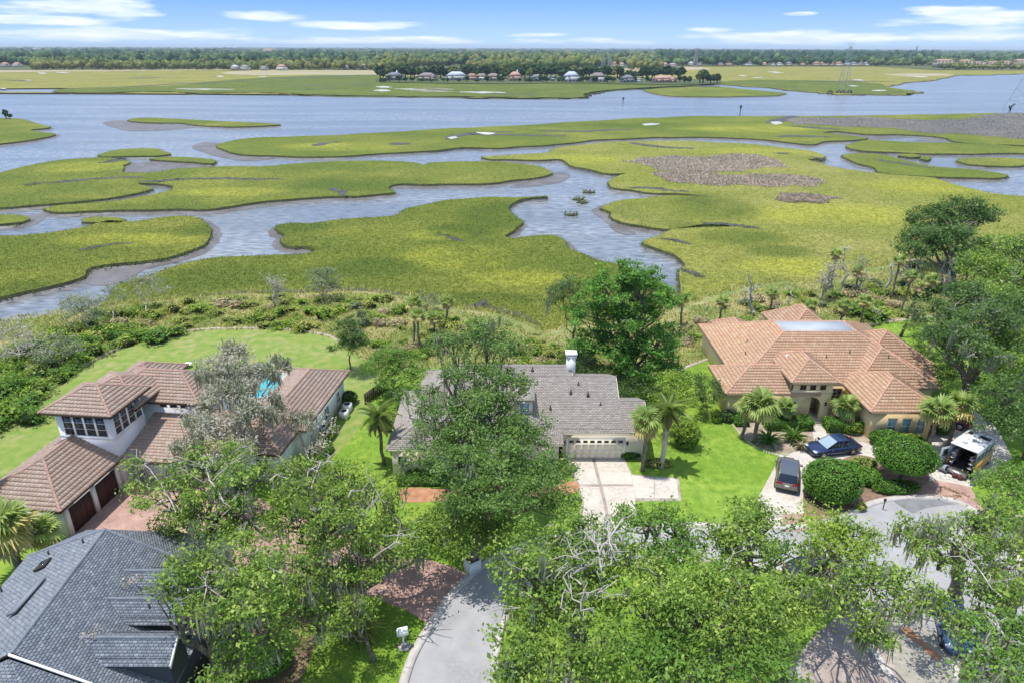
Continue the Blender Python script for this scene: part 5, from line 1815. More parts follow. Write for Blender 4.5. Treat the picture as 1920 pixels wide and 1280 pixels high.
tree('oak_tree', 'oak beside the left drive of the orange tiled house at the road', (1400, 1120), [(1390, 960, 9, 48), (1440, 985, 9, 48), (1350, 1000, 9, 48), (1400, 1030, 9, 58), (1460, 1040, 8, 40), (1350, 1060, 8, 42), (1420, 950, 8, 22)], moss=.08, dens=4.4, twigs=.12, trunk_r=.38, leaf=L_OAK)
tree('oak_tree', 'wide leafy oak filling the middle of the road island', (1330, 1260), [(1250, 1100, 10, 62), (1330, 1090, 10, 60), (1400, 1110, 10, 60), (1290, 1150, 10, 70), (1370, 1170, 9.5, 65), (1440, 1150, 9, 50), (1210, 1150, 9, 50), (1480, 1105, 8.5, 42), (1495, 1150, 8, 42), (1530, 1140, 7, 30)],
     moss=.12, dens=5.6, twigs=.18, trunk_r=.5)
tree('oak_tree', 'oak at the bottom edge left of centre, its dark foliage spilling over the grey road', (1060, 1370), [(970, 1190, 9, 45), (1030, 1200, 9, 55), (1100, 1190, 9.5, 55), (990, 1250, 9, 60), (1060, 1260, 9, 55), (1120, 1260, 8.5, 45), (960, 1275, 8.5, 40)], moss=.2, dens=5.6, twigs=.16, trunk_r=.45)
tree('oak_tree', 'oak at the bottom centre beside a patch of yellow green lawn', (1240, 1400), [(1180, 1210, 9, 48), (1230, 1240, 9, 50), (1290, 1220, 9, 50), (1340, 1250, 9, 55), (1400, 1240, 9, 52), (1450, 1215, 8.5, 42), (1470, 1270, 8.5, 42), (1240, 1285, 8.5, 40), (1290, 1290, 9, 50)], moss=.22, dens=5.6, twigs=.14, trunk_r=.45, leaf=L_BRIGHT)
tree('oak_tree', 'bright round tree beside the cul-de-sac just below the clipped globe bush', (1565, 1110), [(1560, 985, 7.5, 48), (1600, 1010, 7.5, 48), (1550, 1035, 7.5, 48), (1610, 1050, 7.5, 42), (1535, 1000, 7, 32), (1640, 1010, 7, 26)], leaf=L_LIME, moss=.06, dens=4.6, twigs=.08, trunk_r=.25)
tree('oak_tree', 'spreading oak with moss curtains hanging above the paver area', (1505, 1105), [(1570, 1090, 9, 48), (1640, 1080, 9, 50), (1700, 1100, 9, 48), (1600, 1130, 8.5, 40), (1740, 1120, 8.5, 34), (1520, 1110, 8, 38), (1660, 1125, 8.5, 40), (1780, 1150, 8, 26)], bare=[(.2, (1560, 1130, 8), (1640, 1150, 8), (1700, 1152, 8.3), (1760, 1165, 8))], moss=.6, mlen=(.7, 2.2), dens=4.4, twigs=.14, trunk_r=.24)
tree('oak_tree', 'small dangling oak bough with moss over the side street', (1590, 1120), [(1636, 1165, 8, 24), (1640, 1190, 7.5, 34), (1625, 1205, 7, 20), (1665, 1200, 7, 18)], moss=1.0, mlen=(.5, 1.5), dens=8, trunk_r=.12, sig=.3, size=.2)
tree('oak_tree', 'moss laden oak at the right of the cul-de-sac with thin crown and grey streamers', (1790, 1110), [(1700, 985, 8, 26), (1760, 1000, 9, 40), (1810, 985, 9, 42), (1740, 1035, 8.5, 32), (1820, 1040, 9, 45), (1870, 960, 9, 42), (1720, 1010, 8, 22)], moss=1.0, mlen=(.7, 2.2), dens=4.2, twigs=.24, trunk_r=.38, leaf=L_OAK)
tree('oak_tree', 'mossy oak at the right edge above the parked blue car', (1880, 1200), [(1880, 1040, 9, 52), (1930, 1080, 9, 50), (1830, 1100, 9, 48), (1890, 1130, 9, 55), (1820, 1150, 8.5, 40), (1930, 1010, 9, 45)], moss=.7, mlen=(.6, 2), dens=4.2, twigs=.26, trunk_r=.42)
tree('oak_tree', 'oak filling the bottom right corner with pale twigs', (1900, 1380), [(1870, 1190, 9, 50), (1930, 1190, 9, 50), (1830, 1215, 8.5, 36), (1890, 1250, 9, 50), (1830, 1265, 8.5, 30), (1930, 1265, 8.5, 50)], bare=[(.14, (1915, 1215, 10.5), (1880, 1190, 11), (1860, 1160, 11)), (.1, (1880, 1120, 11), (1850, 1090, 11.4), (1820, 1050, 11.4))], moss=.6, dens=4.4, twigs=.22, trunk_r=.42, leaf=L_BRIGHT)
tree('oak_tree', 'low leafy tree by the lawn at the right edge, right of the brick apron', (1900, 950), [(1870, 905, 4, 34), (1905, 890, 4.5, 38), (1940, 920, 4, 40), (1890, 930, 4, 36)], leaf=L_BRIGHT, dens=5, trunk_r=.18, moss=.12)
tree('oak_tree', 'dead grey oak draped in moss in front of the white house roof', (455, 930), [(440, 665, 10, 36), (395, 690, 9.5, 32), (480, 700, 9.5, 40), (520, 688, 9, 24), (450, 700, 10, 40), (480, 740, 9, 40), (430, 740, 9, 45), (365, 770, 8, 32), (400, 800, 8, 44), (470, 775, 8.5, 40), (350, 830, 7, 30), (440, 845, 7, 40)],
     leaf=M_MOSS, bark=M_BARKL, dens=4.6, per=20, sig=.42, size=.28, moss=1.6, mlen=(.5, 1.6), twigs=.6, trunk_r=.35)
tree('oak_tree', 'grey mossy boughs beside the right wing of the white house', (590, 900), [(580, 790, 6.5, 28), (610, 800, 6, 22), (550, 790, 6, 24), (520, 770, 6.5, 20), (605, 835, 5, 22)], leaf=M_MOSS, bark=M_BARKL, dens=4, per=9, sig=.35, size=.26, moss=.9, mlen=(.4, 1.3), twigs=.7, trunk_r=.18)
# behind and between the houses
tree('oak_tree', 'small round magnolia with one thin trunk on the back lawn', (657, 692), [(655, 615, 5.2, 26, 1.4), (650, 645, 3.8, 30, 1.3), (664, 640, 4.0, 28, 1.4)], leaf=L_OAKD, dens=9, per=30, sig=.28, size=.22, trunk_r=.1, shell=.3)
tree('oak_tree', 'wide bushy tree at the left end of the middle house garden', (735, 752), [(710, 685, 3.6, 34), (760, 680, 3.6, 36), (735, 670, 4.2, 36), (740, 710, 3, 38), (785, 700, 3.0, 24)], leaf=L_BRIGHT, dens=6, trunk_r=.16, per=32, sig=.36)
tree('sweetgum_tree', 'tallest bright green tree behind the middle house, pointed top', (1180, 715), [(1183, 500, 13.6, 20), (1190, 520, 12.6, 34), (1140, 545, 11, 48), (1200, 545, 11.2, 48), (1240, 570, 9.4, 38), (1120, 590, 8.2, 50), (1190, 600, 8, 60), (1235, 640, 5.6, 45), (1150, 650, 4.8, 55), (1200, 680, 3.4, 52), (1250, 690, 3, 35), (1110, 640, 5.2, 38)],
     leaf=L_GUM, dens=3.4, per=46, sig=.42, size=.34, trunk_r=.4, shell=.6, irregular=.45)
tree('oak_tree', 'small grey green tree leaning against the left side of the tallest tree', (1078, 670), [(1050, 545, 9, 26), (1075, 535, 9.6, 26), (1085, 580, 7.4, 24), (1040, 565, 8, 16)], leaf=L_OAKD, moss=.3, dens=5, size=.26, trunk_r=.18)
tree('oak_tree', 'dark shaded trees close behind the grey roof, right of the chimney', (1140, 722), [(1100, 690, 2.4, 34), (1140, 702, 2.2, 38), (1185, 728, 2, 30), (1215, 728, 2, 28)], leaf=L_OAKD, dens=5, trunk_r=.2)
tree('shrub_tree', 'lime green bushy tree between the middle house and the lawn', (1270, 810), [(1262, 715, 4.5, 30), (1285, 750, 3.5, 30), (1250, 750, 4, 28), (1280, 800, 2.2, 26)], leaf=L_LIME, dens=6, trunk_r=.12, cat='bushy tree')
tree('shrub_tree', 'dark leafy shrub tree at the left corner of the orange tiled house', (1325, 785), [(1318, 715, 3.2, 26), (1330, 740, 2.6, 26), (1312, 745, 2.4, 20)], leaf=L_OAKD, dens=8, trunk_r=.08, sig=.3, size=.2, cat='bushy tree')
# right hand grove
tree('oak_tree', 'large dark rounded oak standing above the marsh at the right', (1790, 560), [(1750, 415, 8, 45), (1800, 400, 9.5, 48), (1840, 405, 9, 36), (1730, 445, 7, 42), (1790, 450, 8, 50), (1720, 470, 6, 30)], leaf=L_OAKD, dens=3.6, per=30, sig=.6, size=.42, trunk_r=.4)
tree('oak_tree', 'grey barked oak in the grove right of the tall palms', (1860, 600), [(1880, 470, 7, 48), (1840, 500, 7, 45), (1900, 520, 7, 48), (1850, 560, 6, 50), (1930, 470, 7, 48)], leaf=L_OAK, dens=3.6, per=30, sig=.55, size=.38, moss=.25, trunk_r=.35, twigs=.1)
tree('oak_tree', 'wide grey green oak shading the garden right of the orange tiled house', (1800, 790), [(1760, 590, 9, 45), (1810, 560, 10, 48), (1850, 600, 10, 58), (1800, 640, 9, 55), (1900, 580, 10, 55), (1770, 630, 8, 35), (1840, 670, 8.5, 50)], leaf=L_OAKD, dens=3.8, per=32, sig=.5, size=.32, moss=.45, trunk_r=.4, twigs=.14)
tree('oak_tree', 'sunlit lime green tree at the right edge beside the shaded drive', (1880, 800), [(1870, 620, 8, 42), (1900, 640, 8, 48), (1860, 680, 7, 42), (1910, 700, 7, 48), (1880, 590, 8, 26)], leaf=L_LIME, dens=4.6, sig=.45, size=.3, trunk_r=.25)
tree('oak_tree', 'dark tree shading the far right lawn by the open van', (1925, 860), [(1900, 740, 7, 55), (1950, 720, 7, 55), (1880, 790, 5, 42), (1940, 800, 6, 50), (1925, 660, 8, 45)], leaf=L_OAKD, dens=4.4, sig=.45, size=.28, moss=.1, trunk_r=.3)
tree('oak_tree', 'leafy understorey tree between the grove trunks and the lawn', (1760, 730), [(1740, 640, 3.6, 30), (1725, 610, 4, 28), (1760, 690, 3, 30), (1790, 700, 4, 40), (1720, 655, 2.6, 22)], leaf=L_OAK, dens=5, trunk_r=.12)

# ---------------------------------------------------------------- palms
def frond_mesh(name, L, droop, n=9, leaflet=.55, wid=.07, material=None, seed=1, fan=False):
    rng = np.random.default_rng(seed)
    b = MB()
    if fan:
        # sabal frond: stalk then a half circle fan folded along its rib
        st = L * .45
        b.add([(0, -.03, 0), (st, -.02, .05), (st, .02, .05), (0, .03, 0)], [(0, 1, 2, 3)])
        k = 15
        c = np.array([st, 0, .05])
        R = L * .62
        prev = None
        for i in range(k):
            a = math.radians(-112 + 224 * i / (k - 1))
            r = R * (1 - .25 * abs(a) / 2) * rng.uniform(.85, 1.08)
            d = np.array([math.cos(a), math.sin(a), 0])
            side = np.array([-math.sin(a), math.cos(a), 0])
            m = c + d * r * .6 + [0, 0, -abs(math.sin(a)) * r * .12 - .02]
            e = c + d * r + [0, 0, -abs(math.sin(a)) * r * .25 - droop * r * .6]
            w = R * .085
            b.add([c, m - side * w, e, m + side * w], [(0, 1, 2, 3)])
    else:
        t = np.linspace(0, 1, n + 1)
        x = L * t * (1 - .12 * droop * t)
        z = L * (.42 * t - (.62 + droop * .6) * t ** 2)
        pts = np.column_stack([x, np.zeros(n + 1), z])
        b.tube(pts, np.linspace(.03, .008, n + 1), 3, cap=False)
        m = 26
        for i in range(m):
            f = .14 + .86 * i / m
            c = np.array([np.interp(f, t, x), 0, np.interp(f, t, z)])
            ll = leaflet * math.sin(math.pi * min(.25 + f * .72, 1)) * rng.uniform(.85, 1.1)
            for s in (-1, 1):
                e = c + np.array([.45 * ll, s * ll * .75, -.35 * ll * (1 + droop)])
                b.add([c, c + [.06, 0, 0], e], [(0, 1, 2)])
                b.add([c + [wid * .5, 0, .0], (c + e) / 2 + [wid, 0, 0], e, (c + e) / 2 - [wid, 0, 0]], [(0, 1, 2, 3)])
    return b.mesh(name, material or L_PALM)


FM = {}


def palm(base, h, R=1.6, n=26, kind='fan', label='', lean=(0, 0), yellow=.15, dead=.1, tr=.16, trunk=None, group=None, seed=None, boots=True, single=False, cat='palm tree', z0=0, hanging=.25):
    TREE_N[0] += 1
    rng = np.random.default_rng(seed or (500 + TREE_N[0]))
    B0 = P(base[0], base[1], z0)
    root = empty('palm_tree', B0, 0, label=label, cat=cat, group=group)
    R *= .84
    top = np.array([lean[0], lean[1], h])
    b = MB()
    p = bent((0, 0, -.2), top, rng, 7, .012)
    b.tube(p, tr * np.array([1.35, 1.05, 1, 1, .98, 1, 1.1]), 8)
    b.build('trunk', trunk or M_BARK, parent=root)
    if boots:
        b = MB()
        for k in range(26):
            a = k * 2.4
            z = h - .15 - .035 * k
            d = np.array([math.cos(a), math.sin(a), 0])
            c = p[-1] + [0, 0, z - h] + d * tr
            b.obox(c + d * .05, d * .09 + [0, 0, .05], np.array([-d[1], d[0], 0]) * .05, (0, 0, .02))
        b.build('boots', M_BARKD, parent=root, kind='stuff')
    mats_ = [('g', L_PALM), ('y', L_PALMY), ('d', L_DEADF)]
    mb = MB()
    for k in range(n):
        u_ = rng.uniform()
        el = math.radians(75 - 130 * ((k + .5) / n) ** 1.0 + rng.uniform(-8, 8))
        low = (k / n)
        kind_m = 'g'
        if low > 1 - dead:
            kind_m = 'd'
        elif low > 1 - dead - yellow:
            kind_m = 'y'
        var = int(rng.integers(0, 3))
        key = (kind, kind_m, var)
        if key not in FM:
            FM[key] = frond_mesh('frond', 1.0, .35 + .25 * var, material=dict(mats_)[kind_m], seed=var * 7 + 3, fan=(kind == 'fan'), leaflet=.30, wid=.03)
        az = k * 2.39996 + rng.uniform(-.2, .2)
        L = R * rng.uniform(.85, 1.12)
        place('frond', FM[key], parent=root, loc=p[-1] + np.array([0, 0, .05]), rot=(rng.uniform(-.15, .15), -el, az), sc=L)
    return root


palm((1205, 882), 5.0, 1.9, 24, 'fan', 'sabal palm by the right end of the wide garage door', (-.1, .1), yellow=.2, dead=.12)
palm((1240, 876), 5.8, 2.4, 26, 'feather', 'tallest palm right of the garage, on the lawn edge', (.1, .2), yellow=.15, dead=.2, tr=.22, trunk=M_BARKL)
palm((720, 872), 5.0, 2.3, 22, 'feather', 'drooping palm at the left corner of the middle house', (-.2, .1), yellow=.1, dead=.1, tr=.15)
palm((1413, 828), 4.0, 2.2, 30, 'fan', 'palm with yellow fronds left of the arched entry', (.1, .0), yellow=.3, dead=.03, tr=.2)
palm((1390, 822), 3.6, 1.7, 18, 'fan', 'second thinner palm close beside the yellow one at the left facade', (.3, .1), yellow=.2, dead=.05, tr=.16)
palm((1468, 800), 2.2, 1.5, 20, 'fan', 'short palm just left of the arched entry', (0, 0), yellow=.1, dead=.05, tr=.15)
palm((1580, 800), 2.3, 1.9, 26, 'fan', 'short full palm just right of the arched entry', (0, 0), yellow=.1, dead=.05, tr=.17)
palm((1738, 848), 4.3, 2.1, 28, 'fan', 'palm at the right front corner of the orange tiled house', (.1, .1), yellow=.3, dead=.08, tr=.18)
palm((1775, 838), 4.4, 2.1, 26, 'fan', 'palm between the house corner and the open van, yellowed fronds', (.3, .2), yellow=.5, dead=.05, tr=.17)
palm((40, 1075), 4.0, 2.6, 34, 'fan', 'golden yellow palm at the lower left edge above the slate roof', (0, 0), yellow=.5, dead=.12, tr=.28)
palm((95, 1050), 2.6, 1.8, 22, 'fan', 'low green fan palm between garage corner and slate roof', (0, 0), yellow=.25, dead=.1, tr=.2)
palm((-15, 985), 5.2, 2.2, 26, 'fan', 'palm cut by the left edge beside the garage roof', (.2, 0), yellow=.3, dead=.25, tr=.22)
for (bx, by, h, lab) in [(786, 655, 4.6, 'front one of two tall thin palms behind the middle house'), (777, 648, 5.6, 'rear one of two tall thin palms behind the middle house'), (837, 606, 3.0, 'single palm at the marsh edge right of the twin palms'),
                         (815, 625, 2.0, 'squat palm with a skirt of brown fronds near the marsh edge'), (885, 640, 2.2, 'bright green palm behind the tall dark oak'),
                         (1277, 610, 3.6, 'palm just right of the tallest green tree'), (1348, 604, 2.9, 'palm on the scrub left of the orange roof'), (1403, 648, 2.6, 'palm with green head touching the left roof corner'), (1444, 588, 3.0, 'palm between two bleached dead trunks'),
                         (1556, 545, 6.0, 'slim palm behind the bleached snag'), (1604, 550, 3.6, 'palm standing over brown grass right of the snag'), (1516, 605, 2.4, 'low palm behind the flat grey roof deck'), (1573, 618, 3.4, 'palm with brown skirt right of the flat roof deck'),
                         (1612, 610, 3.6, 'palm behind the orange roof ridge on the right'), (1670, 562, 6.0, 'tallest slim palm beside the forked grey snag'), (1690, 585, 5.4, 'dark trunked palm right of the tallest slim palm'),
                         (1800, 555, 4.6, 'palm with brown skirt in front of the dark rounded oak'), (1818, 545, 6.2, 'high palm head against the right grove'), (1735, 560, 3.0, 'low palm in the grove left of the grey trunks')]:
    palm((bx, by), h, 1.5, 18, 'fan', lab, (RNG.uniform(-.3, .3), RNG.uniform(-.3, .3)), yellow=.15, dead=.3, tr=.14, boots=False)
palm((1688, 632), 6.8, 1.2, 10, 'fan', 'leaning dark trunk with a ragged top behind the orange roof', (1.2, .6), yellow=.1, dead=.6, tr=.18, trunk=M_BARKD, boots=False)


# ---------------------------------------------------------------- dead snags
def snag(base, h, label, seed, spread=.5, r=.14, material=None, nb=7, z0=0, fine=0, mossy=0):
    r *= 1.6
    rng = np.random.default_rng(seed)
    root = empty('dead_tree', P(base[0], base[1], z0), 0, label=label, cat='dead tree')
    top = np.array([rng.uniform(-.25, .25) * h, rng.uniform(-.1, .1) * h, h])
    b = MB()
    p = bent((0, 0, -.2), top, rng, 7, .05)
    b.tube(p, np.linspace(r, r * .3, 7), 6)
    b.build('trunk', material or M_SNAG, parent=root)
    lm = MB()
    tips = []
    for k in range(nb):
        i = rng.integers(2, 7)
        d = rng.normal(0, 1, 3)
        d[2] = abs(d[2]) + .4
        d = d / np.linalg.norm(d) * h * spread * rng.uniform(.4, .9)
        q = bent(p[i], p[i] + d, rng, 5, .1)
        lm.tube(q, np.linspace(r * .5, .02, 5), 5)
        tips.append(q[-1])
        for _ in range(3 + fine):
            e = q[rng.integers(1, 5)]
            d2 = d * .45 + rng.normal(0, .22, 3) * h * spread
            q2 = bent(e, e + d2, rng, 4, .1)
            lm.tube(q2, [r * .22, r * .16, .02, .012], 3, cap=False)
            tips.append(q2[-1])
            tips.append(q2[1])
    lm.build('limbs', material or M_SNAG, parent=root)
    if mossy:
        tips = np.array(tips)
        pts = np.repeat(tips, mossy, 0) + rng.normal(0, .25, (len(tips) * mossy, 3))
        V, F = leaves(pts, .3, rng, .2, .5)
        MB().add(V, F).build('twigs', M_MOSS, parent=root, kind='stuff')
    return root


for (bx, by, h, lab, sd, sp_, r, nb, fine, mo) in [(1412, 590, 4.6, 'forked bleached snag left of the scrub palms', 3, .5, .2, 6, 0, 0), (1452, 622, 3.0, 'crooked grey snag close behind the orange roof', 5, .45, .16, 6, 0, 0), (1478, 600, 4.2, 'thin upright dead trunk between the snags', 8, .25, .12, 5, 0, 0),
                                                  (1583, 540, 6.4, 'tallest bleached bare trunk with a curved top', 11, .22, .15, 4, 0, 0), (1656, 545, 6.2, 'pale broken trunk beside the slim tall palm', 14, .2, .13, 4, 0, 0), (1537, 560, 4.2, 'dome shaped grey dead tree full of fine twigs', 17, .55, .14, 12, 5, 5),
                                                  (1775, 555, 5.6, 'two toned dead trunk at the left of the grove', 20, .35, .2, 6, 0, 0), (1760, 545, 4.6, 'smaller grey dead trunk beside the two toned one', 22, .4, .15, 6, 2, 0), (1700, 540, 4.4, 'grey twiggy dead tree below the dark rounded oak', 24, .5, .14, 10, 4, 5), (1610, 545, 4.2, 'small grey twiggy crown above a scrub palm', 25, .45, .1, 8, 3, 4),
                                                  (516, 578, 3.6, 'silvery leafless tree at the marsh edge left of centre', 27, .5, .1, 10, 4, 4), (1740, 660, 3.6, 'grey bare shrub between roof and grove', 31, .6, .12, 10, 4, 4), (1640, 610, 2.2, 'low grey snag behind the roof at the right', 33, .5, .08, 6, 2, 0)]:
    snag((bx, by), h, lab, sd, sp_, r, None, nb, 0, fine, mo)
tree('marsh_tree', 'grey green tree standing in the creek bank at the left', (165, 625), [(140, 570, 3.6, 26), (165, 565, 4, 24), (150, 590, 2.6, 30), (180, 590, 2.6, 18)], leaf=L_GREY, dens=6, per=18, sig=.4, size=.24, trunk_r=.12, bark=M_BARKL, twigs=.3)
tree('marsh_tree', 'thin pale tree right of the creek bank tree', (215, 605), [(205, 545, 3.6, 18), (225, 555, 3.0, 18), (195, 560, 3, 12)], leaf=L_GREY, dens=5, per=12, sig=.35, size=.24, trunk_r=.08, bark=M_BARKL, twigs=.6)
tree('marsh_tree', 'open grey tree on the left marsh shore with two stems', (275, 595), [(255, 530, 4, 22), (285, 525, 4, 24), (300, 545, 3, 20), (262, 550, 3, 16)], leaf=L_GREY, dens=5, per=12, sig=.4, size=.24, trunk_r=.1, bark=M_BARKL, twigs=.6)
tree('marsh_tree', 'rounded silvery tree on the marsh edge left of centre', (605, 572), [(595, 515, 3.6, 20), (615, 515, 3.6, 20), (605, 535, 2.6, 26), (625, 535, 2.4, 14)], leaf=L_GREY, dens=6, per=18, sig=.35, size=.26, trunk_r=.12, twigs=.3)
tree('marsh_tree', 'silver grey shrub beside the marsh left of the twin palms', (800, 585), [(800, 560, 1.6, 20), (815, 568, 1.2, 14)], leaf=L_GREY, dens=7, per=14, sig=.3, size=.24, trunk_r=.06, cat='shrub')
tree('marsh_tree', 'bleached grey bush at the left edge of the photo', (35, 680), [(20, 625, 3, 36), (60, 640, 2.4, 28), (95, 655, 2.0, 26), (30, 660, 2, 30)], leaf=M_MOSS, bark=M_SNAG, dens=4, per=10, sig=.4, size=.24, trunk_r=.12, twigs=1.2, cat='bush')
tree('marsh_tree', 'grey green shrub tree next to the bleached bush', (120, 690), [(110, 640, 2.6, 28), (135, 655, 2.2, 22), (85, 670, 1.6, 26)], leaf=L_GREY, dens=5, per=18, sig=.35, size=.24, trunk_r=.1, twigs=.5, cat='bush')


# ---------------------------------------------------------------- shrub prototypes: belt between lawns and marsh
def shrub_mesh(name, leaf, r=1.0, rz=.8, seed=1, nl=520, size=.2, lobes=5):
    rng = np.random.default_rng(seed)
    L = [(0, 0, rz * .5, r * .75, r * .75, rz * .6)]
    for k in range(lobes):
        a = rng.uniform(0, 6.28)
        q = rng.uniform(.3, .6) * r
        L.append((math.cos(a) * q, math.sin(a) * q, rz * rng.uniform(.3, .7), r * .5, r * .5, rz * .45))
    cl, idx, outs = clump_cloud(L, 9 / r / r, rng, -.2, .6)
    per = nl / len(cl)
    V, F = foliage(cl, outs, per, .16 * r, size, rng, .4)
    b = MB()
    b.add(V, F, 0)
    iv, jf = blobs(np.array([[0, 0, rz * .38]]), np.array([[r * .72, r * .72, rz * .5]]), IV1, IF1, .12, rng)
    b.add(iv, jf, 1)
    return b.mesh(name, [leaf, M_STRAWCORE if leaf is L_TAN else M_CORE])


SHR = [shrub_mesh('shrub', L_LIME, seed=1), shrub_mesh('shrub', L_OLIVE, seed=2), shrub_mesh('shrub', L_BRIGHT, seed=3), shrub_mesh('shrub', L_OLIVE, seed=4, rz=.6), shrub_mesh('shrub', L_OAK, seed=5), shrub_mesh('shrub', L_GREY, seed=6), shrub_mesh('shrub', L_TAN, seed=7, rz=.55), shrub_mesh('shrub', L_LIME, seed=8, rz=.6)]
rng = np.random.default_rng(77)


def belt(n, poly, kinds, s, group, label, lawn_avoid=True):
    w = np.array([P(x, y, 0)[:2] for x, y in poly])
    lo, hi = w.min(0), w.max(0)
    c = 0
    tries = 0
    pts = []
    while c < n and tries < 60:
        q = rng.uniform(lo, hi, (400, 2))
        q = q[inside(w, q)]
        if lawn_avoid:
            q = q[~inside(LAWNS['dry'], q) & ~inside(LAWNS['bright'], q)]
        for p in q:
            if c >= n:
                break
            if any((p[0] - a[0]) ** 2 + (p[1] - a[1]) ** 2 < (.9 * s[0]) ** 2 for a in pts):
                continue
            pts.append(p)
            k = kinds[int(rng.integers(len(kinds)))]
            sc = rng.uniform(*s)
            adj = ('lime green', 'olive', 'bright green', 'low olive', 'dark green', 'silver grey', 'low tawny', 'low lime green')[k]
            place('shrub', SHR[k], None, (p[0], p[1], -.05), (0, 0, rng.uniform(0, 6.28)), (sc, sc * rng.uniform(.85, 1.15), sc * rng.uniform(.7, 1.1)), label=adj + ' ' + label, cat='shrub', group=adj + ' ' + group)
            c += 1
        tries += 1


belt(75, [(-40, 690), (60, 650), (170, 610), (260, 620), (250, 645), (190, 672), (105, 728), (50, 765), (0, 808), (-60, 840)], [0, 2, 4, 0, 2, 4, 1], (1.2, 2.0), 'shrubs along the left seawall', 'shrub in the dense thicket outside the left seawall')
belt(60, [(150, 600), (290, 575), (430, 560), (620, 556), (640, 600), (600, 625), (440, 612), (300, 622), (240, 640), (170, 660)], [0, 1, 3, 1, 6, 7, 1], (.9, 1.7), 'shrubs behind the back lawn', 'scrub shrub between back lawn and marsh')
belt(46, [(620, 556), (720, 560), (800, 580), (860, 600), (900, 620), (800, 680), (700, 660), (650, 640)], [0, 1, 3, 6, 1, 7, 5], (.8, 1.5), 'scrub shrubs around the twin palms', 'scrub shrub in the rough grass by the twin palms')
belt(30, [(940, 650), (1040, 640), (1060, 680), (960, 690)], [6, 1, 7, 6], (.8, 1.3), 'brush behind the grey roof', 'brush clump behind the grey shingle roof')
belt(60, [(1260, 600), (1350, 575), (1420, 560), (1500, 545), (1640, 530), (1700, 520), (1700, 600), (1640, 605), (1540, 580), (1440, 620), (1370, 650), (1290, 680)], [1, 4, 3, 6, 1, 0, 5, 6], (.9, 1.6), 'scrub shrubs behind the orange tiled house', 'scrub shrub in the thicket behind the orange tiled house')
belt(30, [(1700, 500), (1800, 470), (1930, 440), (2000, 600), (1930, 640), (1800, 640), (1720, 600)], [4, 2, 4, 1], (1.5, 2.6), 'understorey shrubs of the right grove', 'understorey shrub beneath the right grove')
for (px, py, k, s, lab) in [(295, 640, 2, 2.0, 'round green bush on the seawall left of centre'), (330, 628, 4, 1.7, 'dark green bush beside the seawall'), (553, 612, 0, 1.5, 'lime green bush just outside the top of the curved seawall'), (262, 636, 0, 1.7, 'lime bush where the seawall begins to curve'),
                            (1640, 600, 0, 2.4, 'large bright green bush behind the orange roof'), (1600, 590, 2, 1.8, 'green bush left of the large bright one'), (1090, 665, 4, 2.0, 'dark bush behind the chimney'), (60, 790, 2, 1.8, 'green bush against the seawall at the left edge')]:
    c = P(px, py, 0)
    place('shrub', SHR[k], None, (c[0], c[1], 0), (0, 0, px * .1), (s, s, s * .95), label=lab, cat='bush')
for i, x in enumerate(range(905, 1075, 24)):
    c = P(x, 690, 0)
    place('shrub', SHR[7 if i % 2 else 1], None, (c[0], c[1], 0), (0, 0, i), (1.3, 1.1, 1.1), label='yellow green ornamental grass clump in the row behind the grey roof', cat='grass clump', group='grass clumps behind the grey roof')


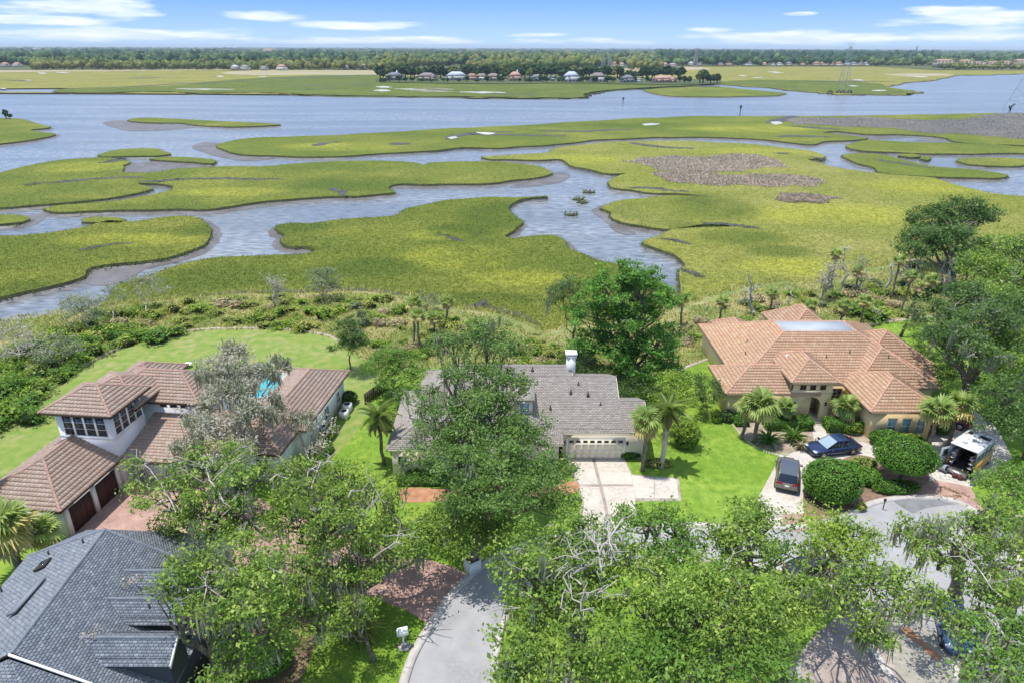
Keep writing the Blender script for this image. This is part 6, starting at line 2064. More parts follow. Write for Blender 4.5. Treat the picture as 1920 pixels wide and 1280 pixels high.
# ---------------------------------------------------------------- clipped bushes and hedges
def clipped(name, kind, c, dims, label, leaf=None, n=None, size=.14, group=None, cat='bush', rz=0, z0=0, trunk=0):
    """kind 'ball' or 'box'; leaves over a dark inner body"""
    rng = np.random.default_rng(int(abs(c[0] * 131 + c[1] * 17)) + 1)
    leaf = leaf or L_HEDGE
    X, Y, Z = dims
    if kind == 'ball':
        A = 4 * math.pi * ((X * Y + X * Z + Y * Z) / 3)
        n = n or int(A * 150)
        d = rng.normal(0, 1, (n, 3))
        d /= np.linalg.norm(d, axis=1)[:, None]
        bump = 1 + .03 * np.sin(d[:, 0] * 9) * np.sin(d[:, 1] * 8) + rng.normal(0, .022, n)
        p = d * [X, Y, Z] * bump[:, None]
        p = p[p[:, 2] > -Z * .93]
        d = d[:len(p)] * 0 + p / np.linalg.norm(p, axis=1)[:, None]
        zc = Z if not trunk else trunk + Z
        p[:, 2] += zc
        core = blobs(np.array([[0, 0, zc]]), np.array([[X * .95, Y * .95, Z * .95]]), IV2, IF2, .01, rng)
    else:
        A = 2 * X * Z * 2 + 2 * Y * Z * 2 + 4 * X * Y
        n = n or int(A * 150)
        f = rng.uniform(-1, 1, (n, 3))
        w = np.array([Y * Z, X * Z, X * Y * 1.0])
        ax = rng.choice(3, n, p=w / w.sum())
        s = rng.choice([-1, 1], n)
        s[ax == 2] = 1
        f[np.arange(n), ax] = s
        # round the edges
        d = f.copy()
        d[np.arange(n), ax] *= 2
        d /= np.linalg.norm(d, axis=1)[:, None]
        p = f * [X, Y, Z * .5]
        e = np.maximum(np.abs(f[:, 0]), np.abs(f[:, 1]))
        p[:, 2] += Z * .5 - .06 * (e ** 8) * (f[:, 2] > .8) + rng.normal(0, .02, n)
        p[:, :2] += rng.normal(0, .02, (n, 2))
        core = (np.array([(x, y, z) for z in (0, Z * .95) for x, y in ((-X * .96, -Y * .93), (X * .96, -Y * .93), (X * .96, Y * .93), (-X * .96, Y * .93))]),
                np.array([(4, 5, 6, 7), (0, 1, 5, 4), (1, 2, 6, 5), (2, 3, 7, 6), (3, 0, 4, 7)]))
    V, F = leaves(p, size, rng, .1, .6, out=d * 1.6)
    root = empty(name, (c[0], c[1], z0), rz, label=label, cat=cat, group=group)
    MB().add(V, F).build('leaves', leaf, parent=root)
    MB().add(*core).build('inner_core', M_CORE, parent=root)
    if trunk:
        b = MB()
        b.tube([(0, 0, -.1), (.05, 0, trunk * .6), (0, 0, trunk + Z * .3)], [.16, .12, .12], 7)
        for a in (0, 2.1, 4.2):
            b.tube([(.03, 0, trunk * .3), (math.cos(a) * X * .4, math.sin(a) * Y * .4, trunk + Z * .2)], [.09, .06], 5)
        b.build('trunk', M_BARK, parent=root)
    return root


c = P(1560, 942, 0)
clipped('clipped_bush', 'ball', c + [0.0, .7, 0], (2.35, 2.2, 1.75), 'large clipped green globe bush in front of the grey car')
c = P(1697, 905, 0)
clipped('clipped_tree', 'ball', c + [-.3, .4, 0], (2.6, 2.4, 1.35), 'clipped mushroom shaped tree on a short trunk between sedan and van', trunk=1.3)
c = P(1680, 920, 0)
clipped('hedge', 'ball', c + [0, .1, 0], (2.1, .9, .42), 'low crescent hedge at the foot of the mushroom shaped tree', cat='hedge', rz=.05)
for (px, py, X, Y, Z, lab, lf) in [(1590, 895, 1.25, 1.1, .75, 'rounded shrub between the sedan and the globe bush', L_HEDGE), (1540, 882, 1.0, .7, .5, 'low shrub under the nose of the dark sedan', L_LIME), (1628, 905, 1.0, .95, .7, 'small rounded shrub left of the mushroom shaped tree', L_HEDGE), (1615, 880, 1.3, .8, .6, 'low olive shrub behind the small rounded shrub', L_OLIVE),
                                   (1658, 832, 1.5, 1.0, .75, 'wide rounded bush below the right facade', L_HEDGE), (1700, 832, 1.6, .7, .55, 'long low bush under the three blue windows', L_LIME), (1385, 790, .9, .7, .5, 'low bush at the left foot of the facade', L_HEDGE), (1342, 790, .5, .5, .45, 'small ball shrub at the lawn corner', L_LIME), (1362, 788, .7, .7, .6, 'dark ball shrub beside the small one', L_OAKD),
                                   (1762, 812, 1.0, .9, .9, 'dark rounded bush at the garage corner', L_OAKD), (1285, 838, 1.2, 1.0, 1.3, 'tall rounded bush on the lawn right of the garage palms', L_LIME), (1598, 812, .9, .6, .6, 'yellow green shrub in front of the right entry hedge', L_LIME), (1590, 840, .8, .6, .45, 'variegated shrub beside the tan path', L_OLIVE), (1545, 905, .8, .7, .5, 'reddish low shrub by the globe bush', L_TAN),
                                   (1612, 955, .5, .4, .35, 'tiny pale shrub at the corner of the mulch island', L_OLIVE), (500, 1250, 1.6, 1.4, .9, 'rounded shrub in the bed under the foreground oaks', L_HEDGE), (440, 1275, 1.2, 1.1, .8, 'smaller rounded shrub at the left of the bed', L_OAK), (780, 895, .9, .5, .45, 'bush by the left wall of the middle house', L_HEDGE), (1180, 858, 1.2, .4, .4, 'low hedge at the base of the first garage palm', L_HEDGE), (1232, 873, 1.4, .5, .4, 'low planting round the tallest garage palm', L_OLIVE),
                                   (655, 755, .9, .8, .7, 'dark bush at the corner of the right wing', L_OAKD), (620, 815, .6, 1.8, .5, 'bright low hedge beside the white house wing', L_LIME), (745, 850, .7, .6, .5, 'dark bush below the drooping palm', L_OAKD), (610, 850, .7, 1.4, .5, 'second stretch of bright hedge by the white house wing', L_BRIGHT), (735, 800, 1.0, 1.2, .6, 'spreading lime shrub at the left wall of the middle house', L_LIME)]:
    c = P(px, py, 0)
    clipped('bush', 'ball', c, (X, Y, Z), lab, lf, size=.17)
for (x0, x1, py, h, Y, lab, lf) in [(1437, 1525, 808, 1.1, .8, 'clipped hedge left of the arched entry', L_HEDGE), (1552, 1632, 812, 1.15, .8, 'clipped hedge right of the arched entry', L_HEDGE), (745, 850, 912, .6, .55, 'clipped hedge above the orange straw strip', L_HEDGE), (1378, 1405, 800, .6, .5, 'short clipped hedge by the left facade', L_HEDGE), (880, 1050, 905, .6, .5, 'dark clipped hedge under the broad oak', L_OAKD)]:
    a, e = P(x0, py, 0), P(x1, py, 0)
    clipped('hedge', 'box', (a + e) / 2 + [0, Y, 0], ((e[0] - a[0]) / 2, Y, h), lab, lf, cat='hedge')


# spiky sago palms and grass fountains
def sago(px, py, R, n, label, leafm=None, hue='g', kind='feather', cat='sago palm'):
    rng = np.random.default_rng(px)
    root = empty('sago_palm' if cat == 'sago palm' else 'grass_fountain', P(px, py, 0), 0, label=label, cat=cat)
    key = ('sg', hue)
    if key not in FM:
        FM[key] = frond_mesh('frond', 1.0, .5, material=leafm, seed=4, leaflet=.16, wid=.03)
    b = MB()
    b.lathe([(.2, -.05), (.22, .3), (.1, .45), (0, .46)], n=8)
    b.build('trunk', M_BARKD, parent=root)
    for k in range(n):
        place('frond', FM[key], parent=root, loc=(0, 0, .4), rot=(rng.uniform(-.2, .2), -math.radians(62 - 62 * k / n), k * 2.4), sc=R * rng.uniform(.85, 1.1))
    return root


sago(1438, 832, 1.35, 26, 'dark sago palm near the corner of the lawn', L_HEDGE)
sago(1487, 826, 1.5, 30, 'wide bright sago palm in the middle of the shell bed', L_BRIGHT, 'b')
sago(1500, 842, .8, 18, 'pale grass tuft at the edge of the shell bed', L_TAN, 't', cat='ornamental grass')
sago(1525, 838, .8, 16, 'pale grass tuft by the tan path', L_TAN, 't', cat='ornamental grass')
sago(681, 1190, 1.5, 40, 'round fountain of pale ornamental grass on the front lawn', L_OLIVE, 'o', cat='ornamental grass')
sago(632, 1160, 1.2, 22, 'green sago palm behind the grass fountain', L_HEDGE)
sago(1605, 790, 1.0, 20, 'sago palm behind the right entry hedge', L_BRIGHT, 'b')


# ---------------------------------------------------------------- grass as real blades where it is coarse
def tufts(name, pts, z, h, w, material, rng, label, kind='stuff'):
    n = len(pts)
    an = rng.uniform(0, math.pi, n)
    d = np.stack([np.cos(an), np.sin(an), np.zeros(n)], 1)
    hh = h * rng.uniform(.6, 1.4, n)
    ww = w * rng.uniform(.6, 1.4, n)
    c = np.column_stack([pts, np.full(n, z) if np.isscalar(z) else z])
    tip = c + rng.normal(0, .6, (n, 3)) * h * np.array([1, 1, .1]) + np.array([0, 0, .8]) * hh[:, None]
    V = np.stack([c - d * ww[:, None], c + d * ww[:, None], tip], 1).reshape(-1, 3)
    return MB().add(V, np.arange(n * 3).reshape(n, 3)).build(name, material, kind=kind, label=label)


L_RUSH = leaf_mat('dead rush blades', ((0.286, 0.234, 0.18), (0.482, 0.388, 0.299), (0.357, 0.291, 0.224), (0.607, 0.501, 0.389)), 0, .95, .05)


def scatter(poly, n, ymax, rng, power=1.6):
    lo, hi = poly.min(0), poly.max(0)
    hi = np.array([min(hi[0], ymax), min(hi[1], ymax)])
    lo = np.array([max(lo[0], -ymax), max(lo[1], 50)])
    out = []
    c = 0
    for _ in range(40):
        q = rng.uniform(lo, hi, (n, 2))
        q = q[rng.uniform(0, 1, n) < (75.0 / np.maximum(q[:, 1], 75)) ** power]
        q = q[np.abs(q[:, 0]) < q[:, 1] * .85 + 10]
        q = q[inside(poly, q)]
        out.append(q)
        c += len(q)
        if c >= n:
            break
    return np.concatenate(out)[:n]


rg = np.random.default_rng(5)
for k, n, m in (('M2', 80000, L_CORD), ('M10', 100000, L_CORDY), ('M1', 24000, L_CORD), ('M3', 12000, L_CORD)):
    q = scatter(OUT[k], n, 330, rg)
    q = q[~inside(UPLAND, q)]
    tufts('marsh_grass', q, MZ - .12, .36, .10 if k in ('M2', 'M10', 'M1') else .14, m, rg, 'cordgrass blades standing on the marsh')
# taller darker fringe along the creeks
fr = []
for k, q in list(OUT.items()) + [('d%d' % i, q) for i, q in enumerate(DITCH)]:
    if k.startswith('dead'):
        continue
    d = np.linalg.norm(q, axis=1)
    a, c = q, np.roll(q, -1, 0)
    L = np.linalg.norm(c - a, axis=1)
    nn = np.minimum((L * 7 * np.minimum(90 / d, 1)).astype(int) + 1, 60)
    nn[(d > 420) | (L > 60)] = 0
    t = np.concatenate([rg.uniform(0, 1, v) for v in nn]) if nn.sum() else np.zeros(0)
    A = np.repeat(a, nn, 0)
    C = np.repeat(c, nn, 0)
    p = A + (C - A) * t[:, None] + rg.normal(0, .28, (len(t), 2))
    fr.append(p)
fr = np.concatenate(fr)
fr = fr[~inside(UPLAND, fr)]
L_RUSHD = leaf_mat('grey dead rush blades', ((0.15, 0.145, 0.14), (0.24, 0.23, 0.22), (0.19, 0.18, 0.17), (0.32, 0.30, 0.28)), 0, .95, .05)
L_FRINGE = leaf_mat('creek side grass', ((0.072, 0.102, 0.03), (0.12, 0.168, 0.036), (0.156, 0.204, 0.036), (0.108, 0.102, 0.072)), .4, .9, .1)
tufts('creekside_grass', fr, MZ - .5, .85, .12, L_FRINGE, rg, 'taller dark grass fringing the creek banks')
for i in range(4):
    q = scatter(OUT['dead%d' % i], 9000 if i < 3 else 12000, 500, rg, .6)
    tufts('dead_rushes', q, MZ, .5, .13, L_RUSH if i < 3 else L_RUSHD, rg, 'grey brown dead rushes')
# scrub ground cover
w = offset_outline(UPLAND, 4.5)
q = scatter(w, 130000, 130, rg, 1.0)
q = q[(q[:, 1] > 60) & ~inside(LAWNS['dry'], q) & ~inside(LAWNS['bright'], q)]
L_MIX = leaf_mat('mixed rough grass', ((0.217, 0.265, 0.047), (0.404, 0.373, 0.139), (0.296, 0.327, 0.07), (0.559, 0.451, 0.233), (0.171, 0.248, 0.047)), .15, .9, .1)
ins = inside(UPLAND, q)
tufts('rough_grass', q, np.where(ins, -.03, -.75), np.float64(.55), .07, L_MIX, rg, 'tawny and green rough grass of the scrub belt')
# lawn blades near the camera
q = scatter(LAWNS['bright'], 150000, 90, rg, .5)
q = np.vstack([q[:80000], np.column_stack([rg.uniform(-16, -2, 40000), rg.uniform(27, 42, 40000)])])
q = q[inside(LAWNS['bright'], q) & ~inside(road_q, q) & ~inside(brick_q, q) & ~inside(drive_q, q) & ~inside(LAWNS['dry'], q)]
for poly in ([(1061, 866), (1171, 866), (1185, 888), (1273, 895), (1277, 938), (1192, 945), (1200, 995), (1080, 998)], [(1345, 740), (1380, 800), (1430, 838), (1500, 842), (1700, 860), (1775, 800), (1765, 770), (1450, 740)], [(1512, 905), (1560, 868), (1660, 862), (1742, 900), (1670, 930), (1560, 972)], [(750, 917), (1080, 903), (1080, 922), (752, 937)]):
    pw = np.array([P(x, y, 0)[:2] for x, y in poly])
    q = q[~inside(pw, q)]
L_TURF = leaf_mat('turf blades', ((0.165, 0.287, 0.028), (0.247, 0.368, 0.04), (0.203, 0.322, 0.034), (0.315, 0.414, 0.08)), .4, .9, .1)
tufts('turf', q, 0.0, .075, .035, L_TURF, rg, 'short turf blades of the mown lawns')
q = np.column_stack([rg.uniform(isl_q[:, 0].min(), isl_q[:, 0].max(), 14000), rg.uniform(20, isl_q[:, 1].max(), 14000)])
q = q[inside(isl_q, q)]
tufts('turf', q, 0.02, .075, .035, L_TURF, rg, 'short turf of the oak island')
# ================================================================== vehicles
def paint(name, c, metal=.3, rough=.3):
    return mat(name, c, rough=rough, spec=.5, metal=metal, coat=.6)


M_TYRE = mat('tyre rubber', (0.025, 0.025, 0.025), rough=.8)
M_RIM = mat('alloy rim', (0.45, 0.45, 0.46), rough=.3, metal=.8)
M_CGLASS = mat('car glass', (0.015, 0.018, 0.022), rough=.05, spec=.8)
M_WSHIELD = mat('bright windscreen', (0.30, 0.38, 0.44), rough=.08, spec=.8)
M_BLACK = mat('black plastic', (0.02, 0.02, 0.02), rough=.5)
M_REDL = mat('red lamp glass', (0.35, 0.012, 0.012), rough=.2)
M_HEADL = mat('headlamp glass', (0.6, 0.62, 0.65), rough=.1)
M_PLATE = mat('number plate', (0.75, 0.75, 0.72), rough=.5)


def car(label, loc, heading, L, Wd, H, kind, body, roofmat=None, ws=None):
    root = empty('parked_car', loc, heading, label=label, cat='car')
    hw = Wd / 2
    if kind == 'sedan':
        xs = np.array([-.5, -.485, -.43, -.30, -.1, .1, .22, .32, .42, .475, .5]) * L
        zb = np.array([.66, .80, .86, .87, .86, .85, .82, .78, .70, .60, .50]) * H / 1.42
        ww = np.array([.74, .86, .93, .97, 1, 1, .99, .97, .92, .82, .68]) * hw
        gx = np.array([-.42, -.25, -.10, .03, .235]) * L
        gz = np.array([.87, 1.0, 1.0, .995, .84]) * H
        gz[0], gz[-1] = .62 * H, .60 * H
        gz[1] = .94 * H
    else:
        xs = np.array([-.5, -.49, -.44, -.30, -.1, .1, .22, .32, .42, .48, .5]) * L
        zb = np.array([.85, 1.0, 1.06, 1.06, 1.05, 1.04, 1.03, 1.0, .95, .84, .70]) * H / 1.75
        ww = np.array([.86, .93, .97, .99, 1, 1, 1, .98, .95, .86, .76]) * hw
        gx = np.array([-.485, -.43, -.10, .08, .24]) * L
        gz = np.array([.60, .98, 1.0, .985, .59]) * H
    z0 = .22 if kind == 'sedan' else .3
    rings = []
    for x, z, w in zip(xs, zb, ww):
        rings.append([(x, -w * .9, z0), (x, -w, z0 + .16), (x, -w, z - .14), (x, -w * .9, z - .02), (x, -w * .5, z + .015), (x, w * .5, z + .015), (x, w * .9, z - .02), (x, w, z - .14), (x, w, z0 + .16), (x, w * .9, z0)])
    V = np.array(rings).reshape(-1, 3)
    k = 10
    F = []
    for i in range(len(xs) - 1):
        for j in range(k):
            F.append((i * k + j, i * k + (j + 1) % k, (i + 1) * k + (j + 1) % k, (i + 1) * k + j)[::-1])
    F.append(tuple(range(k)))
    F.append(tuple((len(xs) - 1) * k + j for j in range(k))[::-1])
    b = MB()
    b.add(V, F)
    bd = b.build('body', body, parent=root, smooth=False)
    # greenhouse
    g = MB()
    bw = .86 * hw
    rw = .66 * hw if kind == 'sedan' else .74 * hw
    rr = []
    for i, (x, z) in enumerate(zip(gx, gz)):
        zbelt = float(np.interp(x, xs, zb)) - .03
        end = i in (0, len(gx) - 1)
        w2 = bw * .92 if end else rw
        rr.append([(x, -bw * (.95 if end else 1), zbelt), (x, -w2, max(z, zbelt + .01)), (x, w2, max(z, zbelt + .01)), (x, bw * (.95 if end else 1), zbelt)])
    rr = np.array(rr)
    n = len(gx)
    for i in range(n - 1):
        for j in range(3):
            q = [rr[i][j], rr[i][j + 1], rr[i + 1][j + 1], rr[i + 1][j]]
            g.add(q, [(3, 2, 1, 0)], 1 if (j == 1 and i == n - 2) else 0)
    g.build('windows', [M_CGLASS, ws or M_CGLASS], parent=root)
    r = MB()
    up = np.array([0, 0, .018])
    for i in range(1, n - 2):
        q = [rr[i][1] + up, rr[i][2] + up, rr[i + 1][2] + up, rr[i + 1][1] + up]
        r.add(q, [(3, 2, 1, 0)])
    e = [(rr[i][s] + up) for s in (1, 2) for i in range(n)]
    r.build('roof', roofmat or body, parent=root)
    p = MB()
    for s in (1, 2):
        p.tube([rr[i][s] + up * .5 for i in range(n)], .035, 5)
    for i in ((1, 2, 3) if kind != 'sedan' else (2,)):
        for a, c in ((0, 1), (3, 2)):
            p.tube([rr[i][a], rr[i][c]], .04 if kind == 'sedan' else .05, 5)
    p.build('pillars', body, parent=root, kind='stuff')
    wr = .33 if kind == 'sedan' else .37
    for sx in (-.30, .315):
        for sy in (-1, 1):
            t = MB()
            prof = [(.0, -.1), (wr * .62, -.1), (wr, -.09), (wr, .09), (wr * .62, .1), (0, .1)]
            t.lathe(prof, n=16)
            o = t.build('wheel', M_TYRE, parent=root, loc=(sx * L, sy * (hw - .07), wr))
            o.rotation_euler = (math.pi / 2, 0, 0)
            q = MB()
            q.lathe([(0, -.115), (wr * .6, -.115), (wr * .6, .115), (0, .115)], n=10)
            q.build('rim', M_RIM, parent=o)
            a = MB()
            a.lathe([(0, -.02), (wr * 1.18, -.02), (wr * 1.18, .02), (0, .02)], n=18)
            oo = a.build('wheel_arch', M_BLACK, parent=root, loc=(sx * L, sy * (hw - .012), wr + .03))
            oo.rotation_euler = (math.pi / 2, 0, 0)
    for sy in (-1, 1):
        b = MB()
        zl = .62 if kind == 'sedan' else .88
        b.obox((L * .465, sy * hw * .66, zl), (.10, -sy * .05, 0), (0, .19, 0), (0, 0, .06))
        b.build('headlight', M_HEADL, parent=root)
        b = MB()
        b.obox((-L * .49, sy * hw * .66, zl + .12), (.035, 0, 0), (0, .24, 0), (0, 0, .07))
        b.build('tail_light', M_REDL, parent=root)
        b = MB()
        b.obox((L * .17, sy * (hw + .08), zl + .27), (.08, 0, 0), (0, .11, 0), (0, 0, .07))
        b.build('mirror', body, parent=root)
    b = MB()
    b.obox((-L * .5, 0, zl - .1), (.02, 0, 0), (0, .2, 0), (0, 0, .08))
    b.build('number_plate', M_PLATE, parent=root)
    b = MB()
    b.obox((-L * .49, 0, .38), (.05, 0, 0), (0, hw * .85, 0), (0, 0, .1))
    b.obox((L * .485, 0, .36), (.05, 0, 0), (0, hw * .7, 0), (0, 0, .1))
    b.build('bumper', M_BLACK, parent=root, kind='stuff')
    b = MB()
    b.obox((L * .492, 0, .55 if kind == 'sedan' else .75), (.025, 0, 0), (0, hw * .42, 0), (0, 0, .09))
    b.build('grille', M_BLACK, parent=root)
    return root


car('dark navy blue sedan parked across the drive in front of the shell bed', (30.3, 55.3, .03), math.radians(192), 5.0, 1.95, 1.45, 'sedan', paint('navy paint', (0.014, 0.032, 0.10)), ws=M_WSHIELD)
car('grey brown SUV seen from behind on the left branch of the drive', (24.35, 50.75, .03), math.radians(68), 4.75, 1.95, 1.75, 'suv', paint('taupe grey paint', (0.20, 0.175, 0.16)), roofmat=paint('dark roof', (0.10, 0.115, 0.14), .4, .2))
car('dark red car half hidden behind the palms at the garage corner', (44.2, 60.9, .03), math.radians(140), 4.7, 1.9, 1.7, 'suv', paint('dark red paint', (0.16, 0.012, 0.02)))
c = P(1768, 1196, 0)
car('blue car with pale roof under the oaks at the right of the side street', (c[0] + .8, c[1] + .5, .04), math.radians(250), 4.5, 1.85, 1.5, 'sedan', paint('blue paint', (0.03, 0.10, 0.26)), ws=M_WSHIELD)
c = P(1530, 1078, 0)
car('dark car glimpsed between tree crowns on the loop road', (c[0], c[1], .02), math.radians(10), 4.6, 1.85, 1.5, 'sedan', paint('charcoal paint', (0.03, 0.03, 0.035)))

# ---- the open van with its orange lower sides
M_ORG = mat('orange yellow wrap', (0.70, 0.27, 0.03), rough=.4, var=((0.62, 0.40, 0.08), 1.2, 3, 6.0), coat=.3)
M_VGREY = mat('van grey blue panel', (0.34, 0.38, 0.43), rough=.5)
M_VROOF = mat('white van roof', (0.80, 0.80, 0.80), rough=.5, var=((0.66, 0.66, 0.66), 1.5, 5, 3.0))
M_INT = mat('dark van interior', (0.035, 0.03, 0.03), rough=.9)
hd = math.radians(37)
van = empty('open_van', (41.75, 52.95, .03), hd, label='boxy white roofed van with orange lower sides and open rear doors', cat='van')
VL, VW, VZ = 4.8, 2.1, 2.8
b = MB()
b.box(-VL / 2, VL / 2 - 1.0, -VW / 2, VW / 2, .45, .55)
b.box(-VL / 2 + 3.2, VL / 2 - 1.0, -VW / 2 + .04, VW / 2 - .04, .55, VZ - .08)
b.build('floor', M_INT, parent=van)
for sy in (-1, 1):
    b = MB()
    b.box(-VL / 2, VL / 2 - .9, sy * VW / 2 - .025, sy * VW / 2 + .025, .4, 1.38)
    b.build('side_panel', M_ORG, parent=van)
    b = MB()
    b.box(-VL / 2, VL / 2 - .9, sy * VW / 2 - .02, sy * VW / 2 + .02, 1.38, VZ - .03)
    up_ = b.build('upper_panel', M_VGREY, parent=van)
    for k in range(4):
        b = MB()
        x = -VL / 2 + .4 + k * .87
        b.box(x, x + .72, sy * (VW / 2 + .022) - .008, sy * (VW / 2 + .022) + .008, 1.72, 2.3)
        b.build('pane', M_CGLASS, parent=up_)
b = MB()
b.box(-VL / 2 - .08, VL / 2 - .9, -VW / 2 - .06, VW / 2 + .06, VZ - .04, VZ + .05)
rf = b.build('roof', M_VROOF, parent=van)
for (x, y, s) in ((-1.6, .3, .18), (-.6, -.2, .24), (.7, .2, .3)):
    b = MB()
    b.box(x - s, x + s, y - s, y + s, VZ + .05, VZ + .12)
    b.build('roof_hatch', M_VGREY, parent=rf)
b = MB()
b.box(.45, 1.3, -.9, .9, VZ + .052, VZ + .09)
b.build('solar_panel', M_CGLASS, parent=rf)
# cab
b = MB()
X0, X1 = VL / 2 - .9, VL / 2
b.add([(X0, -1.0, .4), (X1, -.95, .4), (X1, -.95, 1.15), (X0 + .25, -.95, 2.2), (X0, -.98, 2.6), (X0, 1.0, .4), (X1, .95, .4), (X1, .95, 1.15), (X0 + .25, .95, 2.2), (X0, .98, 2.6)],
      [(0, 1, 2, 3, 4), (9, 8, 7, 6, 5), (1, 6, 7, 2), (3, 8, 9, 4), (0, 5, 6, 1)])
b.build('cab', M_ORG, parent=van)
b = MB()
b.add([(X1, -.95, 1.15), (X0 + .25, -.95, 2.2), (X0 + .25, .95, 2.2), (X1, .95, 1.15)], [(0, 3, 2, 1)])
b.build('windscreen', M_CGLASS, parent=van)
for sy in (-1, 1):
    b = MB()
    ang = math.radians(18)
    c0 = np.array([-VL / 2, sy * VW / 2, 0])
    d = np.array([-math.cos(ang), sy * math.sin(ang), 0]) * .5
    b.obox(c0 + d + [0, 0, 1.5], d, (0, .025, 0), (0, 0, 1.0))
    dd = b.build('rear_door', M_VGREY if sy > 0 else M_INT, parent=van)
    b = MB()
    b.obox(c0 + d + [0, -.03, 1.95], d * .6, (0, .012, 0), (0, 0, .35))
    b.build('pane', M_CGLASS, parent=dd)
# shelves and load inside the open back
rng = np.random.default_rng(9)
for sy in (-1, 1):
    for z in (.95, 1.4, 1.85):
        b = MB()
        b.box(-VL / 2 + .05, -VL / 2 + 2.4, sy * .98 if sy < 0 else .58, -.58 if sy < 0 else .98, z, z + .03)
        b.build('shelf', M_METAL, parent=van)
LOAD = [mat('load %s' % n, c, rough=.7) for n, c in (('white', (.7, .7, .68)), ('red', (.35, .05, .04)), ('grey', (.3, .3, .3)), ('brown', (.25, .15, .08)), ('black', (.03, .03, .03)))]
for i in range(26):
    z = (.55, .98, 1.43, 1.88)[i % 4]
    sy = -1 if i % 2 else 1
    y = sy * rng.uniform(.66, .88)
    x = -VL / 2 + rng.uniform(.15, 1.6)
    b = MB()
    s = rng.uniform(.08, .16, 3)
    b.box(x - s[0], x + s[0], y - s[1], y + s[1], z, z + s[2] * 2)
    b.build('tool_box', LOAD[i % 5], parent=van)
b = MB()
b.box(-VL / 2 - .5, -VL / 2, -.85, .85, .42, .5)
b.box(-VL / 2 - .5, -VL / 2 - .44, -.85, .85, .28, .44)
b.build('rear_step', M_METAL, parent=van, kind='stuff')
for sx in (-1.6, 1.7):
    for sy in (-1, 1):
        t = MB()
        t.lathe([(0, -.12), (.3, -.12), (.4, -.1), (.4, .1), (.3, .12), (0, .12)], n=14)
        o = t.build('wheel', M_TYRE, parent=van, loc=(sx, sy * (VW / 2 - .1), .4))
        o.rotation_euler = (math.pi / 2, 0, 0)
        q = MB()
        q.lathe([(0, -.135), (.2, -.135), (.2, .135), (0, .135)], n=10)
        q.build('rim', M_RIM, parent=o)
# things lying behind the van
c = P(1758, 878, 0)
b = MB()
b.lathe([(0, 0), (.26, 0), (.29, .05), (.32, .72), (.35, .75), (.35, .8), (.28, .79), (.26, .1), (0, .1)], n=16)
o = b.build('drum', M_VGREY, loc=(c[0], c[1], .35), label='grey drum lying on its side on the drive beside the van', cat='drum')
o.rotation_euler = (math.radians(80), 0, math.radians(25))
rd = mat('dark red canvas', (0.13, 0.04, 0.035), rough=.9)
for px, py, lab in ((1789, 894, 'left of two dark red bags on the drive behind the van'), (1800, 898, 'right of two dark red bags on the drive behind the van')):
    c = P(px, py, 0)
    V, F = blobs(np.array([[0, 0, .2]]), np.array([[.3, .24, .24]]), IV2, IF2, .06)
    t = empty('bag', (c[0], c[1], .03), .4, label=lab, cat='bag')
    MB().add(V, F).build('sack', rd, parent=t)
    b = MB()
    b.tube([(-.15, 0, .38), (-.1, 0, .5), (.1, 0, .5), (.15, 0, .38)], .02, 5)
    b.build('handle', M_BLACK, parent=t)
rng = np.random.default_rng(4)
for i in range(9):
    c = P(1755 + i * 5 + rng.uniform(-3, 3), 888 + rng.uniform(-4, 8), 0)
    b = MB()
    b.obox((0, 0, .02), (rng.uniform(.1, .3), 0, 0), (0, rng.uniform(.06, .16), 0), (0, 0, .015))
    b.build('white_scrap', M_PLATE, loc=(c[0], c[1], .03), rz=rng.uniform(0, 3), label='small white sheet of packing scrap on the drive behind the van', cat='scrap', group='white scraps on the drive behind the van')

# ================================================================== small things in the gardens
# white box planter by the road
c = P(886, 1070, 0)
pl = empty('planter_box', (c[0], c[1], .02), math.radians(35), label='white panelled box planter standing by the road kerb', cat='planter')
for (ax, sg) in (('x', -1), ('x', 1), ('y', -1), ('y', 1)):
    for k in range(6):
        b = MB()
        o_ = -.45 + .15 * k + .075
        if ax == 'x':
            b.box(sg * .45 - .02, sg * .45 + .02, o_ - .07, o_ + .07, 0, 1.15)
        else:
            b.box(o_ - .07, o_ + .07, sg * .45 - .022, sg * .45 + .022, 0, 1.15)
        b.build('board', M_WPAINT, parent=pl)
b = MB()
b.box(-.42, .42, -.42, .42, .95, 1.05)
b.build('soil', M_MULCH, parent=pl)
# white letter box / feeder group on the front lawn
c = P(757, 1212, 0)
mbx = empty('mailbox_post', (c[0], c[1], 0), .3, label='small white mailbox stand on the front lawn near the kerb', cat='mailbox')
b = MB()
b.box(-.06, .06, -.06, .06, 0, 1.1)
b.build('post', M_WPAINT, parent=mbx)
b = MB()
b.box(-.33, .33, -.2, .2, 1.1, 1.42)
b.tube([(-.33, 0, 1.42), (.33, 0, 1.42)], .2, 10)
b.build('box', M_WPAINT, parent=mbx)
b = MB()
b.box(-.4, -.3, -.28, -.2, 1.3, 1.75)
b.build('flag', M_WPAINT, parent=mbx)
b = MB()
b.box(-.35, .35, -.3, .3, 0, .1)
b.build('base', M_CONC, parent=mbx)
for k in range(6):
    V, F = blobs(np.array([[RNG.uniform(-.4, .4), RNG.uniform(-.4, 0), .1]]), np.array([[.13, .13, .1]]), IV1, IF1, .1)
    MB().add(V, F).build('stone', M_BARKL, parent=mbx)
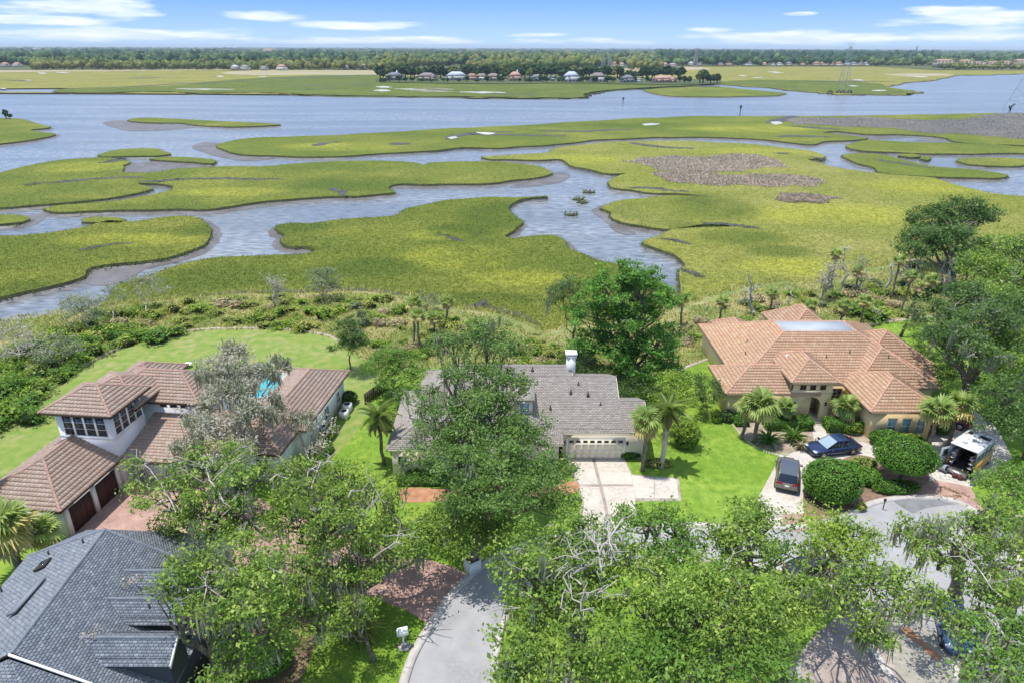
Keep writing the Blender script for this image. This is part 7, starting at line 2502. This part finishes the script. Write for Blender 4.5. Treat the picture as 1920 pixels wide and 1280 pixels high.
# air conditioners and pots beside the white house wing
for px, py, lab in ((652, 770, 'white air conditioner nearest the dark corner bush'), (646, 783, 'second white air conditioner along the wing wall'), (607, 812, 'white round planter frame by the wing hedge')):
    c = P(px, py, 0)
    t = empty('air_conditioner', (c[0], c[1], 0), -.1, label=lab, cat='air conditioner')
    b = MB()
    b.box(-.4, .4, -.4, .4, 0, .85)
    b.build('case', M_WPAINT, parent=t)
    b = MB()
    b.lathe([(.0, .87), (.3, .87), (.32, .85)], n=14)
    b.build('fan_grille', M_BLACK, parent=t)
c = P(700, 745, 0)
fn = empty('garden_screen', P(707, 742, 0), math.radians(65), label='dark slatted screen beside the wide bushy tree', cat='fence')
for k in range(12):
    b = MB()
    b.box(-2.2 + k * .37, -2.2 + k * .37 + .3, -.02, .02, 0, 1.3)
    b.build('slat', M_BARKD, parent=fn)
b = MB()
b.tube([P(1655, 955, .0) + [0, 0, 0], P(1655, 955, 0) + [0, 0, 1.0]], .04, 6)
b.box(*(lambda p: (p[0] - .09, p[0] + .09, p[1] - .05, p[1] + .05))(P(1655, 955, 0)), .85, 1.1)
b.build('marker_post', M_BLACK, label='short dark marker post at the edge of the mulch island', cat='post')
for px, py, lab in ((1505, 772, 'potted plant left of the front door'), (1537, 784, 'dark planter bowl beside the entry step')):
    c = P(px, py, 0)
    t = empty('plant_pot', (c[0], c[1] + .2, 0), 0, label=lab, cat='plant pot')
    b = MB()
    b.lathe([(0, 0), (.18, 0), (.26, .4), (.22, .4), (0, .35)], n=12)
    b.build('pot', M_BRZ, parent=t)
    V, F = leaves(np.random.default_rng(3).normal(0, .18, (90, 3)) + [0, 0, .65], .2, RNG)
    MB().add(V, F).build('plant', L_HEDGE, parent=t)
# fallen fronds on the brick apron and road edge
for (px, py, L_, a, lab) in ((1790, 922, 2.2, -.7, 'fallen brown palm frond on the brick apron'), (1775, 932, 2.6, .1, 'fallen mossy bough along the kerb')):
    c = P(px, py, 0)
    b = MB()
    b.tube(bent((-L_ / 2, 0, .1), (L_ / 2, 0, .1), np.random.default_rng(px), 6, .08), .05, 5)
    V, F = leaves(np.column_stack([np.random.default_rng(1).uniform(-L_ / 2, L_ / 2, 60), np.random.default_rng(2).normal(0, .12, 60), np.full(60, .15)]), .2, RNG)
    b.add(V, F)
    b.build('fallen_bough', L_DEADF, loc=(c[0], c[1], 0), rz=a, label=lab, cat='branch')
# patio furniture and statue behind house A
c = P(352, 688, 0)
b = MB()
b.lathe([(.5, .35), (.55, .42), (.5, .45), (0, .45)], n=12)
b.lathe([(.1, 0), (.1, .4)], n=8)
b.build('garden_table', M_WPAINT, loc=(c[0], c[1], 0), label='small white garden table on the lawn behind the brown roofs', cat='table')
# leaf litter lying on the slate roof
for (px, py, z, n) in ((243, 1088, 7.0, 60), (172, 1188, 7.05, 50), (155, 1195, 6.6, 30)):
    c = P(px, py, z)
    r_ = np.random.default_rng(px)
    pts = c + r_.normal(0, 1, (n, 3)) * [.3, .3, .03]
    V, F = leaves(pts, .12, r_, 1.5)
    MB().add(V, F).build('leaf_litter', M_LITTER, kind='stuff', label='patch of fallen leaves on the slate roof')
# ================================================================== far houses, towers, markers
FW = [mat('far wall %d' % i, c, rough=.9) for i, c in enumerate([(0.62, 0.60, 0.58), (0.50, 0.42, 0.34), (0.60, 0.42, 0.34), (0.35, 0.37, 0.40), (0.75, 0.74, 0.72)])]
FR = [mat('far roof %d' % i, c, rough=.9) for i, c in enumerate([(0.17, 0.18, 0.21), (0.28, 0.27, 0.26), (0.30, 0.18, 0.14), (0.22, 0.19, 0.18), (0.42, 0.26, 0.20), (0.10, 0.15, 0.15), (0.40, 0.44, 0.50)])]


def hip_mesh(b, x0, x1, y0, y1, ze, zr, mi=0):
    h = min(x1 - x0, y1 - y0) / 2
    if x1 - x0 >= y1 - y0:
        a, c = ((x0 + h, (y0 + y1) / 2, zr), (x1 - h, (y0 + y1) / 2, zr))
        b.add([(x0, y0, ze), (x1, y0, ze), (x1, y1, ze), (x0, y1, ze), a, c], [(0, 1, 5, 4), (1, 2, 5), (2, 3, 4, 5), (3, 0, 4), (3, 2, 1, 0)], mi)
    else:
        a, c = (((x0 + x1) / 2, y0 + h, zr), ((x0 + x1) / 2, y1 - h, zr))
        b.add([(x0, y0, ze), (x1, y0, ze), (x1, y1, ze), (x0, y1, ze), a, c], [(0, 1, 4), (1, 2, 5, 4), (2, 3, 5), (3, 0, 4, 5), (3, 2, 1, 0)], mi)


def far_house(px, py, w, h, wall, roof, label, wings=1, group=None, rng=None, chimney=False, z0=-.5):
    c = P(px, py, z0)
    s = depth(c) / 1280.0
    Wd, Hh = w * s, h * s
    D_ = min(Wd * .6, 14)
    root = empty('waterfront_house', c, 0, label=label, cat='house', group=group)
    ze = Hh * .5
    wb, rb = MB(), MB()
    wb.box(-Wd / 2 + .8, Wd / 2 - .8, 0, D_, 0, ze + .1)
    hip_mesh(rb, -Wd / 2, Wd / 2, -.8, D_ + .8, ze, Hh)
    if wings:
        f = .28 * Wd
        wb.box(-f - Wd * .12, -Wd * .12, -4, 1, 0, ze * .98)
        hip_mesh(rb, -f - Wd * .12 - .7, -Wd * .12 + .7, -4.8, 6, ze * .97, Hh * .9)
        if wings > 1:
            wb.box(Wd * .16, Wd * .42, -3, 1, 0, ze * .8)
            hip_mesh(rb, Wd * .16 - .7, Wd * .42 + .7, -3.8, 5, ze * .79, Hh * .75)
    wb.build('wall', FW[wall], parent=root)
    r = rb.build('roof', FR[roof], parent=root)
    if chimney:
        b = MB()
        b.box(Wd * .1, Wd * .1 + 1.2, D_ * .4, D_ * .4 + 1.2, ze, Hh * 1.2)
        b.build('chimney', FW[4], parent=r)
    nwin = max(int(Wd / 4.5), 2)
    storeys = 2 if ze > 4.5 else 1
    for fl in range(storeys):
        for k in range(nwin):
            x = -Wd / 2 + 1.8 + (Wd - 3.6) * (k + .5) / nwin
            if wings and -Wd * .42 < x < -Wd * .1:
                y = -4.05
            elif wings > 1 and Wd * .14 < x < Wd * .44:
                y = -3.05
            else:
                y = -.05
            z = .9 + fl * 2.9
            if z + 1.5 > ze * (.8 if y == -3.05 else .97):
                continue
            b = MB()
            b.box(x - .8, x + .8, y - .04, y, z, z + 1.5)
            b.build('window', M_GLASS, parent=root)
    return root


for args in [(739, 151, 34, 14, 3, 0, 'slate roofed white house with chimney at the left end of the far row', 1, True), (800, 152, 40, 14, 1, 3, 'dark brown roofed house, second in the far row', 2, False), (855, 151, 42, 15, 0, 6, 'large pale blue grey roofed house in the far row', 1, False),
             (885, 151, 24, 12, 2, 2, 'small reddish roofed house right of the pale blue one', 0, False), (905, 151, 20, 12, 4, 3, 'narrow white house in the far row', 0, False), (925, 152, 30, 13, 1, 3, 'brown house with arched front in the far row', 1, False),
             (966, 152, 28, 16, 2, 4, 'tall pink tan house in the far row', 1, True), (1006, 153, 24, 12, 3, 0, 'dark grey house among trees in the far row', 1, False), (1036, 153, 12, 11, 4, 5, 'tiny white gabled house between dark trees in the far row', 0, False),
             (1072, 154, 34, 18, 4, 6, 'white house with blue grey roof and balconies in the far row', 1, False), (1122, 154, 36, 16, 4, 3, 'white walled house with dark brown roof in the far row', 1, False), (1178, 155, 28, 13, 3, 0, 'blue grey house near the right end of the far row', 1, False),
             (1247, 155, 46, 12, 2, 4, 'long low orange brown roofed house at the right end of the far row', 2, False), (1198, 155, 14, 8, 4, 1, 'small white boathouse at the far row', 0, False)]:
    far_house(args[0], args[1], args[2], args[3], args[4], args[5], args[6], args[7], chimney=args[8])
# trees of the peninsula
def crown_mesh(name, material, seed, n=60):
    rng = np.random.default_rng(seed)
    d = rng.normal(0, 1, (n, 3))
    d /= np.linalg.norm(d, axis=1)[:, None]
    c = d * rng.uniform(.35, .85, (n, 1)) * [1, 1, .8]
    V, F = blobs(c, np.full((n, 3), .26) * rng.uniform(.6, 1.3, (n, 1)), IV1, IF1[::1], .2, rng)
    b = MB()
    b.add(V, F)
    return b.mesh(name, material)


M_FT = mat('far tree crown', (0.035, 0.065, 0.028), rough=1, spec=0, island=(.6, 1.6))
M_FT2 = mat('far olive crown', (0.11, 0.13, 0.04), rough=1, spec=0, island=(.6, 1.5))
CR = [crown_mesh('crown', M_FT, 1), crown_mesh('crown', M_FT, 2), crown_mesh('crown', M_FT2, 3)]
TRK = MB().tube([(0, 0, -.5), (0, 0, 1)], [.06, .04], 6).mesh('trunk', M_BARKD)


def far_tree(px, py, w, h, k, label, group, name='far_tree', z0=-.5):
    c = P(px, py, z0)
    s = depth(c) / 1280.0
    r, H_ = w * s / 2, h * s
    root = empty(name, c, 0, label=label, cat='tree', group=group)
    place('trunk', TRK, root, (0, 0, 0), (0, 0, 0), (H_, H_, H_ * .6))
    place('crown', CR[k], root, (0, 0, H_ * .58), (0, 0, px), (r, r, H_ * .45))


rng = np.random.default_rng(31)
for x in np.arange(712, 1285, 8.2):
    if 1165 < x < 1200 or 1262 < x < 1275:
        hh, k = rng.uniform(10, 15), 0
    else:
        hh, k = rng.uniform(17, 27), int(rng.choice([0, 1, 0, 1, 2], p=[.3, .3, .15, .15, .1]))
    far_tree(x + rng.uniform(-3, 3), 146.5 + rng.uniform(-1, 1.5), rng.uniform(16, 26), hh, k, 'dark round tree behind the far row of waterfront houses', 'trees behind the far row of houses')
for x in (714, 722, 731, 747, 762, 772, 790, 812, 830, 838, 862, 873, 893, 915, 932, 938, 945, 976, 985, 992, 1014, 1020, 1025, 1046, 1052, 1060, 1088, 1094, 1102, 1112, 1138, 1146, 1150, 1163, 1190, 1212, 1220, 1236, 1260, 1272):
    far_tree(x + rng.uniform(-3, 3), 153.5 + rng.uniform(-.3, 1.8), rng.uniform(6, 15), rng.uniform(6, 14), int(rng.integers(0, 2)), 'dark tree standing between the far waterfront houses', 'trees between the far houses')
for x, h, k, w in ((1283, 14, 0, 12), (1292, 13, 0, 12), (1312, 24, 2, 20), (1318, 26, 0, 18), (1332, 17, 0, 24), (1345, 18, 0, 14)):
    far_tree(x, 156, w, h, k, 'dark tree in the small clump right of the far row', 'clump of trees right of the far row')
far_tree(12, 223, 12, 18, 0, 'lone wind bent tree on the left river island', None, z0=MZ)
far_tree(19, 222, 11, 9, 0, 'low dark bush beside the lone island tree', None, z0=MZ)
# small far shore houses
i = 0
rng = np.random.default_rng(12)
spec = [(x, 124.5, rng.uniform(10, 19), rng.uniform(5.5, 8)) for x in (1296, 1312, 1352, 1368, 1404, 1434, 1450, 1462, 1480, 1506, 1532, 1546, 1560, 1574, 1590, 1602, 1614, 1625)]
spec += [(x, 127, rng.uniform(12, 20), rng.uniform(7, 10)) for x in (1152, 1166, 1182, 1202, 1216, 1232, 1246, 1262)]
spec += [(440, 132, 18, 9), (458, 132, 20, 9), (494, 132, 16, 7), (527, 132, 20, 10), (648, 131, 12, 8), (662, 130, 14, 8), (680, 131, 14, 10), (698, 130, 14, 9), (8, 126, 16, 8), (30, 126, 16, 8), (175, 121, 10, 5), (812, 122, 24, 12), (1000, 124, 22, 9), (930, 125, 16, 12), (955, 125, 20, 8), (1030, 125, 18, 8)]
for (x, y, w, h) in spec:
    where = 'below the dark pines' if x > 1270 else ('behind the peninsula' if x > 800 else 'on the left far shore')
    wk, rk = int(rng.choice([0, 4, 4, 2, 1])), int(rng.choice([1, 6, 2, 4, 0]))
    rn = {1: 'grey brown', 6: 'pale blue grey', 2: 'dark red brown', 4: 'terracotta', 0: 'slate'}[rk]
    far_house(x, y, w, h, wk, rk, 'small house with %s roof on the far shore %s' % (rn, where), 0, group='small %s roofed houses %s' % (rn, where))
far_house(505, 97.5, 26, 5, 2, 4, 'long pink roofed building above the treetops on the left horizon', 0, z0=9)
far_house(68, 93.5, 18, 3, 4, 1, 'white building above the treetops near the left edge of the horizon', 0, z0=12)
# tan apartment blocks at the right shore
for (x, w, h) in ((1772, 34, 15), (1812, 26, 14), (1836, 18, 11), (1862, 22, 11), (1890, 20, 12), (1916, 26, 15)):
    c = P(x, 127.5, -.5)
    s = depth(c) / 1280.0
    Wd, Hh = w * s, h * s
    root = empty('apartment_block', c, 0, label='tan apartment block with terracotta roof on the right far shore', cat='apartment block', group='apartment blocks on the right far shore')
    b = MB()
    b.box(-Wd / 2, Wd / 2, 0, 16, 0, Hh * .8)
    for k in range(3):
        x_ = -Wd / 2 + Wd * (k + .5) / 3
        b.box(x_ - 3, x_ + 3, -3, 0, 0, Hh * .8)
    b.build('wall', FW[1], parent=root)
    b = MB()
    hip_mesh(b, -Wd / 2 - 1, Wd / 2 + 1, -1, 17, Hh * .8, Hh)
    b.build('roof', FR[4], parent=root)
    for fl in range(3):
        for k in range(int(Wd / 7)):
            x_ = -Wd / 2 + 3 + k * 7
            b = MB()
            b.box(x_ - 1.2, x_ + 1.2, -3.3, -3.05, 1.5 + fl * Hh * .26, 4 + fl * Hh * .26)
            b.build('window', M_GLASS, parent=root)


# ---------------------------------------------------------------- lattice pylons
M_STEEL = mat('weathered steel lattice', (0.36, 0.38, 0.40), rough=.6, metal=.3)


def pylon(px, py, hpx, wpx, label, z0=WZ, arms=True, m=.22):
    c = P(px, py, z0)
    s = depth(c) / 1280.0
    H_, Wb = hpx * s, wpx * s
    root = empty('pylon', c, 0, label=label, cat='pylon')
    b = MB()
    n = 9
    lv = [(H_ * .9 * (1 - (1 - i / n) ** 1.25), ) for i in range(n + 1)]
    def corner(i, k):
        z = lv[i][0]
        w = Wb / 2 * (1 - z / (H_ * .9)) + .7
        return np.array([w * (1 if k in (0, 1) else -1), w * (1 if k in (0, 3) else -1), z])
    for k in range(4):
        b.tube([corner(i, k) for i in range(n + 1)], m, 4, cap=False)
    br = MB()
    for i in range(n):
        for k in range(4):
            k2 = (k + 1) % 4
            br.tube([corner(i, k), corner(i + 1, k2)], m * .5, 3, cap=False)
            br.tube([corner(i, k2), corner(i + 1, k)], m * .5, 3, cap=False)
    b.build('legs', M_STEEL, parent=root, kind='stuff')
    br.build('lattice', M_STEEL, parent=root, kind='stuff')
    if arms:
        for f in (.74, .84, .94):
            b = MB()
            w = Wb * (.42 if f != .84 else .55)
            b.tube([(-w, 0, H_ * f), (0, 0, H_ * f + .8), (w, 0, H_ * f)], m * .8, 4)
            b.tube([(-w, 0, H_ * f), (0, 0, H_ * f - 1), (w, 0, H_ * f)], m * .6, 4)
            b.build('crossarm', M_STEEL, parent=root)
    return root, c, s


pylon(1579, 177, 92, 15, 'tall lattice pylon standing in the river at the right', m=.13)
pylon(1303, 126, 34, 7, 'distant lattice pylon above the far pine forest', z0=0, m=.5)
pylon(1131, 127, 24, 7, 'left of two far pylons behind the peninsula', z0=0, m=.35)
pylon(1143, 129, 26, 7, 'right of two far pylons behind the peninsula', z0=0, m=.35)
pylon(1715, 110, 24, 3, 'thin mast on the right horizon', z0=0, arms=False, m=.6)
pylon(1935, 208, 150, 62, 'lattice pylon at the right edge, only its sloping left legs in view', m=.13)
# fender piles round the river pylon
for x in (1556, 1572, 1580, 1592):
    c = P(x, 177, WZ)
    b = MB()
    for a in range(5):
        ang = a * math.pi / 4
        b.tube([c * 0 + [math.cos(ang) * 2, math.sin(ang) * 1, -1], [math.cos(ang) * 2, math.sin(ang) * 1, 2.6]], .35, 5)
    b.tube([(-2, 0, 2.2), (0, 0, 3.0), (2, 0, 2.2)], .4, 5)
    b.build('fender_piles', M_BARKD, loc=c, label='dark timber fender in the water at the pylon foot', cat='fender', group='fenders at the river pylon', kind='thing')
for (x, y, hp, lab) in ((1387, 217, 19, 'tall channel marker pile at the near river bank'), (1168, 194, 11, 'channel marker pile in the open river')):
    c = P(x, y, WZ)
    s = depth(c) / 1280.0
    root = empty('channel_marker', c, 0, label=lab, cat='channel marker')
    b = MB()
    b.tube([(0, 0, -1), (0, 0, hp * s)], .25, 6)
    b.build('pile', M_BARKD, parent=root)
    b = MB()
    b.box(-.7, .7, -.35, -.27, hp * s - 1.8, hp * s - .4)
    b.build('board', M_BARKD, parent=root)
c = P(1893, 208, WZ)
b = MB()
b.tube([(0, 0, -1), (.6, 0, 3), (2.2, 0, 4.2)], .5, 6)
b.tube([(0, 0, 1), (-.8, 0, 2.5), (-.9, 0, 3.2)], .4, 6)
b.build('fender_piles', M_BARKD, loc=c, label='bent dark timber at the foot of the right edge pylon', cat='fender')
# ================================================================== the air: thin blue haze over everything
M_HAZE = bpy.data.materials.new('haze')
M_HAZE.use_nodes = True
M_HAZE.node_tree.nodes.clear()
_o = nd(M_HAZE.node_tree, 'ShaderNodeOutputMaterial')
_v = nd(M_HAZE.node_tree, 'ShaderNodeVolumePrincipled')
_v.inputs['Color'].default_value = (.75, .87, 1, 1)
_v.inputs['Density'].default_value = 7e-5
lk(M_HAZE.node_tree, _v.outputs[0], _o.inputs['Volume'])
MB().box(-31000, 31000, -310, 35000, -4, 90).build('haze', M_HAZE, kind='stuff', label='thin blue summer haze over the marsh')
